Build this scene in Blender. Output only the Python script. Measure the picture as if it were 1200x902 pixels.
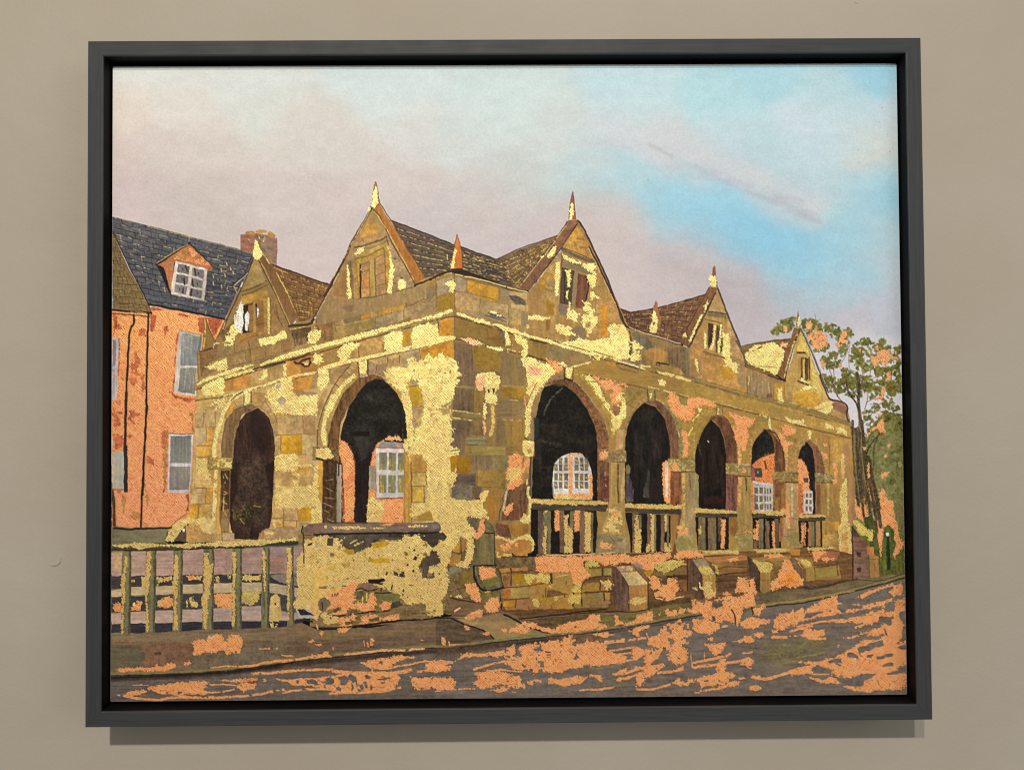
import bpy, bmesh, math
import numpy as np
from mathutils import Matrix, Vector

for o in list(bpy.data.objects):
    bpy.data.objects.remove(o)
scn = bpy.context.scene
R = math.radians

# ------------------------------------------------------------------ camera
# picture frame of reference: x right, z up, the wall is the plane y = 0, the picture hangs at z = CZ
CZ = 1.50
DEPTH = 0.036                                    # front of the frame stands this far off the wall
def rotm(a, b, c):
    return Matrix.Rotation(c, 3, 'Z') @ Matrix.Rotation(b, 3, 'Y') @ Matrix.Rotation(a, 3, 'X')
RC = rotm(-.0219, .0064, .0066)
TC = Vector((-.0026, .0041, -.5378))
A = Matrix(((1, 0, 0), (0, 0, -1), (0, 1, 0)))
cam = bpy.data.objects.new('camera', bpy.data.cameras.new('camera'))
scn.collection.objects.link(cam)
cm = (A @ RC.transposed()).to_4x4()
cm.translation = A @ (-(RC.transposed() @ TC)) + Vector((0, -DEPTH, CZ))
cam.matrix_world = cm
cam.data.sensor_width = 36
cam.data.lens = 30.0
cam.data.clip_start = .01
cam.data.clip_end = 100
scn.camera = cam

# ------------------------------------------------------------------ light
world = bpy.data.worlds.new('World')
scn.world = world
world.use_nodes = True
bg = world.node_tree.nodes['Background']
bg.inputs[0].default_value = (1.0, .965, .92, 1)
bg.inputs[1].default_value = .225

def lamp(name, x, y, z, size, power, col):
    d = bpy.data.lights.new(name, 'AREA')
    d.shape = 'DISK'
    d.size = size
    d.energy = power
    d.color = col
    o = bpy.data.objects.new(name, d)
    o.location = (x, y, z)
    o.rotation_euler = (Vector((0.0, 0, CZ)) - Vector((x, y, z))).to_track_quat('-Z', 'Y').to_euler()
    scn.collection.objects.link(o)
    return o
lamp('ceiling_spot', -.215, -1.44, CZ + .78, .05, 11.2, (1, .905, .77))
lamp('ceiling_spot', -.164, -2.70, CZ + 1.66, .07, 34, (1, .965, .90))
lamp('right_fill_light', 1.7, -1.8, CZ + .35, 1.3, 9.5, (.95, .98, 1.0))  # added soft fill, brightens and cools the wall at the right

scn.view_settings.view_transform = 'Standard'
scn.view_settings.look = 'None'
scn.view_settings.exposure = .08
scn.view_settings.gamma = 1

# ------------------------------------------------------------------ helpers
def s2l(c):
    c = np.asarray(c, dtype=np.float64) / 255.0
    return np.where(c <= .04045, c / 12.92, ((c + .055) / 1.055) ** 2.4)
def lin(c):
    return tuple(float(v) for v in s2l(c)) + (1,)

def mat(name):
    m = bpy.data.materials.new(name)
    m.use_nodes = True
    nt = m.node_tree
    return m, nt, nt.nodes['Principled BSDF']
def N(nt, t, **kw):
    n = nt.nodes.new(t)
    for k, v in kw.items():
        setattr(n, k, v)
    return n
def math_n(nt, op, a, b=None, c=None):
    n = N(nt, 'ShaderNodeMath', operation=op)
    for i, v in enumerate((a, b, c)):
        if v is None: continue
        if isinstance(v, (int, float)): n.inputs[i].default_value = v
        else: nt.links.new(v, n.inputs[i])
    return n.outputs[0]
def mesh_obj(name, bm, m, parent=None):
    me = bpy.data.meshes.new(name)
    bm.normal_update()
    bm.to_mesh(me); bm.free()
    o = bpy.data.objects.new(name, me)
    scn.collection.objects.link(o)
    if m: me.materials.append(m)
    if parent: o.parent = parent
    return o

# ------------------------------------------------------------------ wall
def wall_material():
    m, nt, b = mat('matt_wall_paint')
    tc = N(nt, 'ShaderNodeTexCoord')
    n1 = N(nt, 'ShaderNodeTexNoise'); n1.inputs['Scale'].default_value = 7; n1.inputs['Detail'].default_value = 3
    nt.links.new(tc.outputs['Object'], n1.inputs['Vector'])
    cr = N(nt, 'ShaderNodeValToRGB')
    cr.color_ramp.elements[0].position = .3; cr.color_ramp.elements[0].color = lin((164, 154, 139))
    cr.color_ramp.elements[1].position = .7; cr.color_ramp.elements[1].color = lin((170, 162, 148))
    nt.links.new(n1.outputs['Fac'], cr.inputs['Fac'])
    nt.links.new(cr.outputs[0], b.inputs['Base Color'])
    n2 = N(nt, 'ShaderNodeTexNoise'); n2.inputs['Scale'].default_value = 420; n2.inputs['Detail'].default_value = 4
    n2.inputs['Roughness'].default_value = .6
    nt.links.new(tc.outputs['Object'], n2.inputs['Vector'])
    n3 = N(nt, 'ShaderNodeTexNoise'); n3.inputs['Scale'].default_value = 28; n3.inputs['Detail'].default_value = 2
    nt.links.new(tc.outputs['Object'], n3.inputs['Vector'])
    h = math_n(nt, 'ADD', n2.outputs['Fac'], math_n(nt, 'MULTIPLY', n3.outputs['Fac'], 5.0))
    bp = N(nt, 'ShaderNodeBump'); bp.inputs['Strength'].default_value = .35; bp.inputs['Distance'].default_value = .0006
    nt.links.new(h, bp.inputs['Height']); nt.links.new(bp.outputs[0], b.inputs['Normal'])
    b.inputs['Roughness'].default_value = .62
    b.inputs['Specular IOR Level'].default_value = .3
    return m
MW = wall_material()
bm = bmesh.new()
q = [bm.verts.new(v) for v in ((-1.6, 0, .2), (1.6, 0, .2), (1.6, 0, 2.9), (-1.6, 0, 2.9))]
bm.faces.new(q)
bm.faces.ensure_lookup_table()
wall = mesh_obj('wall', bm, MW)
wall['kind'] = 'structure'
wall['label'] = 'matt grey beige plaster wall behind the framed painting'

def on_wall(u, v):                               # photo pixel -> point on the wall
    d = RC.transposed() @ Vector(((u - 600) / 1000, (451 - v) / 1000, -1))
    o = -(RC.transposed() @ TC)
    t = (-DEPTH - o.z) / d.z
    p = o + d * t
    return Vector((p.x, -p.z - DEPTH, p.y + CZ))

def ridge(name, pts, r, m, parent):              # a thin raised crescent on the plaster
    bm = bmesh.new()
    P_ = [on_wall(*p) for p in pts]
    rings = []
    n = len(P_)
    for i, p in enumerate(P_):
        t = (P_[min(i + 1, n - 1)] - P_[max(i - 1, 0)]).normalized()
        s = Vector((-t.z, 0, t.x))
        w = r * (math.sin(math.pi * (i + .35) / (n - .3)) + .1)
        rings.append([bm.verts.new(p + s * (w * math.cos(a)) + Vector((0, -w * .7 * math.sin(a), 0)))
                      for a in (0, math.pi / 4, math.pi / 2, 3 * math.pi / 4, math.pi)])
    for a, b in zip(rings, rings[1:]):
        for k in range(4):
            bm.faces.new((a[k], a[k + 1], b[k + 1], b[k]))
    return mesh_obj(name, bm, m, parent)
ridge('paint_blister', [(56, 659.5), (60, 661.3), (64, 661.6), (67.5, 660.3), (70, 657.8), (71.6, 653.5)], .0011, MW, wall)
ridge('paint_blister', [(1001, 2), (1003, 3.6), (1006, 4)], .0005, MW, wall)

# ------------------------------------------------------------------ frame
FW, FH, FT = .5293, .4308, .0097
CW, CH = .508, .4068
def stained_wood(name, vertical):
    m, nt, b = mat(name)
    tc = N(nt, 'ShaderNodeTexCoord')
    mp = N(nt, 'ShaderNodeMapping')
    mp.inputs['Scale'].default_value = (900, 900, 28) if vertical else (28, 900, 900)
    nt.links.new(tc.outputs['Object'], mp.inputs['Vector'])
    n1 = N(nt, 'ShaderNodeTexNoise'); n1.inputs['Scale'].default_value = 1; n1.inputs['Detail'].default_value = 5
    n1.inputs['Distortion'].default_value = .6
    nt.links.new(mp.outputs[0], n1.inputs['Vector'])
    cr = N(nt, 'ShaderNodeValToRGB')
    cr.color_ramp.elements[0].position = .36; cr.color_ramp.elements[0].color = lin((47, 50, 52))
    cr.color_ramp.elements[1].position = .62; cr.color_ramp.elements[1].color = lin((56, 58, 60))
    nt.links.new(n1.outputs['Fac'], cr.inputs['Fac'])
    n2 = N(nt, 'ShaderNodeTexNoise'); n2.inputs['Scale'].default_value = 60; n2.inputs['Detail'].default_value = 3
    nt.links.new(tc.outputs['Object'], n2.inputs['Vector'])
    mx = N(nt, 'ShaderNodeMix', data_type='RGBA', blend_type='MULTIPLY')
    mx.inputs['Factor'].default_value = .35
    nt.links.new(cr.outputs[0], mx.inputs[6]); nt.links.new(n2.outputs['Color'], mx.inputs[7])
    nt.links.new(cr.outputs[0], b.inputs['Base Color'])
    bp = N(nt, 'ShaderNodeBump'); bp.inputs['Strength'].default_value = .35; bp.inputs['Distance'].default_value = .00025
    nt.links.new(n1.outputs['Fac'], bp.inputs['Height']); nt.links.new(bp.outputs[0], b.inputs['Normal'])
    nt.links.new(math_n(nt, 'MULTIPLY_ADD', n2.outputs['Fac'], .2, .5), b.inputs['Roughness'])
    b.inputs['Specular IOR Level'].default_value = .30
    return m
MH, MV = stained_wood('dark_grey_stained_wood_horizontal', False), stained_wood('dark_grey_stained_wood_vertical', True)
mb, nt, b = mat('black_paint')
b.inputs['Base Color'].default_value = lin((10, 10, 12)); b.inputs['Roughness'].default_value = .7; b.inputs['Specular IOR Level'].default_value = .12
MB = mb

root = bpy.data.objects.new('framed_painting', None)
root.location = (0, 0, CZ - FH / 2)
scn.collection.objects.link(root)
root['label'] = 'painting of a gilded stone market hall in a dark grey floating frame'
root['category'] = 'painting'
OFF = Vector((0, 0, CZ)) - Vector(root.location)   # picture centre in the thing's own frame

def rail(side, m):
    # profile across the rail: (distance in from the outer edge, y)
    ch = .0005
    f = -DEPTH
    prof = [(0, -.004), (0, f + ch * .5), (ch * .5, f), (FT - ch * 2.0, f), (FT - ch * .6, f + ch * .5), (FT, f + ch * 2), (FT, -.004)]
    bm = bmesh.new()
    ends = []
    for e in (-1, 1):
        ring = []
        for d, y in prof:
            if side in ('top', 'bottom'):
                x = e * (FW / 2 - d); z = (FH / 2 - d) * (1 if side == 'top' else -1)
            else:
                z = e * (FH / 2 - d); x = (FW / 2 - d) * (1 if side == 'right' else -1)
            # a hair's breadth of joint at the mitre
            g = .00005 * e
            if side in ('top', 'bottom'): x -= g
            else: z -= g
            ring.append(bm.verts.new(Vector((x, y, z)) + OFF))
        ends.append(ring)
    n = len(prof)
    for k in range(n):
        bm.faces.new((ends[0][k], ends[0][(k + 1) % n], ends[1][(k + 1) % n], ends[1][k]))
    bm.faces.new(ends[0]); bm.faces.new(ends[1][::-1])
    bm.faces.ensure_lookup_table()
    bm.faces[5].material_index = 1                   # the rebate is painted black
    bmesh.ops.recalc_face_normals(bm, faces=bm.faces)
    o = mesh_obj('frame_rail', bm, m, root)
    o.data.materials.append(MB)
    return o
rail('top', MH); rail('bottom', MH); rail('left', MV); rail('right', MV)

def box(name, x0, x1, y0, y1, z0, z1, m, parent, bev=0):
    bm = bmesh.new()
    bmesh.ops.create_cube(bm, size=1)
    for v in bm.verts:
        v.co = Vector(((x0 + x1) / 2 + v.co.x * (x1 - x0), (y0 + y1) / 2 + v.co.y * (y1 - y0), (z0 + z1) / 2 + v.co.z * (z1 - z0))) + OFF
    if bev:
        bmesh.ops.bevel(bm, geom=list(bm.edges), offset=bev, segments=3, affect='EDGES', profile=.5)
    return mesh_obj(name, bm, m, parent)
e = .0006
box('backing_tray', -FW / 2 + FT + e, FW / 2 - FT - e, -.009, -.005, -FH / 2 + FT + e, FH / 2 - FT - e, MB, root)

# canvas corners as measured, so that the picture sits square in its frame
CY = -DEPTH + .010                                 # painted face
mp_, nt, b = mat('white_primed_canvas_edge')
b.inputs['Base Color'].default_value = lin((226, 224, 216)); b.inputs['Roughness'].default_value = .8
canvas = box('stretched_canvas', -CW / 2, CW / 2, CY + .0001, -.0092, -CH / 2, CH / 2, mp_, root, .0010)

# ------------------------------------------------------------------ the painted surface
# Everything below paints oil colour and metal leaf onto a fine grid of points on the canvas.
# Coordinates are those of the photograph; a homography takes them to the canvas plane.
corn_px = np.array([(132, 78), (1052, 74.5), (1062.4, 814.2), (127.6, 823)], float)
INS = .0010
w2, h2 = CW / 2 - .0005, CH / 2 - INS
corn_pl = np.array([(-CW / 2, CH / 2), (CW / 2, CH / 2), (CW / 2, -CH / 2), (-CW / 2, -CH / 2)])
def homog(a, b):
    M = []; r = []
    for (x, y), (u, v) in zip(a, b):
        M.append([x, y, 1, 0, 0, 0, -u * x, -u * y]); r.append(u)
        M.append([0, 0, 0, x, y, 1, -v * x, -v * y]); r.append(v)
    return np.append(np.linalg.solve(np.array(M), np.array(r)), 1).reshape(3, 3)
H_pl2px = homog(corn_pl, corn_px)
H_px2pl = homog(corn_px, corn_pl)
NX, NY = 1190, 952
gx = np.linspace(-w2, w2, NX); h2b = h2 + .0007; gz = np.linspace(h2, -h2b, NY)
GX, GZ = np.meshgrid(gx, gz)
den = H_pl2px[2, 0] * GX + H_pl2px[2, 1] * GZ + 1
PX0 = (H_pl2px[0, 0] * GX + H_pl2px[0, 1] * GZ + H_pl2px[0, 2]) / den
PY0 = (H_pl2px[1, 0] * GX + H_pl2px[1, 1] * GZ + H_pl2px[1, 2]) / den
SX = NX / 925.0                                     # grid points per photo pixel, about 1.29

def noise(cx, cy, seed):                            # smooth noise in -1..1, cells of cx by cy grid points
    rng = np.random.default_rng(seed)
    gw, gh = int(NX / cx) + 3, int(NY / cy) + 3
    g = rng.uniform(-1, 1, (gh, gw))
    x = np.arange(NX) / cx; y = np.arange(NY) / cy
    xi = x.astype(int); yi = y.astype(int)
    fx = x - xi; fy = (y - yi)[:, None]
    fx = fx * fx * (3 - 2 * fx); fy = fy * fy * (3 - 2 * fy)
    top = g[yi][:, xi] * (1 - fx) + g[yi][:, xi + 1] * fx
    bot = g[yi + 1][:, xi] * (1 - fx) + g[yi + 1][:, xi + 1] * fx
    return top * (1 - fy) + bot * fy
n_s = noise(2.1, 2.1, 1); n_m = noise(6, 6, 2); n_l = noise(22, 22, 3); n_xl = noise(70, 60, 4)
n_h = noise(26, 2.6, 5) * .7 + noise(9, 1.7, 6) * .5          # horizontal bristle marks
n_v = noise(2.6, 26, 7) * .7 + noise(1.7, 9, 8) * .5
n_n = n_m * .5 + n_l * .4 + n_s * .4
n_r = noise(3.0, 2.6, 9); n_r2 = noise(8, 7, 10); n_hole = noise(4.2, 3.4, 11) * .6 + noise(11, 8, 12) * .6
n_f = noise(1.7, 1.7, 15); n_f2 = noise(2.2, 1.5, 16); n_pit = noise(1.9, 1.9, 17)
n_hr = noise(9, 2.2, 13); n_vr = noise(2.2, 8, 14)
GR = np.random.default_rng(5)
STREAK = {'h': n_h, 'v': n_v, 'n': n_n, 's': n_s}
PX = PX0 + .45 * noise(9, 9, 21) + .25 * noise(4, 4, 22)
PY = PY0 + .45 * noise(9, 9, 23) + .25 * noise(4, 4, 24)

COL = np.zeros((NY, NX, 3)); LEAF = np.zeros((NY, NX)); LAB = np.zeros((NY, NX), int)
names = ['painted_sky']; labels = {}
state = {'o': (0, 0, 1.0), 'id': 0}
def T(x0, y0, s=7.5): state['o'] = (x0, y0, s)       # where the next numbers are read from
def rg(name, label=None):
    names.append(name); state['id'] = len(names) - 1
    if label: labels[state['id']] = label
    return state['id']
def use(i): state['id'] = i
def pts(s):
    if not isinstance(s, str): return np.array(s, float)
    v = np.array([float(a) for a in s.replace(',', ' ').split()]).reshape(-1, 2)
    x0, y0, k = state['o']
    return v / k + (x0, y0)
def smooth(p, n=6, closed=False):
    out = []
    m = len(p)
    rngs = range(m if closed else m - 1)
    for i in rngs:
        p0 = p[(i - 1) % m] if (closed or i > 0) else p[i]
        p1 = p[i]; p2 = p[(i + 1) % m]
        p3 = p[(i + 2) % m] if (closed or i + 2 < m) else p2
        for t in np.arange(n) / n:
            out.append(.5 * ((2 * p1) + (-p0 + p2) * t + (2 * p0 - 5 * p1 + 4 * p2 - p3) * t * t + (-p0 + 3 * p1 - 3 * p2 + p3) * t ** 3))
    if not closed: out.append(p[-1])
    return np.array(out)
def window_of(p, mg):
    x0, y0 = p.min(0) - mg; x1, y1 = p.max(0) + mg
    c = np.array([(x0, y0), (x1, y0), (x1, y1), (x0, y1)])
    d = H_px2pl[2, 0] * c[:, 0] + H_px2pl[2, 1] * c[:, 1] + 1
    X = (H_px2pl[0, 0] * c[:, 0] + H_px2pl[0, 1] * c[:, 1] + H_px2pl[0, 2]) / d
    Z = (H_px2pl[1, 0] * c[:, 0] + H_px2pl[1, 1] * c[:, 1] + H_px2pl[1, 2]) / d
    i0 = max(int((X.min() + w2) / (2 * w2) * (NX - 1)), 0); i1 = min(int((X.max() + w2) / (2 * w2) * (NX - 1)) + 2, NX)
    j0 = max(int((h2 - Z.max()) / (h2 + h2b) * (NY - 1)), 0); j1 = min(int((h2 - Z.min()) / (h2 + h2b) * (NY - 1)) + 2, NY)
    if i1 <= i0 or j1 <= j0: return None
    return (slice(j0, j1), slice(i0, i1))
def seg_d(x, y, a, b):
    ex, ey = b - a
    L2 = ex * ex + ey * ey + 1e-9
    t = np.clip(((x - a[0]) * ex + (y - a[1]) * ey) / L2, 0, 1)
    return (x - a[0] - t * ex) ** 2 + (y - a[1] - t * ey) ** 2, t
def sdf(x, y, p):
    d = np.full(x.shape, 1e9); ins = np.zeros(x.shape, bool)
    for a, b in zip(p, np.roll(p, -1, 0)):
        dd, _ = seg_d(x, y, a, b)
        np.minimum(d, dd, out=d)
        if a[1] != b[1]:
            c = (a[1] > y) != (b[1] > y)
            ins ^= c & (x < (b[0] - a[0]) * (y - a[1]) / (b[1] - a[1]) + a[0])
    d = np.sqrt(d)
    return np.where(ins, -d, d)
def blend(w, al, c, leaf=0.0, lab=True):
    a3 = al[..., None]
    COL[w] = COL[w] * (1 - a3) + c * a3
    LEAF[w] = LEAF[w] * (1 - al) + leaf * al
    if lab: LAB[w] = np.where(al > .5, state['id'], LAB[w])
def P(s, col, soft=.8, var=.10, st='n', cl=False, sm=False, lab=True, op=1.0, rag=0, grad=None):
    p = pts(s)
    if sm: p = smooth(p, 5, True)
    w = window_of(p, soft + 2 + rag * 2)
    if w is None: return
    d = sdf(PX[w], PY[w], p)
    if rag: d = d + rag * (n_r[w] * .9 + n_r2[w] * .8)
    al = np.clip(.5 - d / soft, 0, 1) * op
    if cl: al = al * (LAB[w] == state['id'])
    c = np.array(col, float)[None, None] * (1 + var * STREAK[st][w] + var * .5 * n_s[w])[..., None]
    if grad is None and var > .05:                    # every dab is loaded unevenly: lighter to one side, cooler to the other
        ang = GR.uniform(0, 2 * math.pi); cen = p.mean(0); ext = np.abs(p - cen).max() + 1
        g_ = ((PX[w] - cen[0]) * math.cos(ang) + (PY[w] - cen[1]) * math.sin(ang)) / ext
        c = c * (1 + .085 * np.clip(g_, -1, 1)[..., None] * np.array((1.0, .95, .75)))
    if grad is not None:                              # (x0,y0,x1,y1,col2): two colours mixed on the palette knife
        x0, y0, x1, y1, c2 = grad
        t = np.clip(((PX[w] - x0) * (x1 - x0) + (PY[w] - y0) * (y1 - y0)) / ((x1 - x0) ** 2 + (y1 - y0) ** 2), 0, 1)[..., None]
        c = c * (1 - t) + np.array(c2, float) * (1 + var * STREAK[st][w])[..., None] * t
    blend(w, al, c, lab=lab)
def L(s, wd, col, sm=True, cl=False, op=1.0, br=0.0, var=.12, lab=False, taper=False, leaf=0.0, soft=1.0):
    p = pts(s)
    if sm and len(p) > 2: p = smooth(p, 4)
    w = window_of(p, wd + 2)
    if w is None: return
    x, y = PX[w], PY[w]
    d = np.full(x.shape, 1e9)
    n = len(p) - 1
    for k in range(n):
        dd, t = seg_d(x, y, p[k], p[k + 1])
        r = wd / 2
        if taper: r = wd / 2 * (1 - (k + t) / n * .8)
        np.minimum(d, np.sqrt(dd) - r, out=d)
    if leaf > 0: d = d + n_f[w] * .32 + n_r[w] * .35
    if leaf == 0 and wd < 1.8 and sum(col) < 330: op = op * .85
    al = np.clip(.5 - d / soft, 0, 1) * op
    if br: al = al * np.clip((n_hole[w] + n_r[w] * .5 + 1 - 2 * br) * 3, 0, 1)
    if cl: al = al * (LAB[w] == state['id'])
    c = np.array(col, float)[None, None] * (1 + var * n_s[w])[..., None]
    blend(w, al, c, leaf=leaf, lab=lab)
GOLD = np.array((244, 222, 138.)); COPPER = np.array((227, 150, 95.)); PINKG = np.array((236, 178, 132.))
def leafpatch(s, base, rag=1.0, hole=0.0, cl=False, sm=False, tint=None, st=None, op=1.0):
    p = pts(s)
    if sm: p = smooth(p, 5, True)
    w = window_of(p, 3 + rag * 2)
    if w is None: return
    d = sdf(PX[w], PY[w], p)
    rr = n_r[w] * 1.25 + n_r2[w] * .9
    if st == 'h': rr = n_hr[w] * 1.3 + n_r2[w] * .6
    if st == 'v': rr = n_vr[w] * 1.3 + n_r2[w] * .6
    d = d + rag * rr + (.25 + .75 * min(rag, 1)) * n_f[w] * 1.55
    al = np.clip(.5 - d / .6, 0, 1)
    al = np.maximum(al, np.clip(.9 - np.abs(d) / 2.2, 0, 1) * (n_f2[w] > .62) * min(rag, 1))     # loose flecks along the torn edge
    al = al * (1 - .75 * (n_pit[w] > .80))                                                       # pinholes
    if hole:
        hn = n_hole[w] if st != 'h' else n_hr[w] * .7 + n_hole[w] * .5
        al = al * np.clip((.9 - hole * 1.6 - hn) * 4, 0, 1)
    if cl: al = al * (LAB[w] == state['id'])
    # gold turns duller and copper deeper towards the bottom of the picture
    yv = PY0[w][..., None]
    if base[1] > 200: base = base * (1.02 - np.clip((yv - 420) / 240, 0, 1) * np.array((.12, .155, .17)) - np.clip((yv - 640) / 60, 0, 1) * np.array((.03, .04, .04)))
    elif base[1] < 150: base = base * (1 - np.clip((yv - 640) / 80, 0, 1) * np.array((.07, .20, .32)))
    c = base * (1 + .035 * n_l[w] + .06 * n_s[w] + .03 * n_m[w])[..., None]
    if tint is not None: c = c * np.array(tint)
    blend(w, al * op, c, leaf=1.0, lab=False)
def G(s, **k): leafpatch(s, GOLD, **k)
def C(s, **k): leafpatch(s, COPPER, **k)
def GP(s, **k): leafpatch(s, PINKG, **k)
def bil(q, u, v):
    a, b, c, d = q
    return (a * (1 - u) + b * u) * (1 - v) + (d * (1 - u) + c * u) * v
def stones(q, rows, widths, pal, seed, joint=None, cl=True, inset=.6, var=.09, jit=.25, rag=0.0, skip=0.0):
    rng = np.random.default_rng(seed)
    q = pts(q)
    v = np.concatenate([[0], np.cumsum(rng.uniform(.8, 1.2, rows))]); v /= v[-1]
    for r in range(rows):
        u = -rng.uniform(0, widths[1])
        while u < 1:
            wdt = rng.uniform(*widths)
            a, b = max(u, 0), min(u + wdt, 1)
            u += wdt
            if b - a < .005 or rng.random() < skip: continue
            pp = np.array([bil(q, a, v[r]), bil(q, b, v[r]), bil(q, b, v[r + 1]), bil(q, a, v[r + 1])])
            cen = pp.mean(0)
            dd = pp - cen
            ln = np.linalg.norm(dd, axis=1)[:, None]
            pp = cen + dd * np.maximum(ln - inset, .2) / ln + rng.uniform(-jit, jit, pp.shape)
            c = np.array(pal[rng.integers(len(pal))]) * rng.uniform(.93, 1.07)
            P(pp, c, cl=cl, var=var, st=('h', 'n', 'v')[rng.integers(3)], rag=rag, lab=False, soft=1.0)
def tiles(q, rows, cols, dark, fleck, seed, fl=.35, wl=.9, cl=True, joints=True):
    # courses of slates: broken dark lines, short joints, flecks of gold
    rng = np.random.default_rng(seed)
    q = pts(q)
    for r in range(1, rows):
        v = r / rows
        line = np.array([bil(q, u, v) for u in np.linspace(0, 1, 12)]) + rng.uniform(-.3, .3, (12, 2))
        L(line, wl, dark, cl=cl, br=.15, sm=False)
        k = 0.0
        while k < 1:
            s_ = rng.uniform(.006, .035)
            if rng.random() < fl:
                a, b = bil(q, k, v + .12 / rows), bil(q, min(k + s_, 1), v + .12 / rows)
                L(np.array([a, b]), rng.uniform(.6, 1.15), fleck, cl=cl, sm=False, op=rng.uniform(.5, 1))
            k += s_ + rng.uniform(0, .02)
    if joints:
        for r in range(rows):
            for c in range(cols):
                u = (c + (r % 2) * .5 + rng.uniform(-.25, .25)) / cols
                if 0 < u < 1:
                    col = fleck if rng.random() < fl * .3 else dark
                    L(np.array([bil(q, u, r / rows), bil(q, u, (r + .85) / rows)]), wl * .8, col, cl=cl, sm=False, op=.8)
GAIN = 1.0
# ---------------------------------------------------------------- sky
SKY = [(140,85,222,222,212),(220,85,216,218,210),(300,85,206,215,207),(450,90,198,216,211),(600,90,194,215,210),(750,90,182,214,215),(900,90,166,210,221),(1040,90,150,202,222),
(140,130,224,210,194),(220,120,218,212,200),(300,130,210,213,203),(450,125,200,215,209),(600,135,194,215,208),(750,130,184,213,213),(950,140,190,212,215),(1045,130,184,206,210),(850,110,172,212,220),(980,115,176,210,218),
(140,180,212,194,184),(200,175,210,198,188),(250,170,210,199,188),(330,160,211,204,193),(400,165,209,202,192),(480,165,203,207,198),(550,170,196,210,204),(640,160,196,209,203),
(140,230,208,190,184),(200,235,203,188,180),(250,240,202,188,178),(320,230,207,193,186),(400,240,205,190,182),(480,220,205,193,186),(560,230,202,196,189),(620,205,196,202,196),(680,200,188,208,206),(560,260,200,188,182),(360,300,206,190,184),(350,265,206,192,184),(450,200,207,196,188),
(710,215,172,206,214),(740,200,172,206,216),(770,225,158,204,220),(810,225,152,203,222),(790,260,150,202,222),(830,270,142,198,222),(870,265,138,196,222),(910,285,138,197,223),(950,310,146,200,222),(930,335,150,200,218),(975,340,160,200,214),(880,300,142,198,222),(850,240,148,202,222),
(740,165,196,206,206),(770,165,197,205,205),(800,180,198,204,205),(830,190,194,203,206),(870,205,188,203,208),(910,220,186,202,207),(940,240,186,203,208),(960,225,182,207,214),(900,180,180,209,216),(850,160,182,211,214),(960,170,184,211,216),
(1040,200,170,204,214),(1000,175,194,210,208),(1030,180,204,208,198),(1045,235,142,196,216),(1000,240,164,204,216),(1045,275,170,200,210),(1000,290,158,201,216),(1045,320,182,198,206),(1000,330,160,200,216),
(690,240,196,190,186),(720,255,200,188,182),(750,290,200,187,182),(800,290,196,182,180),(830,310,193,182,180),(730,330,205,189,184),(780,340,198,186,182),(880,330,190,178,178),(900,360,188,178,180),(870,380,190,180,181),(950,350,184,184,193),(990,380,192,186,190),(1045,370,186,190,198),(1040,440,212,206,206),(980,460,210,205,205),(620,290,198,184,182),(520,270,198,188,184),(600,240,200,192,186),(680,270,200,186,180),(860,345,186,175,176),(470,270,200,190,186),(1010,420,208,204,206),(1050,480,214,208,208)]
SKYA = np.array(SKY, float)
SKYA[:, 2:] = SKYA[:, 2:] * .93 + np.array((212, 212, 206)) * .07
SKYA[:, 2:] += ((SKYA[:, 2:3] < 207) & (SKYA[:, 2:3] > 184) & (SKYA[:, 1:2] < 175)) * np.array((7, 2, 3))
SKYA[:, 2:] += (SKYA[:, 2:3] < 186) * np.array((2, 0, -3))
SKYA[:, 2:] += np.array((0, 1, 1))
SKYA[:, 2:] += (SKYA[:, 2:3] < 162) * np.array((-5, 0, 3)) * (SKYA[:, 2:3] > 180)
wx = PX0 + 9 * n_xl + 5 * n_l; wy = PY0 + 8 * noise(55, 45, 31) + 4 * noise(20, 14, 32)
num = np.zeros((NY, NX, 3)); den_ = np.zeros((NY, NX))
top = slice(0, 600)
for x, y, r_, g_, b_ in SKYA:
    d2 = ((wx[top] - x) ** 2 + ((wy[top] - y) * 1.25) ** 2)
    k_ = np.exp(-d2 / (2 * 20.0 ** 2)) + 2e-4 / (1 + d2 / 4000)
    num[top] += k_[..., None] * np.array((r_, g_, b_)); den_[top] += k_
COL[top] = num[top] / den_[top][..., None]
COL[top] *= (1 + .002 * n_h[top] + .006 * n_m[top] + .012 * noise(15, 9, 34)[top] + .006 * n_s[top] + .010 * noise(34, 14, 33)[top])[..., None]
use(0)
# the drifting cloud at the right: pale body, scalloped grey underside
def puff(x, y, rx, ry, c, op, soft):
    th = np.linspace(0, 2 * math.pi, 13)[:-1]
    P(np.stack([x + rx * np.cos(th), y + ry * np.sin(th)], 1), c, soft=soft, op=op, var=.01, lab=False)
rp = np.random.default_rng(3)
EDGE = np.array([(760, 172), (785, 182), (806, 193), (820, 200), (838, 209), (858, 216), (880, 224), (905, 234), (928, 246), (945, 256), (960, 260)], float)
for k in range(46):
    t = rp.uniform(0, len(EDGE) - 1.01); i = int(t); q = EDGE[i] * (1 - t + i) + EDGE[i + 1] * (t - i)
    puff(q[0] + rp.uniform(-2, 12), q[1] - rp.uniform(8, 26), rp.uniform(9, 20), rp.uniform(5, 10), (203, 206, 207), .28, 12)
for k in range(30):
    t = rp.uniform(3, len(EDGE) - 1.01); i = int(t); q = EDGE[i] * (1 - t + i) + EDGE[i + 1] * (t - i)
    puff(q[0], q[1] - rp.uniform(3, 7), rp.uniform(4, 8), rp.uniform(2, 3.6), (176, 181, 189), .20, 5)
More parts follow.
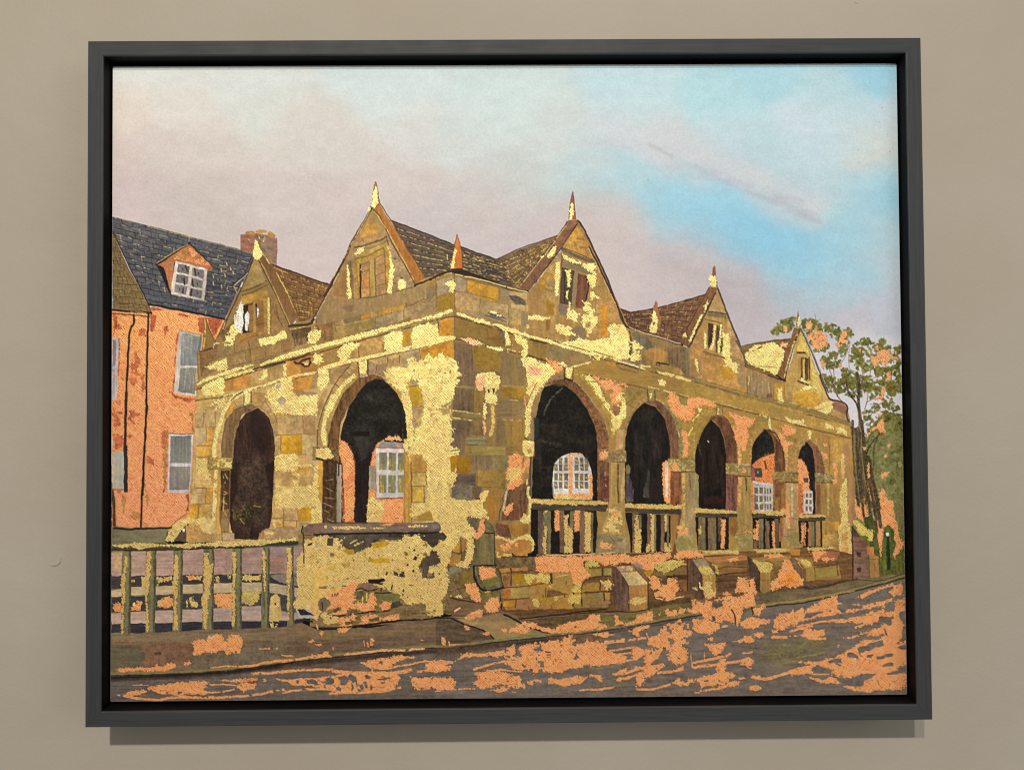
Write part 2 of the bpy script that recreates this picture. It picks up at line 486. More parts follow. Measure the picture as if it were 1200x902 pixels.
for x, y, rx, ry, c, op in ((250,150,40,12,(222,214,202),.35),(330,130,50,10,(216,214,204),.3),(430,155,40,12,(214,208,200),.35),(520,175,40,12,(208,206,200),.35),(600,205,40,10,(206,204,200),.3),(210,210,50,14,(202,188,180),.3),(300,195,40,12,(212,200,190),.3),
                            (370,215,40,12,(202,188,182),.3),(470,250,40,14,(198,188,183),.35),(560,280,40,12,(204,196,190),.3),(180,170,30,12,(214,200,190),.3),(300,270,50,12,(198,184,178),.3),(700,190,24,8,(204,206,204),.35),(720,250,30,14,(206,194,188),.3),(790,330,40,12,(190,178,176),.25),
                            (700,300,30,14,(206,192,186),.3),(860,360,36,12,(184,174,175),.3),(940,130,40,8,(200,214,216),.35),(1000,120,30,7,(196,213,216),.35),(1020,300,20,12,(184,196,204),.3),(1000,345,24,12,(190,192,200),.35)):
    puff(x, y, rx, ry, c, op, 18)
for k in range(70):                                   # dry scumbled touches
    x, y = rp.uniform(140, 640), rp.uniform(110, 260)
    if abs(y - (100 + (x - 140) * .22) - 30) < 45:
        L(np.array([(x, y), (x + rp.uniform(3, 12), y + rp.uniform(-2, 3))]), rp.uniform(.8, 1.6), (226, 217, 206), sm=False, op=rp.uniform(.15, .4), br=.3, var=.02)
# grey underside of the drifting cloud
T(600,70,2.5)
for s, wd, c, op in (("405,250 450,275 500,300 540,318 570,345 620,362 660,375 700,395 745,410 790,430 830,455 870,472 905,474", 5, (174,180,184), .22),
                  ("545,315 590,345 640,362", 5, (170,175,180), .3), ("690,385 740,405 790,420 830,440 870,465 900,474", 6, (166,172,178), .34),
                  ("780,400 820,408 850,415", 8, (176,180,190), .35), ("405,252 440,268 470,285", 3, (168,166,172), .5), ("560,300 700,370 800,395", 14, (196,200,204), .35)):
    L(s, wd / 1.2, c, op=op, var=.01, soft=5)
T(0,0,1)
for s, wd, c, op in (("330,272 420,262 480,290 560,262", 16, (188,178,174), .16), ("770,300 850,330 930,345", 16, (182,172,176), .25), ("140,215 230,240 300,262", 12, (186,176,172), .16),
                     ("650,170 740,168 790,190", 10, (204,200,200), .35), ("960,145 1040,132", 12, (196,214,216), .4), ("1000,192 1050,178", 14, (206,208,198), .5), ("720,218 760,262 830,300 900,330", 5, (196,200,204), .3)):
    L(s, wd, c, op=op, var=.01, soft=14)
for x, y in ((172,213),(1020,98),(1034,127),(1031,143),(1040,158),(1043,178),(1006,176),(1007,191),(942,341),(760,212)):
    L(np.array([(x, y), (x + .8, y + .3)]), .7, (150,152,146), sm=False)

# ---------------------------------------------------------------- tree and greenery at the right
rng = np.random.default_rng(77)
TREE = rg('painted_tree', 'painted green tree with copper leaf showing through')
T(900,440)
P("730,470 820,470 860,560 880,470 960,400 1000,330 1060,360 1180,330 1200,900 1200,1800 680,1800 740,900 725,600", (112,108,66), rag=1.5, var=.16, st='v')
GRN = [(96,90,36),(108,106,56),(80,84,38),(118,112,70),(68,80,36),(104,94,30),(92,84,34)]
def leafy(poly, n, sizes, cols, seed):
    rng = np.random.default_rng(seed)
    p = pts(poly)
    lo, hi = p.min(0), p.max(0)
    k = 0
    while k < n:
        c = rng.uniform(lo, hi)
        if sdf(np.array([[c[0]]]), np.array([[c[1]]]), p)[0, 0] > 0: continue
        k += 1
        a = rng.uniform(0, math.pi); r1 = rng.uniform(*sizes); r2 = r1 * rng.uniform(.4, .8)
        th = np.linspace(0, 2 * math.pi, 8)[:-1]
        q = np.stack([c[0] + r1 * np.cos(th) * math.cos(a) - r2 * np.sin(th) * math.sin(a),
                      c[1] + r1 * np.cos(th) * math.sin(a) + r2 * np.sin(th) * math.cos(a)], 1)
        P(q, np.array(cols[rng.integers(len(cols))]) * rng.uniform(.85, 1.15), rag=.7, var=.14, soft=1.3, op=.85)
T(900,340)
# twigs first
for s, w in (("555,900 560,820 580,760 575,700",1.0),("610,900 570,840 560,760 540,700",1.0),("700,490 690,560 660,620 630,660 640,700 670,760 600,820",.9),
             ("710,500 712,600 715,690 770,720",.8),("820,900 850,830 890,770 905,690 940,640",1.0),("800,890 830,780 820,700",1.1),("905,790 975,750",.8),("415,215 418,270",.6),("460,255 430,290",.6),("700,760 730,850",.8)):
    L(s, w, (128,112,88), lab=True)
CRN = ["40,400 150,370 210,350 240,250 180,240 80,300 30,380", "290,300 330,255 400,255 460,320 490,400 540,480 520,540 440,560 400,520 340,400",
       "480,310 540,290 620,330 650,400 620,440 560,430 510,370", "650,370 700,340 760,370 750,410 700,440 740,470 700,500 640,470",
       "490,570 560,540 620,560 640,620 600,690 530,700 470,620", "620,440 680,470 700,560 660,600 620,540",
       "730,500 790,450 870,470 930,500 910,600 930,680 870,730 790,700 720,620", "800,430 870,420 930,470 880,500", "930,490 1000,470 1080,500 1160,500 1160,620 1060,660 940,640",
       "640,690 720,700 800,780 900,760 920,800 870,850 780,870 700,810 620,860 660,760", "920,660 1000,690 1160,640 1160,800 1050,860 960,800", "610,850 680,870 660,900 620,900",
       "860,850 960,840 1010,880 980,900 850,900", "980,430 1010,420 1035,440 1020,475 985,470", "1040,820 1160,800 1165,900 1040,890","490,760 540,780 540,830 500,830"]
for k, s in enumerate(CRN):
    p = pts(s); ar = abs(np.sum(p[:, 0] * np.roll(p[:, 1], -1) - p[:, 1] * np.roll(p[:, 0], -1))) / 2
    leafy(s, int(ar / 5) + 6, (1.1, 3.4), GRN, 100 + k)
T(900,440)
for k, s in enumerate(("480,0 560,0 640,60 640,150 560,160 500,80", "640,20 860,0 870,120 800,200 700,180 620,120", "860,60 1000,40 1010,180 900,210 870,150", "1000,60 1170,0 1170,140 1080,190 1010,140",
                       "980,200 1060,190 1150,280 1120,330 1000,260", "840,320 920,280 910,360 850,400", "1000,300 1090,330 1040,390 990,360", "860,430 960,350 1060,330 1170,340 1180,500 1000,520 880,520", "900,230 980,250 960,330 900,300")):
    p = pts(s); ar = abs(np.sum(p[:, 0] * np.roll(p[:, 1], -1) - p[:, 1] * np.roll(p[:, 0], -1))) / 2
    leafy(s, int(ar / 5.5) + 5, (1.1, 3.2), GRN, 200 + k)
for s, w in (("840,0 830,80 850,160",1.0),("860,240 940,190 960,120",.8),("620,150 560,60 560,0",1.2),("660,250 610,180 570,80",1.6),("880,180 850,300",1.0),("780,180 730,130 700,60",1.0)):
    L(s, w, (92,74,52), lab=True)
leafy("840,520 1180,520 1180,900 920,900 860,800", 130, (2, 5), [(118,116,74),(100,100,58),(130,126,88),(84,84,44)], 301)
T(900,560)
leafy("930,0 1190,0 1190,240 1100,200 1000,180", 60, (2, 5), [(112,110,70),(92,94,48),(126,120,80)], 302)
P("640,600 900,420 960,560 1190,430 1190,900 960,900 700,900", (84,84,38), rag=1.2, var=.2, st='v')
P("1120,200 1190,190 1195,520 1150,440", (104,96,62), rag=.8, var=.2, st='v')
P("1040,410 1100,430 1110,640 1080,800 1020,800 1000,640", (70,80,34), rag=.8, var=.2, st='v')
T(900,440)
P("722,620 735,480 790,440 830,540 860,660 930,900 990,1180 940,1180 800,1120 745,1100 725,900", (90,76,50), rag=.8, var=.25, st='v')
T(900,560)
# copper showing between the trunks
C("750,150 800,260 830,160 850,240 880,330 890,360 840,360 850,400 800,370 760,340 760,220", rag=1.0)
C("860,0 920,0 930,190 900,190", rag=.6)
C("970,110 1000,90 1040,190 1100,200 1110,330 1130,400 1140,500 1185,570 1110,710 1095,690 1120,560 1080,460 1050,420 1010,440 1000,560 995,740 960,560 940,420 910,250 960,370 985,260", rag=1.0)
C("980,660 1000,740 970,650", rag=.4)
TRK = (66,56,40)
for s, w in (("690,-850 700,-760 780,-640 800,-500 800,-250 780,-60 800,80 820,220 845,390", 2.6), ("780,-920 800,-820 795,-640 830,-400 860,-150 900,100 935,300 950,480", 4.2),
             ("1060,-520 990,-460 970,-380 900,-290 860,-200 850,-60 900,130 930,330", 2.2), ("880,-180 910,0 950,200 985,430", 5.0), ("740,-500 735,-300 740,-100 760,60 790,240", 3.8),
             ("830,-500 830,-200 870,120 900,350", 3.0), ("770,-420 790,-100 830,200 840,340", 2.2), ("990,-460 930,-420 860,-300", 1.4), ("840,-480 960,-620 1010,-670", 1.1), ("970,-380 925,-250 925,-120 905,20", 1.8)):
    L(s, w * .85, TRK, lab=True, var=.3, op=.9)
for s, w in (("750,-350 770,-60 790,120", .8), ("815,-350 835,-60 870,130", .8), ("780,-600 810,-400", .8)):
    L(s, w, (150,130,84), op=.7)
P("840,350 900,330 940,400 960,560 990,780 960,870 900,640 860,480", (66,72,34), rag=.8, var=.2, st='v')
P("1020,440 1060,420 1110,460 1110,700 1070,820 1000,790 1000,560", (76,84,36), rag=.8, st='v', var=.2)
P("1035,515 1060,515 1072,700 1070,810 1040,810", (34,44,34), rag=.3)
P("1030,485 1050,480 1058,500 1045,512 1032,505", (222,216,196), sm=True)
C("1100,460 1140,520 1185,570 1150,640 1110,710 1095,690 1120,570", rag=.6)
# copper blossoms of leaf in the crown
T(900,340)
for s, r in (("350,390 400,365 470,360 515,400 520,470 480,515 430,520 390,490 385,450 345,430", .9), ("335,300 370,275 390,310 370,345 340,340", .6), ("410,345 425,325 430,360 405,365", .4),
          ("630,400 660,360 690,365 690,410 670,430 710,450 700,475 650,470 625,440", .6), ("590,470 620,460 635,490 615,515 590,495", .6), ("630,650 650,648 652,680 632,682", .3), ("795,515 815,520 810,545 795,545", .3),
          ("930,510 960,500 975,525 1070,525 1075,575 1130,585 1135,615 1060,615 1040,665 1010,655 985,620 950,660 910,640 905,590 950,595 960,550", 1.0), ("1035,740 1070,730 1085,770 1070,800 1030,800 1050,765", .7),
          ("1005,865 1025,862 1028,895 1008,890", .4), ("470,610 490,640 510,650 490,700 475,700 465,650", .6), ("140,325 165,320 180,350 160,370 140,360", .5), ("130,345 180,350 150,372", .4)):
    leafpatch(s, np.array((226,158,104.)), rag=r)
for x, y in ((440,400),(410,435),(462,395),(450,460),(480,450),(400,400)):
    T(900,340); L(f"{x-8},{y+3} {x+10},{y-4}", .8, (96,80,44), sm=False)
T(900,440)
for s, r in (("1000,120 1015,110 1020,160 1000,215 940,220 930,205 990,180", .5), ("850,535 900,480 950,440 980,395 1010,385 1020,470 1025,500 980,505 960,465 900,500 870,540", .7), ("950,345 985,335 990,360 960,365", .5),
          ("1040,620 1070,600 1075,635 1045,645", .5), ("1020,700 1045,685 1050,720 1020,725", .5), ("830,630 860,628 858,655 838,655", .4), ("980,885 1030,845 1065,850 1060,870 1000,900", .6), ("865,790 885,780 885,860 900,900 875,900", .5)):
    C(s, rag=r)

# ---------------------------------------------------------------- houses at the left
T(0,0,1)
BRN = rg('painted_house_wall', 'painted house wall of bare copper leaf')
P("131,362 178,360 264,372 256,400 242,455 231,470 226,600 218,612 206,622 131,624", (226,150,92), var=.05, lab=True)
C("131,366 178,363 264,373 256,402 242,455 231,470 226,600 218,612 206,622 131,622", rag=.2)
w = window_of(np.array([(130, 360), (270, 625)]), 0)       # the leaf is pinker low down
t_ = np.clip((PY0[w] - 440) / 140, 0, 1)[..., None] * (LAB[w] == BRN)[..., None]
COL[w] = COL[w] * (1 - t_ * .6) + (np.array((212, 142, 106.)) * (1 + .05 * n_s[w])[..., None]) * t_ * .6
t_ = np.clip((440 - PY0[w]) / 80, 0, 1)[..., None] * (LAB[w] == BRN)[..., None]
COL[w] = COL[w] * (1 - t_ * .55) + (np.array((236, 172, 104.)) * (1 + .04 * n_s[w])[..., None]) * t_ * .55
T(125,350)
RED = (150,74,50)
for s in ("380,130 430,150 435,180 420,260 400,300 385,290", "495,250 540,248 540,285 520,300 508,360 500,340 505,290", "800,170 870,170 900,250 860,300 840,310 820,300 800,250", "880,170 1015,180 1010,220 985,270 960,330 930,330 900,230",
          "580,130 640,130 760,160 700,165", "385,80 480,90 500,110 400,105", "55,130 100,160 90,260 60,320", "95,340 115,360 110,600 100,680", "115,130 200,155 160,160",
          "615,330 640,290 600,560 590,820 575,830", "560,830 640,870 780,880 780,895 600,880"):
    P(s, RED, rag=.9, op=.85, var=.25, cl=True, lab=False)
for s in ("70,230 110,220 130,270 90,290", "240,480 270,470 290,560 260,640 220,650 200,600 240,570", "200,700 260,690 270,740 210,790", "300,680 330,670 330,800 310,850", "270,270 330,260 340,330 280,320", "200,640 300,660 260,690","120,700 150,710 150,750"):
    P(s, (140,72,50), rag=1.8, op=.7, var=.3, cl=True, lab=False)
T(125,460)
for s in ("60,150 140,170 140,190 100,200 105,280 70,330 60,290", "180,160 300,170 290,200 230,230 240,270 190,260", "55,370 140,380 140,480 60,520", "160,370 215,390 200,400", "50,60 120,80 110,120", "555,0 600,20 760,70 780,95 640,60",
          "470,340 540,330 510,480 480,490", "500,540 530,540 515,860 495,870", "340,560 400,570 410,640 350,620","720,170 760,180 760,340 740,340 745,250"):
    P(s, (142,72,50), rag=1.8, op=.68, var=.3, cl=True, lab=False)
for s in ("720,170 762,180 762,345 742,345 748,250", "515,350 545,350 520,640 500,870 495,700", "345,60 370,60 350,240"):
    P(s, (140,120,60), rag=.8, op=.6, cl=True, lab=False)
T(125,560)
for s in ("220,290 280,290 300,340 260,360 225,330", "130,130 165,180 150,330 130,310", "330,60 370,200 350,330", "90,120 130,100 110,160"):
    P(s, (150,108,56), rag=1.0, op=.7, cl=True, lab=False)
P("690,150 720,150 715,290 690,290 710,230", (110,60,40), rag=1.0, op=.8, cl=True, lab=False)
L("205,330 250,370", 1.0, (90,60,40))
L("45,120 60,250 62,470", 3.4, (72,58,38), lab=False)
# pipes on the house
T(125,350)
PIP = rg('painted_drainpipe')
DK = (50,36,32)
L("240,150 240,220 205,280 190,450 180,640 172,800 165,900", 2.6, DK, lab=True)
L("365,140 360,350 352,560 350,900", 2.5, DK, lab=True)
T(125,460)
L("172,0 165,200 160,420 165,640 163,870", 3.4, (58,42,36), lab=True)
L("350,60 340,300 325,560 318,760 312,900", 2.8, (46,34,28), lab=True)
T(125,560)
L("315,0 305,180 298,470", 2.4, (46,34,28), lab=True)
L("160,0 160,100", 3.6, (44,38,36), lab=True)
T(125,460)
P("145,470 180,470 182,880 148,880", (46,42,44), rag=.4)
# windows of the house
T(125,350)
rg('painted_window')
P("48,345 105,345 98,600 90,800 80,900 48,900", (186,180,176), st='v')
P("50,365 82,365 78,590 52,600", (120,122,136), st='v')
P("52,620 76,620 66,880 50,880", (160,156,160), st='v')
rg('painted_window')
T(125,460)
P("46,522 148,522 142,848 46,852", (168,168,150), st='v', var=.05)
L("46,855 140,855", 1.6, (150,80,54))
rg('painted_window')
T(125,350)
P("640,282 836,322 830,420 805,480 782,860 588,832 605,600", (196,190,176), st='v')
P("665,305 822,335 815,420 800,470 795,592 645,590", (128,132,128), st='v', var=.16)
P("645,612 792,612 772,845 625,818", (120,120,112), st='v', var=.16)
P("820,320 836,322 820,480 795,500", (96,104,108))
L("645,600 798,606", 1.5, (200,196,184))
for s in ("700,340 760,330", "680,420 740,450", "690,640 685,800", "730,640 725,800", "760,660 755,830"): L(s, 1.2, (168,166,150), op=.6)
L("640,284 836,322", 1.2, (150,128,100))
rg('painted_window')
T(125,460)
P("545,362 758,368 742,640 730,888 533,876 540,600", (196,192,192), st='v')
P("562,385 742,382 738,622 555,620", (112,114,108), st='v', var=.14)
P("552,652 734,650 722,860 545,856", (124,118,110), st='v', var=.12)
for s in ("590,400 585,600", "640,400 640,600","600,660 595,850","660,660 655,850"): L(s, 1.2, (140,138,120), op=.6)
L("545,362 758,368", .9, (70,50,40))

rg('painted_slate_roof', 'painted blue grey slate roof with gold joints')
T(0,0,1)
P("131,254 190,269 203,272.5 240,282 278,291.5 296,297 300,299 263,375 255,374 173,358 178,367 131,272", (80,80,84), var=.16, st='h', grad=(150,270,200,360,(72,73,78)))
tiles("131,254 297,298 263,373 160,356", 15, 13, (40,41,46), (190,176,120), 5, fl=.30, wl=1.0)
L("132,255 203,273.5 278,292.5 296,298", 1.1, (150,138,104), br=.25)
for s in ("131,262 190,276 250,292",): L(s, 5, (96,98,106), op=.3, br=.2, cl=True)
L("163,346 210,354 262,366", 5, (78,82,94), op=.5, cl=True, br=.1)
L("172,357 215,364.5 263,374.5", 2.2, (30,30,36), lab=True)
T(220,200,6)
for x, y in ((275,660),(235,700),(262,740),(318,720),(180,795),(235,815),(180,740),(300,690),(155,690)): L(f"{x},{y-8} {x+3},{y+12}", 1.1, (200,176,90), sm=False)
rg('painted_tiled_roof')
T(120,240,6)
P("70,190 100,260 180,440 270,600 345,765 70,730", (108,92,60), var=.14, st='h')
tiles("60,190 110,190 345,760 60,735", 12, 6, (70,56,36), (168,144,84), 8, fl=.18)
L("75,195 110,260 190,440 280,610 345,760", 1.3, (48,42,36))
L("70,740 200,755 345,762", 2.6, (44,32,28), lab=True)
L("70,765 330,790", 1.6, (80,44,34))
L("200,755 330,768", .9, (190,150,96), br=.2)

rg('painted_dormer')
P("385,430 610,272 780,435 770,465 735,470 700,450 500,400 490,480 480,625 465,600 430,500", (168,112,72), var=.14)
C("500,385 610,292 700,370 765,430 720,430 600,400", rag=.5, hole=.3, cl=True, tint=(.86,.86,.86))
P("510,350 600,310 640,380 560,385", (150,110,60), rag=.8, op=.6, lab=False)
P("425,450 505,400 490,600 470,590", (176,118,76), var=.14, st='v', lab=True)
P("380,425 430,440 480,610 490,640 465,610", (30,32,38))
L("382,425 500,350 612,272", 2.2, (36,32,32), lab=True)
L("385,412 500,340 600,280", .8, (190,164,104), br=.2)
L("612,275 700,360 778,435", 1.6, (46,34,30), lab=True)
L("735,470 780,430", 1.4, (120,60,40))
rg('painted_window')
P("515,395 740,455 718,680 480,628", (205,197,184), st='n')
def panes(q, nx, ny, bar, col, cols2=None, seed=1, var=.15):
    rng = np.random.default_rng(seed)
    q = pts(q) if isinstance(q, str) else q
    for i in range(nx):
        for j in range(ny):
            u0, u1 = (i + bar) / nx, (i + 1 - bar) / nx
            v0, v1 = (j + bar) / ny, (j + 1 - bar) / ny
            c = np.array(col) * rng.uniform(.85, 1.15)
            P(np.array([bil(q, u0, v0), bil(q, u1, v0), bil(q, u1, v1), bil(q, u0, v1)]), c, lab=False, var=var, st='v')
            if cols2 is not None:
                cc = bil(q, (u0 + u1) / 2 + rng.uniform(-.1, .1) / nx, (v0 + v1) / 2 + rng.uniform(-.1, .1) / ny)
                L(np.array([cc - (0, 1.2), cc + (.3, 1.4)]), rng.uniform(1.0, 1.8), cols2, sm=False, op=.8)
panes("525,405 730,462 708,672 492,620", 2, 3, .10, (118,114,110), (44,38,40), 3)
for s in ("585,430 600,470","650,450 655,500","575,520 580,565","635,530 640,575","570,590 565,625","630,600 625,640"): L(s, 1.8, (40,34,36), sm=False, op=.9)
rg('painted_chimney', 'painted brick chimney stack with ochre pots')
T(220,200,6)
P("372,450 495,440 560,455 628,485 632,560 625,665 560,640 460,580 372,562", (124,104,86), var=.12)
P("372,452 485,455 505,560 460,580 372,562", (140,96,76), var=.14, lab=False)
stones("374,455 490,455 500,570 374,562", 6, (.3,.5), [(144,98,78),(126,84,68),(150,112,90)], 4, inset=.3)
stones("500,455 628,485 625,660 540,620", 7, (.3,.5), [(128,108,88),(112,94,78),(138,116,90)], 6, inset=.3)
P("405,445 415,428 460,425 475,440 470,455", (176,134,80), sm=True)
P("480,435 500,415 545,418 560,435 520,440", (182,140,80), sm=True)
P("565,440 590,432 618,455 612,475 570,465", (168,126,66), sm=True)
L("475,450 500,480 520,560 530,600", .9, (90,72,54), br=.2)
L("625,480 630,560 622,660", .9, (150,84,80), br=.2)
L("540,470 530,500 545,480", .9, (196,180,150), br=.3)
for s in ("425,488 435,490","500,468 505,480"): L(s, 1.0, (220,206,170), sm=False)

# ---------------------------------------------------------------- roofs of the market hall
rg('painted_stone_roof', 'painted stone tiled roof flecked with gold')
T(0,0,1)
P("305,299 317,309 350,321 386,334 380,352 366,377 348,379", (108,80,50), var=.14, st='h')
tiles("305,300 388,334 366,377 346,379", 9, 9, (72,50,32), (206,176,92), 15, fl=.55, wl=.8)
L("317,309.5 350,322 386,334", 2.0, (84,50,38))
rg('painted_stone_roof')
P("458,258 495,272 533,287 560,296 582,304 655,276 640,300 620,342 575,331 533,320 498,328 478,300", (84,72,60), var=.14, st='h')
P("582,304 655,276 640,300 612,343 600,335", (108,86,58), var=.14, lab=False)
tiles("457,258 582,304 560,326 498,329", 9, 10, (48,40,36), (214,190,112), 17, fl=.6, wl=.9, joints=False)
tiles("533,290 584,305 618,340 533,318", 8, 8, (48,40,36), (214,190,112), 18, fl=.5, wl=.9, joints=False)
tiles("582,305 656,277 640,300 610,342", 8, 8, (66,50,36), (214,190,112), 19, fl=.5, wl=.8)
L("458,258.5 495,272.5 533,287.5 582,304.5", 1.3, (50,42,40))
L("582,304.5 615,290 655,276.5", 1.3, (66,48,40))
rg('painted_stone_roof')
P("726,361 739,366 770,361 800,353 828,344 818,370 797,401 808,407 760,395 733,384", (98,72,52), var=.14, st='h')
tiles("728,362 829,344 800,404 735,384", 9, 10, (62,42,34), (196,164,100), 20, fl=.35, wl=.8)
L("727,361.5 739,366.5 770,361.5 800,353.5 829,344.5", 1.3, (64,48,44))
rg('painted_stone_roof')
P("868,408 895,401 930,396 925,420 910,445 890,437 874,432", (110,84,50), var=.14, st='h')
T(780,300)
G("700,850 760,800 850,780 960,765 1045,830 1030,900 1020,960 1000,1060 960,1045 900,1020 850,1000 760,960 690,920", rag=.6, cl=True)
L("690,975 880,975 1000,985", .9, (110,80,44), br=.15)
L("670,800 780,775 930,750 1090,735", 1.6, (92,66,46))
L("680,840 800,820 860,790", 1.8, (96,72,46), br=.2)
GP("1000,770 1070,760 1060,800 1010,800", rag=.5)
# ---------------------------------------------------------------- stone walls of the market hall
T(0,0,1)
LF = rg('painted_stone_facade', 'painted sunlit end wall of the market hall with gold leaf')
P("250,404 300,392 343,380 366,374 372,374 420,352 500,326 532,319 532,590 527,660 352,634 219,638 222,590 225,540 229,470 231,430", (168,138,84), var=.08)
PALW = [(186,156,96),(176,150,100),(190,164,112),(176,128,62),(164,140,92),(196,166,104),(180,158,116)]
PALP = [(150,124,76),(158,132,82),(140,114,70),(164,136,86),(146,122,80),(160,130,70)]
stones("232,405 532,320 532,365 232,450", 3, (.06,.12), PALP, 31, inset=.5)
stones("232,452 532,366 532,394 232,468", 1, (.05,.10), [(168,140,86),(176,128,62),(178,148,90),(160,134,84)], 32, inset=.5)
stones("229,470 532,396 532,470 227,520", 3, (.06,.12), PALW, 33, inset=.5)
stones("227,520 532,470 530,610 222,632", 5, (.05,.11), PALW, 34, inset=.6)
RF = rg('painted_stone_arcade', 'painted shaded long side of the market hall with its arcade')
P("532,319 620,342 735,384 808,407 875,432 920,446 992,476 997,498 1000,560 998,612 1000,680 940,684 760,712 605,722 585,716 560,680 527,660 530,590", (124,102,62), var=.10, st='n', grad=(540,500,980,560,(146,120,66)))
PALR = [(120,98,62),(110,90,60),(134,108,50),(126,106,68),(118,96,66),(138,116,72)]
stones("534,328 735,388 735,424 534,368", 2, (.10,.18), [(158,134,90),(150,126,80),(144,120,72),(164,142,100)], 41, inset=.5)
stones("534,374 660,406 660,430 534,396", 1, (.2,.35), [(120,100,56),(130,106,62),(112,92,54)], 42, inset=.5)
stones("534,400 620,424 622,590 530,600", 9, (.22,.5), PALR, 43, inset=.7)
T(500,390)
# stones of the shaded corner
for s, c, st in (("245,80 400,110 430,350 410,470 240,470 235,240", (104,86,64), 'v'), ("405,130 500,120 650,190 655,320 520,345 430,300", (128,104,44), 'n'), ("665,180 840,220 860,300 870,470 660,460 640,340", (116,98,66), 'v'),
              ("650,480 860,475 865,585 670,560", (134,106,42), 'n'), ("640,590 860,600 855,760 625,760", (116,98,68), 'h'), ("230,480 420,500 415,700 220,680", (96,80,58), 'v'),
              ("415,500 505,500 500,710 420,700", (122,98,50), 'v'), ("225,690 500,715 500,770 225,755", (118,102,62), 'h'), ("225,770 380,780 380,900 210,900", (92,76,56), 'v'), ("390,780 500,780 500,900 390,900", (112,90,56), 'v'),
              ("690,770 855,775 860,1030 700,1020", (128,104,56), 'v'), ("610,770 690,770 690,1010 610,1000", (112,92,62), 'v'), ("545,620 600,640 600,1000 550,1000", (134,112,66), 'v')):
    P(s, c, soft=2.0, var=.12, st=st, lab=False, rag=.4)
T(500,490)
for s, c, st in (("225,25 400,30 380,150 340,190 330,330 215,320 200,230", (96,80,60), 'v'), ("345,165 520,170 525,240 345,235", (124,118,82), 'h'), ("385,245 690,255 690,330 390,325", (142,124,70), 'h'),
              ("700,250 860,200 850,310 710,310", (122,98,58), 'h'), ("250,330 385,345 380,490 240,490", (124,92,26), 'n'), ("390,330 560,335 560,450 440,470 390,440", (112,94,66), 'v'),
              ("575,335 710,330 720,440 640,455 580,450", (122,108,72), 'n'), ("440,460 690,460 690,620 435,600", (134,110,56), 'n'), ("205,495 430,490 430,600 210,590", (86,74,62), 'h'),
              ("215,590 400,590 400,710 220,715", (106,98,80), 'n'), ("400,600 480,600 480,720 400,710", (92,78,58), 'n'), ("520,620 680,620 640,900 560,880 500,760", (142,108,58), 'v'),
              ("520,690 580,680 600,900 560,900", (146,104,40), 'v'), ("690,630 880,560 890,760 860,900 650,900 680,740", (92,68,50), 'v')):
    P(s, c, soft=2.0, var=.12, st=st, lab=False, rag=.4)
T(500,490)
L("345,200 440,195 520,205", .8, (80,72,50)); L("345,235 450,235", 1.0, (60,52,40)); L("440,470 440,590", .8, (96,80,46)); L("435,600 690,620", .9, (90,72,48))
L("660,700 665,750 640,830 630,900", 1.3, (66,50,40), br=.1); L("690,640 670,700", 1.2, (70,56,44))
for s in ("820,730 830,800","870,640 850,760","830,640 815,740"): L(s, 2.2, (70,56,42), op=.7)
L("555,500 620,500", 2, (140,118,60), op=.5)

# parapet stones of the near wall
T(370,270)
for s, c in (("245,670 470,640 465,770 260,830 240,800", (122,102,70)), ("400,760 470,710 465,775 400,790", (176,126,48)), ("545,640 780,560 785,700 550,750", (180,140,66)), ("480,630 540,620 550,745 530,760 480,770", (162,136,84)),
              ("530,770 770,700 770,790 530,860", (158,138,100)), ("375,810 520,780 520,850 375,900", (150,132,76)), ("170,850 365,815 365,895 180,920", (152,130,78)), ("790,560 920,520 930,640 800,660", (148,124,78)),
              ("900,520 1050,490 1055,560 1020,600 930,620", (124,106,72)), ("780,680 1050,620 1055,700 780,780", (154,132,92)), ("1070,480 1200,440 1200,540 1065,575", (166,148,116)), ("1065,590 1200,555 1200,670 1065,705", (148,118,46)),
              ("80,500 200,480 220,700 190,840 80,840", (146,114,70)), ("120,520 150,500 170,760 130,820", (112,84,52)), ("200,470 300,620 240,680 210,640", (150,124,80)), ("230,420 250,640 225,650", (120,100,66)),
              ("0,760 70,700 75,840 0,870", (120,92,60))):
    P(s, c, soft=1.2, var=.12, lab=False)
for s in ("370,820 372,900","525,760 525,850","475,630 478,775","540,640 548,745","790,540 795,670","775,700 775,780","1055,470 1058,710","530,765 770,700","780,680 920,630","180,840 365,800 470,770","70,700 75,860","165,830 180,900"):
    L(s, .9, (100,80,50), sm=False, br=.1)
L("910,540 915,600 945,640 1000,620 1040,570", .9, (90,76,54), br=.15); P("930,560 1010,550 1020,600 960,630 920,600", (104,94,76), soft=2, lab=False, op=.6)
T(500,290)
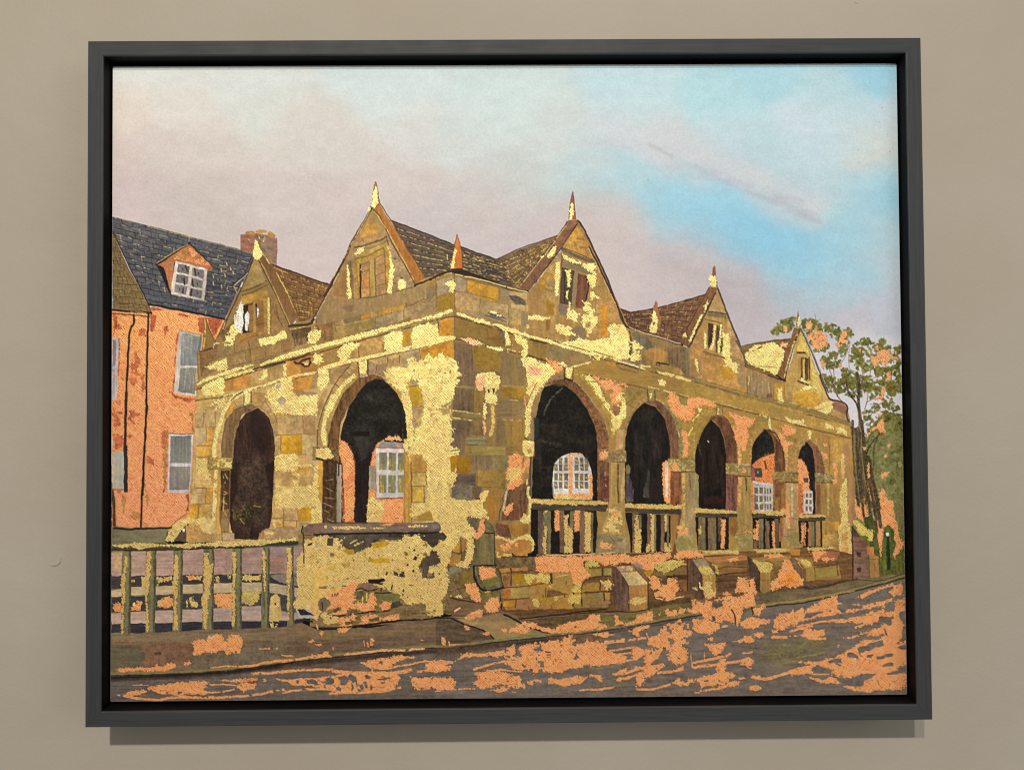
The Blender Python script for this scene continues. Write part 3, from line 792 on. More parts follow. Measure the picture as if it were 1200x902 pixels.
for s, c in (("90,300 240,250 245,380 90,430", (164,146,112)), ("95,435 245,395 245,545 95,560", (144,116,44)), ("250,250 350,290 355,380 250,385", (158,140,108)), ("360,290 640,365 640,470 560,470 355,395", (182,138,50)),
              ("255,395 465,450 465,570 255,540", (178,148,98)), ("475,470 720,510 720,680 600,640 480,600", (164,140,94)), ("650,370 890,410 880,500 645,480", (156,136,98)), ("730,530 830,550 830,690 730,680", (160,138,92)),
              ("720,420 800,430 870,470 880,510 780,505", (92,84,70)), ("540,560 640,590 710,640 560,620", (96,96,92)), ("830,560 960,580 900,700 840,700", (128,114,86)), ("950,480 1130,490 1130,590 950,580", (142,110,42)),
              ("905,650 1085,650 1080,735 905,710", (118,92,42)), ("890,710 1080,740 1200,790 1200,860 940,770", (168,124,62)), ("950,600 1200,600 1200,680 1140,700 1100,740 1080,640", (160,128,78)),
              ("120,640 240,625 240,770 110,790", (188,142,66)), ("250,630 525,690 530,830 420,800 250,770", (126,102,52)), ("530,710 640,740 690,810 680,880 540,850", (120,94,46)), ("0,860 240,820 240,1000 0,960", (188,140,66))):
    P(s, c, soft=1.2, var=.10, lab=False)
for s in ("240,250 250,560","245,620 240,900","355,290 355,395","640,370 640,480","470,460 465,570","720,510 722,690","250,385 360,400 640,475","90,300 90,560","100,640 112,790","530,700 535,830","640,740 680,790 690,870"):
    L(s, .8, (104,82,50), sm=False, br=.15)
for s in ("725,430 800,455 870,490","740,450 850,500","760,425 850,460","540,580 600,600 660,610","520,600 600,625 700,660"): L(s, 1.2, (64,60,56), br=.1)
G("165,320 200,300 240,285 250,350 215,405 205,380 215,350 180,340", rag=.6)
G("540,560 600,565 620,580 560,580", rag=.4); G("620,600 680,605 640,612", rag=.3)

# ---------------------------------------------------------------- gables
def gable(label, face, col, var=.1):
    i = rg('painted_gable', label)
    P(face, col, var=var, st='v')
    return i
T(0,0,1)
GA = gable(None, "299,304 305,305 328,347 344,383 348,400 300,424 246,428 252,404 270,360", (132,108,66))
T(230,350)
for s, c in (("410,40 520,0 600,0 610,290 540,310 400,350 410,200", (140,112,62)), ("650,0 700,0 780,230 800,330 700,320 660,310", (138,108,66)), ("560,0 640,0 640,300 570,300", (156,128,70)), ("340,390 600,300 600,420 340,480", (140,114,72)),
              ("380,340 640,290 520,330 350,395", (160,118,48)), ("200,320 330,200 320,280 240,380", (110,82,52)), ("480,440 600,430 600,520 480,560", (138,112,68)), ("620,420 740,390 750,470 620,510", (150,120,76)), ("330,490 430,480 440,560 280,600", (148,124,80)),
              ("760,380 830,370 840,460 760,480", (136,104,66)), ("0,480 180,400 200,520 120,570 20,720", (112,86,56)), ("70,620 180,630 60,700", (124,98,62)), ("180,440 330,400 330,490 180,520", (132,112,74)),
              ("800,270 1010,250 990,370 870,420 860,370 830,300", (92,72,48)), ("1040,240 1200,60 1200,380 1120,380 1080,300", (128,98,58)), ("860,360 970,340 960,400 860,430", (122,98,66))):
    P(s, c, soft=1.2, var=.14, st='n', lab=False)
T(120,240,6)
P("1060,390 1100,410 1145,540 1060,580 1000,600 1010,540", (150,128,80), soft=1.2, lab=False)
P("975,650 1160,600 1160,640 1000,700 980,690", (172,136,62), soft=1, lab=False)
for s, w, c in (("975,615 1060,590 1150,540", 1.8, (92,72,46)), ("985,640 1070,612 1160,565", 1.2, (84,64,40)), ("1000,590 1140,545", .9, (160,136,84))): L(s, w, c)
T(230,350)
G("270,330 300,280 330,200 370,130 400,160 385,300 340,330 320,420 260,410 240,390", rag=.9, hole=.15)
leafpatch("340,170 375,60 395,25 418,60 420,200 400,310 375,290 350,260 325,240", np.array((226,222,206.)), rag=.7)
P("415,60 500,40 500,295 412,305", (44,32,28), soft=.8, lab=False)
P("455,60 498,48 500,290 460,292", (128,94,58), soft=.8, lab=False)
P("428,140 450,105 465,140 466,200 450,290 432,285 428,200", (228,226,212), rag=.4, lab=False)
P("498,30 522,25 522,300 500,300", (164,138,80), lab=False)
P("522,45 590,20 600,290 530,300", (132,96,54), lab=False)
P("520,50 534,48 534,150 522,160", (40,30,28), lab=False)
P("532,80 550,90 550,130 540,165 530,160", (226,220,200), rag=.3, lab=False)
for s in ("530,180 580,160","530,240 590,215","540,120 590,100","470,200 500,190"): L(s, .8, (90,60,34))
L("635,0 640,150 640,310", 2.6, (222,196,116), lab=False, leaf=.8)
L("650,0 655,150 655,310", .8, (98,76,44))
L("380,390 460,345 540,320", 1.4, (130,80,36))
for s in ("330,390 335,480","430,480 440,560","475,440 480,560","605,425 610,520","745,400 752,465","250,610 600,530 700,500","340,480 600,420 820,370","180,520 330,490"): L(s, .9, (98,76,46), sm=False, br=.15)
for s in ("850,300 870,420","890,300 890,400","930,280 920,400","1060,180 1080,300","1120,200 1135,370","700,60 720,160","690,120 760,250","460,370 470,470"): L(s, 1.5, (76,56,38), op=.6)
G("545,355 640,340 690,330 760,285 785,300 795,350 720,370 690,400 560,420 550,390", rag=.7)
G("980,310 1005,290 1020,300 1040,245 1060,270 1100,290 1090,350 1040,395 990,390", rag=.8)
G("80,605 130,590 140,565 220,550 255,525 275,570 270,640 200,635 180,610 130,625", rag=.8)
T(125,350)
P("845,330 870,170 945,380 940,430 835,455", (120,96,52), lab=False, st='v')
L("870,175 865,300 850,430", 1.6, (206,176,96), br=.15, leaf=.7); L("870,175 900,270 950,380", 1.6, (96,74,44)); L("800,470 870,455 940,430", 1.6, (60,44,32)); L("805,470 820,700", 2.0, (150,122,72), br=.15)
T(120,240,6)
P("1105,385 1135,345 1200,430 1290,600 1380,790 1330,850 1240,650 1160,480", (108,80,50), st='v', lab=True)
L("1100,390 1150,500 1230,660 1320,860", 1.2, (60,42,30)); L("1100,380 1180,540 1290,780 1320,850", .9, (186,158,100), br=.2)
L("1132,350 1210,460 1300,620", 1.4, (220,192,110), br=.2, leaf=.7); L("1300,620 1360,760", .9, (196,166,96), br=.25)
L("1065,380 1040,440 980,580 900,760 840,900", 1.6, (66,46,34)); L("1055,360 980,540 950,600", 1.0, (50,36,30))
L("925,560 1025,475", 1.3, (30,32,40)); L("930,570 1020,485", .8, (196,190,150)); L("925,580 945,620", 1.0, (170,160,110))
L("985,550 975,580", 1.4, (226,220,206), sm=False)
T(230,350)
L("815,245 870,240 1000,225 1030,190", 3.2, (66,48,36)); L("825,275 900,262 990,240", 1.0, (220,196,120), br=.2)
L("1010,200 1080,110 1150,0", 1.6, (60,44,34)); L("1035,215 1060,160 1110,90", 1.2, (216,190,130), br=.3)
L("265,185 220,270 160,395", 1.2, (50,36,30)); L("262,200 225,290", 1.0, (210,190,150), br=.35); L("150,430 160,400 200,395", 1.4, (226,210,170), br=.25)
rg('painted_finial')
T(220,200,6)
P("475,490 490,500 505,540 525,575 520,610 490,632 460,605 465,560", (236,214,130), lab=True)
G("475,490 490,500 505,540 525,575 520,610 490,632 460,605 465,560", rag=.3)
L("480,470 505,500 525,570", .9, (110,84,50), br=.1)

T(0,0,1)
GB = gable('painted gable with a two light window between gold strips', "437,245 441,247 487,333 500,330 500,350 372,382 371,372 387,338 415,282", (156,130,86), .1)
T(380,200,6)
for s, c in (("345,290 440,440 440,465 220,530 270,420", (172,140,84)), ("300,380 380,370 370,440 250,480", (186,144,70)), ("450,480 640,800 500,850 450,860", (160,136,96)), ("430,500 460,560 490,700 470,860 430,870", (180,144,62)),
              ("160,660 215,620 240,900 60,900 110,740", (158,126,78)), ("60,880 150,680 160,900", (146,112,68)), ("215,580 420,500 425,540 215,620", (176,152,84)), ("220,620 420,545 430,870 240,900", (168,138,72)),
              ("160,640 190,630 200,900 180,900", (110,92,66))):
    P(s, c, soft=1.2, var=.12, st='n', lab=False)
P("230,660 250,660 262,900 240,900", (184,138,42), lab=False)
P("250,660 312,640 318,880 262,895", (172,134,86), lab=False, st='n'); P("358,610 425,590 432,870 366,880", (170,134,84), lab=False)
P("248,660 262,655 262,900 250,900", (62,44,32), lab=False); P("312,630 356,615 362,880 320,890", (170,146,84), lab=False, st='v')
for s in ("255,665 310,645","262,720 315,700","265,780 315,760","268,830 315,820","360,615 425,590","375,670 420,660","370,740 425,720","372,810 428,800"): L(s, .9, (104,76,44), sm=False)
P("290,740 312,735 315,830 270,840 268,790", (190,130,62), soft=2, lab=False, op=.7)
P("365,740 400,735 400,870 370,870", (130,106,78), soft=2, lab=False, op=.5)
for s, w, c in (("215,545 300,525 440,470", 1.8, (92,74,54)), ("220,560 330,545 445,495", 1.0, (110,88,56)), ("215,625 310,600 420,545", 1.4, (112,82,40)), ("420,545 428,600", 1.2, (112,82,44)), ("318,640 322,890", 1.0, (112,84,44)), ("358,620 366,880", 1.4, (96,70,42)),
                ("428,600 436,870", 1.0, (98,76,50)), ("222,640 250,900", .9, (120,94,52)), ("240,905 330,895 440,870 640,815", 1.2, (92,72,46)), ("186,640 200,760 205,900", 1.0, (90,74,54)), ("440,470 450,520", 1.4, (90,72,50))):
    L(s, w, c)
for x, y in ((500,622),(545,755),(492,795),(255,690),(258,712)): L(f"{x-6},{y} {x+7},{y+2}", 1.5, (70,54,44), sm=False)
L("258,700 262,690", 1.0, (230,220,190), sm=False)
T(370,270)
P("240,670 330,655 330,700 300,730 245,700", (100,84,66), soft=2, op=.7, lab=False)
T(380,200,6)
G("235,560 280,540 275,575 245,590", rag=.5); G("212,585 240,575 225,605", rag=.4)
G("162,670 172,670 180,780 195,880 175,905 165,890 165,780", rag=.45); G("458,575 470,580 475,640 492,700 480,780 470,860 440,860 455,780 460,680", rag=.6)
G("520,780 545,765 575,790 572,830 530,840 512,825", rag=.6); G("855,790 910,765 925,800 905,865 880,850 895,820 865,805", rag=.6); G("445,540 460,548 458,555", rag=.3)
BB = rg('painted_gable_coping')
P("350,265 390,235 420,290 465,355 540,480 620,610 710,755 640,800 580,680 500,530 440,410", (162,108,50), st='v', var=.16)
L("350,275 400,340 470,490 540,620 640,800", 1.5, (82,58,40)); L("360,290 430,400 500,520 570,650 630,770", .8, (222,192,120), br=.3)
L("395,235 470,350 560,500 710,750", 1.0, (96,62,36)); L("405,280 480,400 600,600", 2.0, (184,132,70), op=.5, br=.1)
L("640,810 720,780 850,725 935,700", 3.2, (56,42,32), lab=True); L("650,815 740,780 860,730 920,712", .8, (214,186,110), br=.3)
L("935,700 1050,735 1200,790", 3.4, (50,38,32), lab=True)
T(500,290)
L("235,215 380,250 520,295 700,355 890,395", 3.4, (50,38,32), lab=True); L("255,240 380,265 540,300 620,330 800,375 890,400", 1.5, (218,194,120), br=.15)
L("245,190 330,215 500,270 640,310", 1.2, (36,30,28), br=.1)
T(380,200,6)
L("340,265 300,330 200,500 130,650 0,880", 2.6, (74,52,38), lab=True); L("330,275 260,400 160,580 60,760", .9, (208,178,116), br=.2)
T(370,270)
L("250,260 160,440 60,640 0,740", 2.0, (60,40,32), lab=True); L("200,380 110,560 10,740", .8, (214,186,126), br=.25)
rg('painted_finial')
T(380,200,6)
P("362,85 372,90 380,150 395,240 370,265 325,262 340,200 350,110", (140,104,56))
G("358,115 372,112 378,165 382,230 355,265 330,250 342,190", rag=.3); G("330,260 318,290 308,290 318,265", rag=.3)
L("366,85 380,150 398,235 450,320", .9, (96,70,44))
rg('painted_finial')
P("935,450 944,480 965,560 972,690 890,690 905,600 920,520", (188,112,50), st='v')
G("912,560 932,555 922,620 915,690 890,692 885,655 905,620", rag=.5)
L("935,452 912,560 888,690", .9, (96,64,40)); L("938,455 966,570 972,690", .8, (120,68,36)); P("890,690 975,690 960,706 900,706", (60,44,36), lab=False)
L("868,595 868,625", 1.2, (226,204,130), sm=False)

T(0,0,1)
GC = gable('painted gable over the arcade with torn gold leaf around its window', "676,262 682,263 702,304 724,354 737,385 738,424 735,426 620,396 618,345 640,320 660,292", (160,128,76))
T(540,200,6)
for s, c in (("820,392 880,480 940,640 940,660 715,560 740,500", (178,138,72)), ("830,400 850,400 800,500 760,520 790,440", (190,146,60)), ("715,555 940,640 945,665 720,580", (112,100,74)),
              ("590,700 660,600 670,900 490,860 560,780", (168,134,74)), ("590,720 660,715 660,750 590,750", (166,132,60)), ("550,760 590,740 590,850 560,850", (176,136,52))):
    P(s, c, soft=1.2, var=.12, lab=False)
for s in ("820,480 870,485","800,500 815,530","840,540 890,545"): L(s, 2, (120,88,54), op=.7)
T(640,290)
for s, c in (("0,180 90,80 90,600 60,660 0,640", (172,142,86)), ("0,225 70,225 70,260 0,260", (176,136,62)), ("440,210 480,220 650,640 700,700 560,740 540,800 420,800 400,640 440,540", (180,142,82)), ("490,500 540,520 540,780 480,780", (196,138,52)),
              ("0,460 75,490 70,600 0,590", (150,116,44)), ("110,500 190,520 180,600 120,600", (112,100,84)), ("230,700 330,690 370,800 300,820 200,830", (124,106,76)), ("420,540 440,480 440,600", (124,112,86)), ("0,640 40,640 30,730 0,740", (122,92,44)),
              ("370,780 460,760 520,820 400,830", (166,128,70))):
    P(s, c, soft=1.5, var=.12, lab=False)
for s in ("0,320 70,350","0,370 70,390"): L(s, 2.4, (120,98,72), op=.7)
P("120,110 160,100 420,190 400,240 130,160", (104,92,70), lab=False)
rg('painted_window')
P("140,175 250,210 250,520 120,500", (76,62,46), st='v')
P("272,230 355,255 360,330 350,540 255,535", (104,68,48), st='v')
P("250,205 282,215 262,530 228,525 240,300", (140,122,90), st='v')
L("350,260 370,340 350,480", 2.0, (58,44,36)); L("320,240 310,520", 1.0, (124,84,60), br=.1); L("165,200 160,490", 1.2, (50,40,32))
P("160,100 260,160 380,210 370,235 250,200 140,165", (122,108,78), lab=False)
P("95,60 140,50 135,180 115,480 75,490 85,200", (156,134,92), lab=False, st='v')
L("135,60 140,180 120,490", 1.2, (86,70,50)); L("140,15 280,80 430,145", 3.2, (94,84,66)); L("140,5 300,60 430,130", 1.0, (60,50,40))
use(GC)
G("88,140 128,130 120,260 105,430 82,430 85,260", rag=.35)
G("142,60 175,75 200,100 240,100 265,120 305,130 310,150 260,140 215,130 160,105", rag=.7)
G("320,140 360,150 440,150 440,190 400,225 350,200 320,170", rag=.7)
G("170,200 215,205 218,270 210,350 190,350 190,270", rag=.6); G("180,390 195,385 192,460 180,455", rag=.5)
G("360,250 400,250 440,225 440,330 410,365 385,350 380,320 360,290", rag=.8)
G("385,410 420,395 480,455 430,445 410,460 395,435", rag=.6); G("205,480 215,500 195,570 240,560 290,600 270,650 200,640 185,600", rag=1.2, hole=.2); G("330,480 390,500 420,560 415,620 370,590 330,540", rag=1.3, hole=.1)
G("310,610 360,590 450,620 450,680 400,740 375,810 350,740 320,690", rag=1.4, hole=.15)
G("90,685 200,690 240,710 200,735 270,775 160,770 90,720", rag=1.0, st='h')
G("560,680 650,675 690,700 700,740 735,765 730,960 690,960 600,920 540,960 470,900 440,910 480,850 560,820 580,790 550,720", rag=1.0)
G("200,830 300,820 340,800 390,820 480,830 540,850 600,900 480,930 320,900 260,880", rag=1.2, st='h')
CB = rg('painted_gable_coping')
T(540,200,6)
P("745,360 780,350 825,352 835,372 790,420 700,550 610,680 480,850 415,815 560,640 690,455", (112,80,58), var=.14, st='n')
L("745,365 690,455 560,620 415,815", 1.1, (60,44,38)); L("740,390 640,530 500,710 420,810", .9, (214,184,120), br=.2); L("820,378 720,530 600,690 485,850", 1.6, (58,40,34)); L("610,690 520,800 485,850", .9, (220,196,140), br=.2)
G("650,540 675,535 665,575 630,615 605,620 620,580", rag=.5); G("560,610 600,590 570,630", rag=.5)
L("825,355 845,375 900,480 960,610 1030,760 1080,900", 2.2, (62,48,42), lab=True)
T(640,290)
L("380,0 470,180 560,370 640,540 700,700", 2.2, (62,48,42), lab=True); L("375,10 440,150 530,330 620,520", .8, (206,180,122), br=.2); L("640,540 660,620 710,710", 2.0, (70,56,44))
rg('painted_finial')
T(540,200,6)
P("791,148 797,160 805,240 816,350 757,350 765,260 780,190", (124,76,58), st='v')
G("778,245 790,235 798,290 785,348 765,345 768,290", rag=.5)

# ---- right hand parapets and gables
T(0,0,1)
use(RF)
P("737,386 808,408 809,446 740,426", (112,94,64), soft=1.2, var=.2, st='v', lab=True)
P("874,432 920,446 926,478 875,466", (128,106,76), soft=1.2, var=.18, st='v', lab=True)
T(780,400)
for s, c in (("20,60 200,60 200,300 160,330 130,240 60,210 30,180", (92,80,60)), ("0,200 130,250 180,310 0,280", (132,112,60)), ("180,40 215,50 210,330 175,320", (104,96,76)), ("710,290 950,350 940,520 720,460", (130,112,84)), ("950,370 1060,370 1050,570 950,530", (148,118,56)),
              ("1060,360 1150,300 1130,560 1050,580", (146,124,86))):
    P(s, c, soft=1.5, var=.16, st='v', lab=False)
for s in ("790,350 780,430","850,360 850,460","820,380 810,470","900,370 910,450"): L(s, 1.6, (170,148,116), op=.7)
P("880,465 920,460 940,480 935,500 890,505", (98,72,62), rag=.3, lab=False)
L("710,270 715,470", 2.0, (90,78,52)); L("735,310 730,380", 1.0, (196,176,130))
T(640,390)
for s, c in (("870,120 1000,140 1070,180 1060,250 960,280 870,200", (150,116,70)), ("760,0 900,40 950,130 880,160 780,60", (90,84,70)), ("1080,150 1190,120 1170,300 1090,270", (96,80,60)), ("880,240 1000,280 1180,330 1180,390 920,320", (126,104,60))):
    P(s, c, soft=2, var=.16, st='v', lab=False)
L("735,0 745,110 730,240", 2.8, (92,72,46)); P("960,262 995,255 1000,295 965,292", (36,30,28), rag=.3, lab=False); L("1000,272 1080,285", 1.8, (50,38,32), sm=False); L("975,278 990,282", .9, (180,160,120), sm=False)
G("760,60 800,80 850,135 830,180 835,250 780,245 745,240 755,160", rag=1.1, hole=.1)
T(0,0,1)
gable('painted gable with a narrow gold barred window', "839,338 842,340 853,368 871,416 875,434 875,466 808,446 809,408 828,366", (172,138,80))
T(780,300)
for s, c in (("445,320 470,350 525,510 380,490 400,400", (176,146,96)), ("220,760 330,560 350,850 230,900", (162,126,76)), ("540,560 560,560 660,800 640,900 570,880", (174,142,94))):
    P(s, c, soft=1.5, lab=False, var=.1)
T(780,400)
for s, c in (("330,140 620,180 680,300 700,460 560,420 420,380 320,340", (178,138,76)), ("560,120 690,180 705,440 640,380 620,280", (150,124,86)), ("500,220 600,240 580,350 500,330", (182,138,50)), ("250,120 330,200 320,330 260,330", (184,156,106)), ("220,60 330,80 320,300 220,330", (158,122,74))):
    P(s, c, soft=2, lab=False, var=.1)
rg('painted_window')
T(780,300)
P("375,590 430,600 425,760 400,800 370,830", (66,48,36), st='v'); P("450,615 500,620 500,860 440,850 440,700", (78,66,50), st='v')
L("430,600 420,840", 2.0, (190,160,92)); L("480,620 470,860", 1.2, (150,120,70))
P("375,490 530,515 535,555 365,530", (112,98,70), lab=False); L("375,490 450,500 530,515", 1.4, (70,56,42)); L("350,560 430,575 500,600", 1.2, (84,62,40))
G("425,620 438,620 432,700 425,780 400,835 370,830 390,790 410,770", rag=.5, st='v'); G("480,610 495,600 490,700 475,860 455,860 465,760", rag=.6, st='v'); G("345,680 358,690 355,810 340,820", rag=.4)
G("500,650 520,690 560,680 565,900 510,900 495,850", rag=1.0, st='v', hole=.12)
T(780,400)
G("500,20 560,0 560,80 550,130 590,180 630,200 625,280 600,270 560,230 520,220 520,150 500,100", rag=1.1, hole=.1)
G("260,150 280,170 290,280 270,260", rag=.6); L("330,95 420,120 515,150", 2.0, (118,88,56)); L("350,115 430,135", 1.2, (90,64,44), br=.15)
rg('painted_gable_coping')
T(780,300)
P("385,275 455,285 440,330 380,450 300,620 210,800 130,760 250,560 330,380", (112,80,50), var=.14, st='v')
L("385,278 330,380 230,570 130,760", 1.0, (70,50,38)); L("440,330 370,470 290,640 210,800", 1.8, (66,54,48)); L("0,735 100,765 205,800", 1.6, (60,46,40)); L("0,745 100,775 190,800", .8, (224,206,160), br=.2)
G("335,440 370,400 375,430 350,480 340,500 345,460", rag=.7); G("320,510 330,520 305,580 275,600 280,570", rag=.5); G("250,640 285,605 255,680 215,760 205,750", rag=.5); G("155,700 175,670 185,715 150,720", rag=.4); C("145,715 165,720 150,735", rag=.3)
L("455,285 500,390 560,560 620,700 680,870", 2.2, (76,66,58), lab=True)
T(780,400); L("620,0 680,110 705,230", 2.2, (90,78,62), lab=True)
T(640,290); L("700,700 850,750 1000,800 1200,865", 1.8, (52,42,38)); L("720,700 830,745 1000,795 1180,850", .9, (220,206,170), br=.15)
rg('painted_finial')
T(780,300)
P("430,92 440,100 445,180 460,275 395,272 410,170 418,110", (126,88,62)); G("385,175 440,175 448,220 440,272 400,268 405,230 385,210", rag=.5)
rg('painted_finial')
T(640,290)
P("965,468 980,490 985,540 1000,600 1000,690 975,760 915,750 920,690 940,620 945,520", (140,96,66)); G("945,560 965,560 972,640 978,690 965,755 920,750 915,710 930,660", rag=.6, hole=.05); L("985,600 1000,620 995,690", 2, (138,104,56))
T(0,0,1)
gable('painted gold toned gable at the far end', "938,385 941,388 951,419 967,460 972,470 992,477 994,492 920,474 920,446 925,430", (186,156,88))
T(900,440)
for s, c in (("200,140 420,150 470,260 300,290 220,210", (192,150,62)), ("540,210 600,220 690,270 690,360 560,290", (132,98,76)), ("420,300 560,300 680,350 700,420 600,400", (160,132,86)), ("160,60 220,100 200,240 150,240", (162,136,88)), ("60,80 110,90 100,230 50,220", (160,128,60))):
    P(s, c, soft=2, lab=False, var=.1)
G("90,110 120,120 120,190 140,250 100,270 80,240", rag=.7, hole=.1); G("300,110 380,80 390,120 330,135", rag=.9, hole=.1); G("410,290 480,240 500,225 570,240 570,290 520,330 470,330", rag=1.2, hole=.12); G("270,110 310,130 290,150", rag=.5)
for s in ("480,290 420,310", "270,295 400,330"): L(s, .9, (120,96,60), br=.2)
T(900,340)
P("245,545 290,370 350,545", (206,176,84), lab=False); P("250,545 355,545 370,570 250,560", (80,62,46), lab=False)
G("300,360 340,500 380,600 420,720 480,900 400,900 380,760 370,640 340,560 290,520", rag=.9, tint=(.86,.86,.8), hole=.1)
rg('painted_window')
P("265,580 370,590 370,800 260,810", (168,138,76)); P("290,595 355,605 350,790 285,785", (84,62,46), st='v'); P("305,610 325,610 325,780 305,780", (196,168,96), lab=False); L("330,600 330,790", 1.2, (60,46,38)); L("265,800 350,835", 2.2, (90,62,44)); L("360,590 365,790", 1.3, (56,42,36))
G("275,770 300,775 350,810 370,800 370,830 300,800", rag=.7)
rg('painted_gable_coping')
P("230,330 290,335 280,380 210,560 150,800 75,755 130,640 190,480", (112,80,50), st='v')
L("285,345 230,480 180,640 150,800", 1.6, (44,36,34)); L("265,380 210,520 165,680 145,770", 1.6, (216,186,110), br=.15, leaf=.5); L("75,750 110,780 150,800", 1.8, (30,26,26)); L("0,750 80,780 150,800", 1.6, (40,32,30))
L("290,345 350,470 420,640 480,790 530,900", 2.3, (86,80,70), lab=True); L("300,345 360,480 430,640 500,820", .8, (170,160,140), br=.2)
T(900,440); L("450,0 490,100 540,205 620,230 690,265 690,370 730,450", 2.0, (66,54,44), lab=True)
rg('painted_finial')
T(900,340)
P("268,183 275,220 285,330 245,325 255,240", (120,92,60)); G("265,235 280,235 285,300 262,325 250,320", rag=.4)
# ---------------------------------------------------------------- cornices
T(0,0,1)
CORN = rg('painted_cornice')
L("229,453 297,432 341,418.5 390,405 443,389 486,378.5 517,370 532,366", 5.2, (150,124,76), lab=True)
L("229,457 297,436 341,423 390,409 443,394 486,383 517,374 532,371", 1.6, (70,54,38), br=.08)
L("229,449 297,427 341,414 390,401 443,384", 1.3, (104,84,58), br=.1)
L("532,366 569,378 620,394 660,406 693,417 725,425 760,431 800,443 833,453 873,465 940,480 996,498", 4.2, (128,108,62), lab=True)
L("532,371 569,382 620,398 660,409 693,419 725,428 760,435 800,447 833,457 873,468.5 940,484 997,502", 1.4, (70,56,40), br=.15)
L("800,440 833,449 873,461 940,477 996,495", 1.2, (92,80,56), br=.2)
L("229,470 277,462.5 306,454 371,438 423,424 477,411.5 510,403.5 532,396", 1.3, (74,56,38), br=.12)
L("532,397 565,404.5 589,411.5 617,417 660,428 668,434 704,443.5 747,453.5 797,464.5 837,473.5 887,486 940,500 953,503.5 996,514", 1.4, (76,60,42), br=.12)
L("797,462.5 837,471 887,484 940,497.5", .9, (206,178,110), br=.15, leaf=.6)
use(RF)
T(780,400)
P("0,310 200,350 400,400 700,490 1200,620 1200,730 800,630 430,530 200,470 0,440", (146,122,66), soft=1.2, var=.10, lab=False)
T(640,390)
P("0,85 400,200 390,240 230,310 0,240", (124,106,70), soft=1.2, var=.10, lab=False); P("70,140 200,170 190,230 70,200", (104,98,76), soft=3, lab=False, op=.6)
P("470,235 600,270 1200,420 1200,540 900,480 500,400 250,330", (134,110,62), soft=1.2, var=.10, lab=False, st='h')
P("530,240 620,260 620,300 540,290", (156,118,50), soft=2, lab=False); L("620,270 625,300 720,335 800,355 805,330", 1.0, (84,64,42))
T(900,440)
P("0,260 300,340 720,450 720,530 400,460 0,360", (150,126,72), soft=1.2, lab=False, var=.1)
T(780,400)
for s in ("270,395 300,400", "250,400 270,470"): L(s, 1.4, (96,80,50), op=.6)

# ---------------------------------------------------------------- arches, near wall
def arch(name_label, soffit, sof_col, opening, dark, dcol2=None):
    i = rg('painted_arch', name_label)
    P(soffit, sof_col, var=.16, st='v')
    P(opening, dark, var=.25, st='v')
    return i
T(230,460)
LFs = LF
use(LF)
# voussoir ring and stones round the first arch
P("420,0 500,0 600,80 700,230 720,370 715,560 690,560 690,400 640,230 540,120 420,110 330,150 250,260 215,450 215,570 150,570 150,480 190,300 245,150 330,60", (182,152,98), var=.08, lab=False)
P("330,60 360,120 260,230 235,210 250,150", (184,142,66), lab=False, soft=1); P("500,0 610,10 560,130 500,90", (176,140,84), lab=False, soft=1); P("610,90 700,230 640,200 570,130", (180,150,104), lab=False, soft=1)
for s in ("320,50 355,120","560,130 610,60","230,210 270,230","195,340 235,350","415,20 415,110","620,190 660,170","660,270 705,260","150,435 225,440","680,380 720,375"): L(s, .8, (120,92,56), sm=False)
L("600,80 700,230 722,370 720,540", .9, (118,92,58), br=.2); L("415,20 415,115", 1.4, (116,112,92))
L("485,0 482,90", 1.6, (104,62,40))
arch('painted dark archway in the near wall', "330,155 400,120 480,105 540,130 500,145 400,200 360,300 335,400 315,580 215,570 215,450 250,260", (104,82,56),
     "540,140 600,180 640,230 675,330 685,420 690,600 675,700 670,900 662,1080 640,1190 550,1240 545,1290 330,1290 300,1200 285,1100 292,900 300,700 315,600 325,450 345,360 380,250 440,180", (58,42,34))
P("280,220 330,170 400,140 330,250 290,330 260,420 250,520 225,540 235,400", (118,92,60), var=.2, st='v', lab=False)
P("330,640 560,560 640,740 640,1000 600,1180 400,1240 320,1150 320,900", (66,54,44), soft=8, lab=False, op=.7, st='n', var=.25)
P("340,1050 420,980 500,1000 490,1100 400,1130 330,1120", (74,68,38), soft=6, lab=False, op=.7, var=.4)
P("300,640 380,600 350,900 300,1000", (46,34,28), soft=3, lab=False); P("600,640 690,600 670,900 640,860 620,770", (44,30,26), soft=2, lab=False)
P("460,160 540,150 620,240 650,400 600,560 500,480", (48,34,30), soft=5, lab=False)
L("380,1110 420,1160", .9, (150,130,70), br=.2); L("500,1000 560,1010", .9, (150,130,70), br=.3); P("310,1020 340,1050 350,1140 320,1130", (110,92,44), rag=.8, op=.6, lab=False)
L("540,120 620,170 675,290 690,420 695,560", .9, (150,124,88), br=.1); L("345,300 325,430 315,580", 1.4, (134,116,84), br=.1)
L("320,150 390,115 480,108 540,130", 1.2, (110,104,84), br=.1)
use(LF)
rg('painted_capital')
P("85,570 130,565 310,585 315,670 210,680 95,670", (150,128,70), var=.2, st='s'); G("150,590 290,590 300,650 210,665 160,640", rag=.9, hole=.42); L("100,600 120,660", 1.6, (120,94,50)); L("90,672 310,676", .9, (76,60,38), br=.1)
rg('painted_column')
P("210,680 298,676 290,900 290,1100 280,1230 330,1240 330,1300 215,1300 205,1200 200,1100", (110,86,50), var=.2, st='v')
P("215,690 290,690 285,1020 215,1040", (68,50,32), var=.3, st='v', lab=False)
for s in ("235,740 250,800","240,870 270,880 240,900","225,960 265,980","230,1030 260,1090","250,720 270,760"): L(s, 1.0, (170,146,96), br=.2)
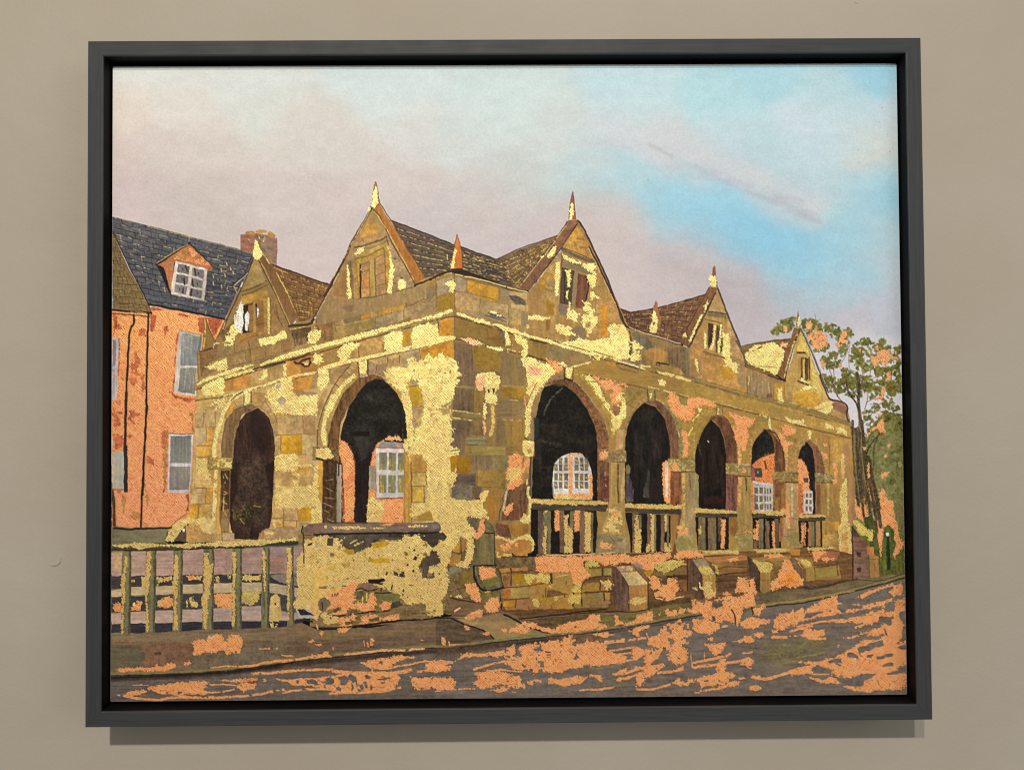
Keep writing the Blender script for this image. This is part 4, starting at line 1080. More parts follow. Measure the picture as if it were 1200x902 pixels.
P("215,1110 280,1110 275,1220 215,1220", (140,118,80), lab=False); P("220,1235 330,1240 332,1300 222,1300", (176,150,116), lab=False); L("220,1240 222,1300", 1, (100,76,50)); L("240,920 235,1040", 1.2, (190,166,110), br=.3)
use(LF)
P("120,680 210,680 200,1100 210,1230 170,1230 160,900", (184,144,76), var=.1, st='v', lab=False)
T(230,560)
P("125,490 215,490 215,550 128,550", (168,138,90), lab=False); L("125,490 125,555", .9, (110,84,50))
T(125,560)
P("690,425 830,415 880,480 915,510 912,560 690,560", (172,136,82), lab=False)
P("870,90 940,90 910,240 870,225", (190,144,66), lab=False); P("720,230 800,230 800,348 715,348", (190,144,54), lab=False); P("805,235 905,235 900,348 805,348", (184,150,78), lab=False); P("770,95 870,90 870,225 730,228", (182,158,108), lab=False)
L("800,230 798,348", 1.2, (120,88,40)); L("770,94 870,94", .8, (110,84,50))
T(230,460)
for s, c in (("0,180 55,180 55,300 0,310", (180,156,108)), ("60,180 165,175 165,300 60,300", (176,150,100)), ("85,310 170,305 150,420 85,420", (194,150,80)), ("0,320 80,315 80,465 0,470", (186,164,118)), ("85,430 150,425 145,470 85,465", (196,148,62)), ("0,480 145,475 145,550 0,570", (196,154,74)),
              ("710,200 930,200 930,370 715,370", (178,150,98)), ("935,200 1045,190 1045,370 935,370", (164,132,88)), ("745,380 930,375 930,545 745,545", (194,148,48)), ("935,375 1045,375 1040,560 940,540", (184,160,110)), ("690,385 740,385 740,545 690,545", (184,156,100)),
              ("690,700 855,705 855,830 690,830", (182,150,92)), ("890,700 1030,690 1035,820 890,820", (178,148,90)), ("870,0 1060,0 1050,30 900,50 870,30", (160,130,84)), ("1060,200 1080,240 1060,400 1040,500", (176,148,104))):
    P(s, c, soft=1, lab=False, var=.09)
for s in ("0,312 165,302","60,180 60,300","165,170 168,300","85,310 85,465","0,472 145,465","0,572 145,560","80,425 150,425","700,378 930,372 1040,370","740,385 740,545","690,552 760,550 960,545","935,200 935,370","0,678 90,676","1060,330 1060,480"):
    L(s, .9, (122,94,54), sm=False, br=.12)
T(230,560)
for s, c in (("0,95 80,95 80,220 0,225", (180,152,102)), ("680,225 760,225 760,350 665,355", (178,146,92)), ("765,230 890,225 890,375 765,375", (178,148,102)), ("895,225 1010,225 1010,385 895,385", (182,140,46)), ("665,360 755,360 755,430 660,440", (180,146,80)), ("765,380 870,380 870,430 765,420", (184,154,100)),
              ("690,440 880,430 940,470 930,530 880,530 690,530", (160,134,94)), ("880,385 1000,400 940,420 930,460 880,440", (170,142,94)), ("1070,30 1110,30 1100,220 1065,210", (196,150,62))):
    P(s, c, soft=1, lab=False, var=.09)
for s in ("762,230 762,430","665,355 760,355","765,378 890,380","890,225 890,385","875,385 872,440","0,92 80,92","85,95 80,225","0,230 120,230","20,235 15,345"): L(s, .9, (116,88,50), sm=False, br=.1)
P("550,510 570,470 610,448 660,455 685,490 680,535 550,540", (168,134,96), sm=False, lab=False); G("600,460 660,465 670,500 590,500", rag=.8, hole=.35); L("550,510 570,468 620,448 680,470", .8, (100,74,50))

# second arch
T(370,370)
use(LF)
P("600,560 850,500 850,900 760,900 700,680", (176,146,80), lab=False)
P("375,410 300,430 170,590 60,800 20,960 30,1300 95,1300 100,1100 150,880 330,540", (172,142,88), var=.1, lab=False)
for s, c in (("460,400 545,430 525,510 460,520", (152,126,96)), ("550,430 635,410 610,500 600,540 530,515", (142,118,88)), ("635,390 735,370 735,440 640,470", (166,138,88)), ("745,340 910,320 910,400 750,430", (166,142,100)), ("920,300 1200,240 1200,360 1000,400 930,400", (190,138,48)),
              ("380,260 600,190 600,310 385,370", (182,148,86)), ("110,470 350,430 280,480 170,590 130,600", (158,130,84)), ("0,300 60,340 200,290 200,400 0,440", (152,126,72)), ("300,320 375,300 375,370 300,390", (164,132,76)), ("1095,50 1200,20 1200,190 1085,200", (194,140,50)),
              ("760,150 830,140 830,240 760,270", (184,140,44)), ("820,620 910,615 930,640 935,790 845,800", (180,146,44)), ("845,810 930,800 940,880 860,900", (170,142,88)), ("1090,820 1200,780 1200,900 1120,900", (160,130,76)), ("40,700 110,620 60,800 20,900 10,800", (164,134,82))):
    P(s, c, soft=1, lab=False, var=.1)
for s in ("370,545 372,400","380,290 380,370","590,260 600,310","540,430 525,510","635,370 630,450","738,350 738,440","915,300 920,410","1080,60 1085,200","820,622 910,618","845,805 930,800","170,600 200,625","270,500 300,530","60,830 90,840"): L(s, 1.0, (84,62,40), sm=False, br=.1)
L("300,440 170,600 90,760 50,860 20,1000 10,1180", 1.3, (84,62,38), br=.05)
T(370,470)
for s, c in (("845,50 940,60 930,130 850,200", (160,134,92)), ("850,460 940,470 950,540 850,540", (168,138,82)), ("840,550 960,555 1030,625 840,630", (180,140,60)), ("835,635 965,635 965,750 835,750", (182,156,90)), ("970,640 1050,645 1070,740 970,740", (166,134,80)), ("835,755 950,755 945,885 840,890", (186,156,68)),
              ("1080,620 1160,600 1130,700 1080,700", (160,128,76)), ("820,320 870,320 875,370 830,400", (150,122,80))):
    P(s, c, soft=1, lab=False, var=.1)
for s in ("840,545 840,890","840,630 1030,628","970,635 970,740","840,752 960,750","950,755 948,885","840,892 950,888"): L(s, 1.1, (104,80,40), sm=False)
A2 = rg('painted_arch', 'painted archway with a view to a white window and copper wall')
T(370,370)
P("370,548 420,535 500,513 570,535 610,570 540,575 380,670 280,810 215,960 198,1180 195,1420 95,1420 98,1180 110,1050 150,880 240,680", (98,72,44), var=.22, st='v')
P("530,555 600,570 660,620 720,700 760,780 790,880 800,1050 800,1250 770,1340 770,1420 775,2420 200,2420 200,1250 205,1180 230,980 290,800 380,670 450,590", (34,32,28), var=.3, st='n')
for s, c in (("420,680 500,680 490,750 420,750", (52,50,44)), ("510,670 600,660 620,720 560,740", (48,46,40)), ("400,860 600,840 640,900 400,930", (46,44,38)), ("350,960 500,930 520,1180 330,1220", (46,44,38)), ("620,950 720,960 740,1100 640,1160", (40,40,34))):
    P(s, c, soft=6, lab=False, op=.8, var=.2)
T(370,470)
P("300,270 470,270 470,310 300,310", (28,24,20), soft=1.5, lab=False); P("330,315 470,315 460,450 440,600 400,600 380,420", (50,46,42), soft=3, lab=False, st='v'); L("350,390 380,420 400,470", 1.2, (66,62,54), op=.6)
L("205,180 215,120 300,0", 1.0, (104,84,60), br=.1)
# through the arch
C("205,335 270,370 310,440 340,540 345,680 340,800 330,1120 235,1125 228,900 222,560 205,440", rag=.5); P("235,700 300,640 330,600 330,700 250,780", (170,100,70), rag=.9, op=.5, lab=False)
for s in ("235,680 245,900 250,1100","300,400 340,540 350,700"): L(s, 1.2, (110,52,40), br=.2)
L("260,790 320,740", 1.0, (150,60,40)); P("245,1080 330,1040 330,1130 240,1125", (150,54,40), rag=.8, op=.6, lab=False)
P("345,560 470,480 470,600 460,700 465,900 440,1130 335,1135 345,900 340,700", (36,28,26), var=.3, st='v', lab=False)
C("540,380 600,340 760,340 775,400 775,880 765,1140 440,1130 455,900 470,700 480,560 500,450", rag=.2)
P("470,570 525,575 525,785 465,785 465,650", (150,144,116), lab=False, st='v')
G("465,860 520,860 600,880 600,1000 560,1060 480,1100 450,1060 455,950", rag=1.2, hole=.05); G("540,1090 620,1060 600,1120 540,1120", rag=.8, hole=.1)
P("560,380 580,360 760,365 775,400 775,415 540,412", (142,140,134), var=.12, lab=False, st='h'); P("700,385 760,390 755,412 720,410", (190,140,110), soft=1.5, lab=False)
P("600,345 640,335 770,350 775,368 600,362", (40,30,26), lab=False); leafpatch("610,330 640,318 700,308 750,330 740,350 640,350 615,345", np.array((234,170,116.)), rag=.6)
L("480,560 500,470 540,385 600,340", 1.2, (120,70,60), br=.2); L("765,250 760,330", 1, (90,60,40), br=.4)
rg('painted_window')
P("530,418 545,412 775,418 768,850 530,858", (200,198,190), var=.06)
panes("548,432 800,432 790,830 545,830", 3, 2, .11, (112,110,84), None, 9)
P("775,415 800,415 800,850 768,850", (150,122,66), lab=False)
for s in ("570,560 575,620","570,660 572,800","650,520 655,610","650,740 660,800","740,540 742,620","740,690 740,800","590,740 590,810","670,560 675,620"): L(s, 2.0, (170,150,62), br=.25)
L("535,412 775,418", .9, (130,60,50)); L("528,860 760,855", 1.2, (90,30,36), br=.1); L("527,600 527,850", .9, (140,60,50), br=.2)
use(LF)
P("775,470 835,470 835,1120 765,1130 768,850", (178,140,66), st='v', var=.12, lab=False); L("835,480 838,1110", 1.2, (100,74,38)); L("780,470 775,1130", .8, (128,96,48))
P("770,330 815,330 860,320 872,350 840,410 800,440 780,460", (150,122,78), lab=False); L("815,320 865,315 875,360 840,405", 1.0, (96,72,44))
rg('painted_column')
P("60,530 185,530 180,1120 50,1130", (76,56,38), var=.28, st='v'); 
for s in ("80,700 150,690","75,760 150,800","80,850 160,860","70,900 140,930","75,960 160,1000","80,1030 150,1060","70,1090 150,1100"): L(s, 1.1, (140,116,80), br=.3)
P("185,550 225,560 222,1120 180,1120", (150,146,124), var=.08, st='v', lab=False); L("200,560 198,660", 1.8, (50,52,50)); L("190,548 222,550", 1.6, (40,36,34)); L("228,560 235,850 238,1100", 1.4, (84,40,36), br=.15)
L("75,540 80,800", .9, (60,42,30), br=.2)
use(LF); P("20,530 60,530 50,900 10,900", (190,148,66), st='v', lab=False)
rg('painted_capital')
P("0,405 60,410 200,425 195,520 60,530 0,520", (104,80,52), var=.2); G("0,425 60,420 120,425 130,460 165,495 90,515 0,490", rag=.6, hole=.1); L("0,505 80,522 170,520", 1.6, (56,42,34), br=.05)
T(230,460)
G("1045,505 1080,500 1160,500 1180,570 1100,570 1050,560", rag=.6); L("1030,590 1080,580 1110,600 1200,600", 1.6, (60,46,36)); P("1020,480 1050,480 1045,600 1015,600", (140,112,70), rag=.4, lab=False)

rg('painted_keystone')
T(370,370)
P("375,400 460,395 458,530 385,545", (150,124,90)); G("380,410 450,398 455,440 445,500 430,525 390,515 378,480", rag=.4); L("372,400 380,540", 1.3, (60,44,36)); L("458,395 460,520", 1.6, (52,38,32)); P("385,520 455,515 455,535 390,545", (196,172,150), rag=.3, lab=False)

# ---------------------------------------------------------------- arcade arches in the long wall
T(500,390)
use(RF)
P("1200,400 1200,430 1080,440 990,540 950,680 940,1400 905,1400 905,900 915,700 990,500 1100,400", (126,108,84), lab=False, var=.1)
ar3 = rg('painted_arch', 'painted largest archway of the arcade with a lit round headed window inside')
T(640,390)
P("-10,455 60,420 180,400 260,440 330,510 430,640 510,760 545,880 550,1480 455,1480 450,950 430,830 360,680 270,550 160,470 60,455", (106,76,50), var=.2, st='n')
P("-20,480 60,455 160,465 260,540 360,680 430,830 450,960 450,1480 300,1480 -135,1480 -110,1000 -105,850 -80,680 -50,560", (28,26,22), var=.35, st='n')
L("140,490 60,560 10,640 -20,720", 2.0, (66,66,56), br=.05); L("-40,470 60,465 150,472", 1.2, (60,62,52), br=.15)
T(500,490)
for s in ("1020,200 1100,220 1160,240", "950,440 1050,430 1100,425", "1010,60 1035,20"): L(s, 2.0, (56,54,40), br=.3, op=.7)
P("940,0 985,0 985,150 945,200", (44,46,42), soft=2, lab=False)
for s in ("970,470 1090,470","980,520 980,600","1060,520 1090,510"): L(s, .8, (64,60,44), br=.4)
T(570,500)
rg('painted_window')
P("585,600 578,480 582,400 600,320 660,260 720,238 790,232 850,250 890,290 920,380 930,450 928,640 585,630", (200,198,190), var=.08)
C("585,595 925,590 928,650 590,650", rag=.4); G("590,600 740,590 760,620 900,630 920,650 590,650", rag=.9, hole=.1); C("722,262 755,262 752,600 722,600", rag=.3); C("905,400 930,430 928,600 905,600", rag=.4); C("720,236 800,232 860,255 800,250 730,262", rag=.5, hole=.2)
T(570,500)
for i, y in enumerate((300, 360, 445, 515)):
    for j, x in enumerate((608, 652, 698, 790, 835, 876)):
        if i == 0 and j == 0: continue
        P(f"{x-16},{y-30} {x+15},{y-32} {x+16},{y+30} {x-15},{y+30}" if i else f"{x-15},{y-24} {x+14},{y-28} {x+15},{y+24} {x-14},{y+24}", ((104,98,78),(92,84,70),(120,106,70))[(i*j)%3], lab=False, rag=.15)
        if (i + j) % 2: L(f"{x-6},{y-8} {x+6},{y+6}", 1.6, (190,160,80), br=.2)
L("578,490 585,620", 1, (150,140,150)); P("585,635 925,640 925,655 590,660", (124,116,60), rag=.3, lab=False)
use(ar3); T(500,490)
for q, cc in (("945,200 1000,180 1010,420 950,440", (46,44,36)), ("1010,60 1160,40 1200,160 1060,180", (44,38,30)), ("1010,190 1180,230 1180,260 1020,225", (60,56,42)), ("960,430 1095,425 1090,450 960,455", (52,46,34)), ("980,520 1090,515 1085,600 990,610", (42,36,28)), ("1230,160 1420,200 1420,240 1240,215", (48,42,32)), ("1200,-120 1330,-60 1400,60 1260,20", (40,36,28)), ("1380,90 1430,160 1420,420 1390,300", (44,36,28))):
    P(q, cc, soft=4, lab=False, op=.75, var=.25, st='v', rag=.8)
ar4 = rg('painted_arch', 'painted second archway of the arcade with a standing figure in shade')
T(640,390)
P("850,610 960,590 1060,650 1130,780 1165,900 1180,1130 1190,1430 1090,1430 1090,1150 1070,900 1040,760 960,640", (104,74,54), var=.2, st='v')
P("860,618 960,650 1040,760 1075,900 1090,1040 1085,1130 1070,1160 1035,1200 1035,1480 1090,1520 690,1520 690,1000 700,880 720,790 760,700", (30,27,24), var=.35, st='v')
T(640,490)
P("850,640 880,540 890,450 910,470 905,560 905,700 850,700", (62,58,52), soft=2, lab=False); P("905,520 1010,480 1020,600 1010,720 910,720", (46,36,34), soft=5, lab=False, op=.6)
P("700,500 730,495 760,600 770,640 755,720 700,725 695,620", (66,58,66), rag=.5, lab=False, st='v', var=.3); P("700,420 725,410 740,440 735,490 705,500 698,460", (108,98,66), rag=.2, lab=False); L("720,560 740,600", 1.2, (170,140,80), br=.3); P("700,690 755,680 770,735 700,740", (76,74,72), rag=.5, lab=False)
C("1022,390 1060,372 1095,420 1095,740 1060,750 1035,720 1020,600", rag=.4); P("1045,400 1068,385 1072,600 1065,700 1045,690", (214,198,190), lab=False, rag=.3, st='v')
T(640,390)
for q, cc in (("760,760 860,660 960,700 900,800", (40,36,30)), ("770,860 800,850 810,1180 780,1180", (46,42,34)), ("920,820 1000,860 1000,1100 930,1100", (44,36,32)), ("820,900 860,900 850,1250 830,1250", (42,38,32))): P(q, cc, soft=4, lab=False, op=.75, var=.25, st='v', rag=.8)
ar5 = rg('painted_arch')
T(780,400)
P("330,780 400,660 450,650 540,690 600,800 620,900 635,1200 635,1490 525,1490 530,1070 520,880 470,760 410,690", (96,66,48), var=.2, st='v')
P("400,690 470,760 515,880 530,1000 525,1480 285,1480 285,1180 255,1150 255,1000 275,900 320,780", (30,24,20), var=.35, st='v')
P("290,920 360,780 400,700 400,900 300,1000", (40,34,28), soft=4, lab=False, op=.6); P("330,1380 400,1360 500,1370 500,1430 330,1430", (52,32,26), soft=3, lab=False, op=.8)
for q, cc in (("310,1000 340,960 350,1380 320,1380", (44,36,28)), ("400,900 450,860 470,1300 420,1320", (42,34,27)), ("480,1000 510,1020 510,1360 490,1360", (50,38,30))): P(q, cc, soft=4, lab=False, op=.75, var=.25, st='v', rag=.8)
L("290,920 310,1000", 1.5, (70,58,40), br=.2); L("370,875 376,885", 1.2, (190,180,150), sm=False)
ar6 = rg('painted_arch', 'painted archway of the arcade with a copper house and white window beyond')
P("790,860 860,775 930,760 990,820 1040,950 1055,1150 1060,1530 945,1530 950,1000 930,850 880,790", (96,66,46), var=.2, st='v')
P("870,778 925,830 950,900 955,1150 945,1240 830,1260 745,1350 745,1100 755,950 790,860", (32,32,28), var=.3, st='n')
T(780,500)
C("745,340 830,265 900,235 955,230 955,745 750,750", rag=.2, tint=(.86,.80,.72)); P("770,365 845,365 850,445 780,445", (66,62,58), lab=False); P("800,395 815,390 815,410 802,412", (150,140,120), lab=False)
L("870,310 885,370", 2.4, (104,56,30)); L("745,345 830,270 950,230", 1.6, (40,34,28)); P("745,340 775,350 780,480 750,480", (120,70,66), rag=.6, lab=False)
rg('painted_window')
P("768,482 942,505 938,748 770,745", (178,176,170)); panes("772,525 945,530 945,745 775,740", 4, 3, .14, (112,98,64), None, 12); P("770,600 790,600 800,745 770,745", (92,74,70), lab=False, op=.6, rag=.4); L("770,488 940,515", 2.2, (208,206,200))
ar7 = rg('painted_arch')
T(900,440)
P("280,650 335,575 370,565 440,630 490,750 503,870 505,1220 415,1220 410,870 400,740 370,640", (106,76,54), var=.2, st='v')
P("333,582 380,640 405,740 412,870 415,1220 380,1220 260,1220 260,740 275,650 300,600", (34,32,28), var=.3)
C("258,735 300,740 340,800 358,890 375,1220 260,1220", rag=.3)
T(900,560)
P("305,0 350,0 350,40 310,40", (70,64,70), lab=False); P("350,-20 375,0 410,150 415,320 385,320 385,110", (32,30,26), lab=False)
rg('painted_window')
P("315,112 385,115 395,260 385,318 310,312", (200,198,190)); panes("322,125 385,125 388,305 320,300", 2, 3, .18, (112,84,70), None, 14)
T(900,560)
C("265,60 300,50 305,300 262,320", rag=.3, tint=(.75,.68,.62))
P("-20,50 40,60 35,300 -20,300", (178,176,170), lab=False); panes("-18,80 30,84 28,290 -18,290", 2, 3, .2, (112,98,64), None, 15)
T(900,560); P("40,-10 150,30 150,330 35,320 45,100", (112,80,52), var=.2, st='v', lab=False); P("70,150 130,150 130,300 60,310", (140,98,42), soft=3, lab=False)

# rings and spandrels of the arcade
use(RF)
T(640,390)
for s, w, c in (("250,350 330,390 450,540 540,700 580,800 590,900", 6.0, (150,126,62)), ("180,385 300,470 430,640 520,790 548,900", 1.6, (146,122,84)), ("-30,450 60,405 150,380", 2.4, (112,92,74)),
                ("690,900 710,800 760,690 830,610 880,590", 3.6, (140,116,80)), ("660,980 690,860 740,740 820,620", 2.4, (118,98,60)), ("940,590 1000,600 1090,680 1140,790 1170,900", 2.6, (150,132,86)), ("670,480 780,540 900,510 1080,560 1110,680", 5.5, (118,100,60)),
                ("800,600 870,560 940,560", 2.4, (120,102,60))):
    L(s, w, c, op=.9, var=.2)
for s in ("700,470 850,490 820,560 720,650 700,560",): P(s, (120,102,60), soft=2, lab=False, var=.15)
L("720,630 780,665", .9, (90,72,44)); L("700,640 730,600", .9, (90,72,44))
T(780,400)
for s, w, c in (("200,900 250,740 330,640 420,590", 8.0, (136,116,58)), ("280,900 320,780 400,665 440,650", 2.0, (120,100,52)), ("150,900 190,740 260,640", 2.4, (112,100,56)), ("500,600 560,680 610,780 640,900", 5.0, (146,116,58)), ("450,645 540,690 600,800 625,900", 1.0, (60,40,32)),
                ("720,900 740,780 820,690 880,680", 7.0, (124,106,60)), ("760,900 800,810 870,765", 2.6, (140,114,70)), ("940,780 1000,860 1030,900", 4.5, (150,126,76)), ("1000,790 1060,840 1200,900", 6.0, (130,106,66)), ("0,560 80,680 120,800 135,900", 4.5, (112,104,70))):
    L(s, w, c, op=.9, var=.2)
T(780,500)
for s, w, c in (("200,0 180,150 190,280", 9, (134,112,58)), ("250,60 245,280", 2.2, (150,132,76)), ("130,0 130,270", 4.5, (120,112,76)), ("590,0 640,150 650,320", 3.5, (186,146,96)), ("730,50 735,200 700,330", 6.0, (140,114,60)), ("760,120 748,200 745,330", 2.0, (150,124,74)), ("780,60 850,20 900,20", 2, (140,116,70)),
                ("1000,40 1060,160 1075,390", 3.6, (176,142,94)), ("1110,140 1110,390", 6.5, (142,116,72)), ("1155,180 1200,60", 4, (150,122,76)), ("860,30 960,60 1010,150 1040,300", 1.4, (60,40,34))):
    L(s, w, c, op=.95, var=.2)
T(900,440)
for s, w, c in (("220,850 240,700 290,600 330,560", 5.0, (150,124,78)), ("385,570 450,640 490,740 510,860", 2.6, (150,128,80)), ("60,480 130,600 165,830", 3.0, (170,136,92)), ("190,650 190,850", 5.0, (142,116,72)), ("530,540 540,700 535,850", 1.4, (92,74,48))):
    L(s, w, c, op=.95, var=.2)
P("540,560 640,560 720,560 720,900 560,900", (158,128,74), soft=2, lab=False, st='v'); P("650,590 720,600 720,900 660,900", (150,118,78), soft=2, lab=False, st='v'); P("400,490 530,530 530,700 480,660 420,570", (134,110,68), soft=2, lab=False, st='v')
for s, w, c in (("650,700 655,900", 3, (196,172,118)), ("600,560 600,760", 2.6, (176,146,70)), ("690,620 690,900", 3, (140,112,80))): L(s, w, c, op=.8)

# ---- keystones
for (o, s, g) in (((640,390), "160,290 238,300 235,420 165,415", "165,300 232,310 225,380 205,415 180,400"), ((640,390), "885,500 955,505 950,600 895,600", "905,530 930,528 930,560 912,580"), ((780,400), "455,560 500,570 495,645 455,640", "455,590 470,590 465,640 455,640"),
                  ((780,400), "900,660 935,670 930,775 905,770", "905,670 922,672 925,770 908,765"), ((900,440), "345,480 383,485 380,570 350,560", "350,490 365,485 378,500 370,560 352,555")):
    T(*o); rg('painted_keystone'); P(s, (150,128,80)); G(g, rag=.4)
T(640,390); L("160,310 162,420", 1.6, (60,44,36)); L("238,310 236,420", 1.2, (76,58,44)); L("890,500 893,600", 1.4, (70,48,38)); L("952,510 955,600", 1.4, (80,52,42)); L("165,405 230,425", 2.2, (50,40,38))
T(780,400); L("445,570 445,640", .9, (80,62,40)); L("500,580 500,650", 1, (80,62,40))

# ---- piers and capitals
def pier(o, brown, bc, stone, sc, base, bcol, cap, cc):
    T(*o); rg('painted_pier'); P(brown, bc, var=.22, st='v'); P(stone, sc, var=.14, st='v'); P(base, bcol, var=.12)
    rg('painted_capital'); P(cap, cc, var=.2, st='s')
pier((640,490), "455,380 550,380 550,740 545,800 450,780", (98,68,48), "550,380 690,385 688,1100 640,1180 450,1150 470,1000 540,850 555,700", (158,132,78), "430,1090 450,1020 580,1020 690,1030 735,1190 560,1210 430,1200", (126,114,82), "460,278 545,270 560,285 700,290 702,388 560,390 470,375", (136,118,78))
P("560,390 620,390 600,560 600,740 560,740", (170,140,78), soft=2, lab=False, st='v'); L("632,410 628,560 632,740", 2.2, (96,74,42)); L("560,395 555,700", 1.0, (116,90,50)); P("650,400 685,390 685,700 650,720", (164,142,94), soft=2, lab=False, st='v')
P("490,540 545,500 545,700 500,700", (90,54,44), soft=2, lab=False); L("515,480 520,600", 1.6, (150,124,110), br=.45)
C("465,310 500,290 540,300 545,330 500,370 470,350", rag=.7, hole=.1); P("545,300 600,300 600,380 550,380", (110,92,62), soft=2, lab=False); L("560,385 690,390", 1.0, (80,64,40)); L("600,270 640,280", 1.0, (110,92,50))
G("560,800 640,780 670,900 640,1000 500,1000 540,900", rag=1.4, hole=.35); C("580,830 640,800 630,870 600,880", rag=.8, hole=.2); C("470,1100 510,1060 500,1090 560,1110 600,1120 560,1150 480,1140", rag=.9)
P("600,1040 690,1040 710,1130 620,1140", (150,132,96), soft=3, lab=False); L("430,1180 450,1080 480,1030", 1.2, (96,92,62)); L("560,1040 600,1100", 1.2, (90,74,50)); P("620,1050 680,1060 660,1090 620,1080", (92,84,50), soft=2, lab=False, op=.7)
T(640,490); L("610,0 650,-20 700,-60", 1, (150,130,80)); P("615,110 690,100 670,270 610,280", (170,150,112), soft=2, lab=False, st='v'); P("625,130 650,120 640,270 615,270", (176,128,84), soft=1.5, lab=False)
pier((780,500), "40,395 135,395 135,700 150,1100 60,1150 40,800", (108,70,46), "135,400 250,400 285,440 288,700 255,720 255,960 270,1020 90,1020 110,900 150,700", (150,130,90), "75,1000 100,980 255,975 285,1060 270,1110 100,1110", (140,128,76), "20,285 250,285 255,395 60,400 25,350", (148,132,84))
P("240,410 285,440 285,700 245,710", (140,134,90), soft=1.5, lab=False, st='v'); L("155,420 160,700 150,900", 3.0, (196,160,80), br=.3, leaf=.5); L("205,420 215,560", 2.0, (112,90,58)); C("60,320 90,315 115,350 100,395 60,390 50,350", rag=.5); P("170,320 215,320 210,370 180,370", (120,102,66), soft=1.5, lab=False); L("20,285 250,290", 1, (110,94,54)); L("60,400 250,398", 1.4, (80,60,40))
C("90,880 150,860 200,900 230,940 180,945 90,940", rag=1.4, hole=.3); G("100,850 180,870 220,930 130,930", rag=1.4, hole=.45); P("30,760 110,780 90,960 60,1090 40,1000", (136,104,56), soft=2, lab=False, st='v')
pier((780,500), "530,425 630,430 630,740 560,900 530,740", (96,66,56), "632,435 750,435 745,800 760,940 600,980 560,900 620,780", (150,126,74), "600,940 760,920 790,1050 770,1080 620,1080", (146,132,82), "525,325 640,320 745,340 745,435 640,432 530,415", (144,126,78))
L("700,450 710,560", 1.8, (80,62,36)); C("635,450 660,450 660,620 655,700 635,700", rag=.4, hole=.05); P("560,350 610,345 610,400 560,400", (104,90,56), soft=1.5, lab=False, op=.7); C("670,370 700,365 705,395 675,400", rag=.5); L("655,330 740,340", 1.4, (180,176,150)); L("640,432 745,440", 1.4, (80,50,34)); L("640,840 720,880 660,930", .9, (104,82,46)); L("620,520 625,700", 1.2, (120,84,60)); P("540,800 620,790 640,900 600,960 550,940", (120,88,46), soft=2, lab=False)
L("600,960 760,920", .9, (100,76,44)); L("620,1000 760,1000", .8, (112,92,54)); C("690,925 740,915 750,930", rag=.5)
pier((780,500), "945,485 1050,485 1050,760 1000,900 945,760", (128,92,48), "1052,490 1160,485 1160,960 1050,980 1000,940 1050,760", (160,132,88), "1030,960 1160,930 1180,1060 1140,1110 1060,1060", (150,132,82), "940,400 1060,395 1165,405 1160,485 1050,490 945,470", (132,112,66))
P("950,490 1040,490 1000,600 960,640", (104,70,50), soft=2, lab=False); L("1105,500 1110,780", 2.4, (190,172,130), br=.1); C("1060,650 1085,680 1085,900 1060,890 1055,760", rag=.5); C("1000,690 1070,690 1095,705 1060,725 1010,720".replace("690","790").replace("705","805"), rag=.6); L("1080,800 1150,810", 1, (100,80,50)); L("1050,490 1160,492", 1.6, (64,44,32)); L("1070,405 1160,410", 1.2, (96,76,44), br=.2); L("1075,905 1140,900", 1, (112,88,54))
T(900,560)
rg('painted_pier'); P("410,35 570,35 600,60 630,380 640,640 580,640 480,620 505,380 500,330 415,325", (146,116,64), var=.18, st='v'); P("415,60 460,60 455,320 420,320", (104,74,54), soft=2, lab=False, st='v'); L("525,60 525,320", 2.6, (176,150,86)); P("480,500 600,490 610,600 480,600", (166,134,74), soft=1.5, lab=False)
P("540,380 620,390 620,460 540,450", (180,138,62), soft=2, lab=False)
rg('painted_capital'); P("405,-40 560,-30 575,5 560,40 420,45", (134,122,80), var=.2, st='s'); L("420,45 565,42", 1.2, (70,54,36))
use(RF)
G("640,60 690,0 690,300 710,420 730,500 735,650 720,750 640,740 620,620 610,460 640,380 630,200", rag=.6, hole=.02)
P("640,480 695,480 690,600 640,600", (170,130,80), soft=1.5, lab=False, op=.8); P("640,610 700,610 690,720 640,720", (156,122,80), soft=1.5, lab=False, op=.8); P("645,760 720,755 725,870 650,880", (140,108,76), lab=False); L("640,815 720,815", .9, (100,76,50))
P("690,0 760,0 760,380 720,420 695,300", (142,112,76), soft=1.5, lab=False, st='v'); C("685,255 705,250 708,285 690,290", rag=.3); C("570,20 600,0 610,30 580,60", rag=.5)

# ---- balustrades
def balus(o, rail_s, gold_s, back, bars, name='painted_balustrade'):
    T(*o); rg(name)
    P(back, (30,26,22), var=.2)
    for x0, x1, y0, y1, c in bars:
        if c == 'G': G(f"{x0},{y0} {x1},{y0} {x1},{y1} {x0},{y1}", rag=.5, tint=(.88, .86, .84))
        elif c == 'C': C(f"{x0},{y0} {x1},{y0} {x1},{y1} {x0},{y1}", rag=.45)
        else: P(f"{x0},{y0} {x1},{y0} {x1},{y1} {x0},{y1}", c, lab=False, st='v', var=.16)
    P(rail_s, (66,58,46), var=.14, st='h'); G(gold_s, rag=.35, tint=(.88,.86,.82))
BR, OL = (104,80,60), (100,94,66)
balus((640,590), "-140,5 0,0 545,10 520,75 440,65 0,60 -140,50", "-138,-38 0,-32 545,-12 540,12 0,10 -140,-8", "-140,40 440,60 450,200 430,440 0,455 -140,450",
      [(-75,-20,60,450,(86,70,60)), (-20,5,65,300,'G'), (-30,0,300,450,'G'), (5,38,65,450,OL), (70,118,65,240,'C'), (115,158,65,430,BR), (155,190,100,440,'G'), (185,228,200,440,'G'), (205,240,70,220,OL), (244,292,65,245,'C'), (292,338,60,440,BR), (338,392,75,425,'G'), (390,410,80,440,OL), (-20,12,80,200,OL)])
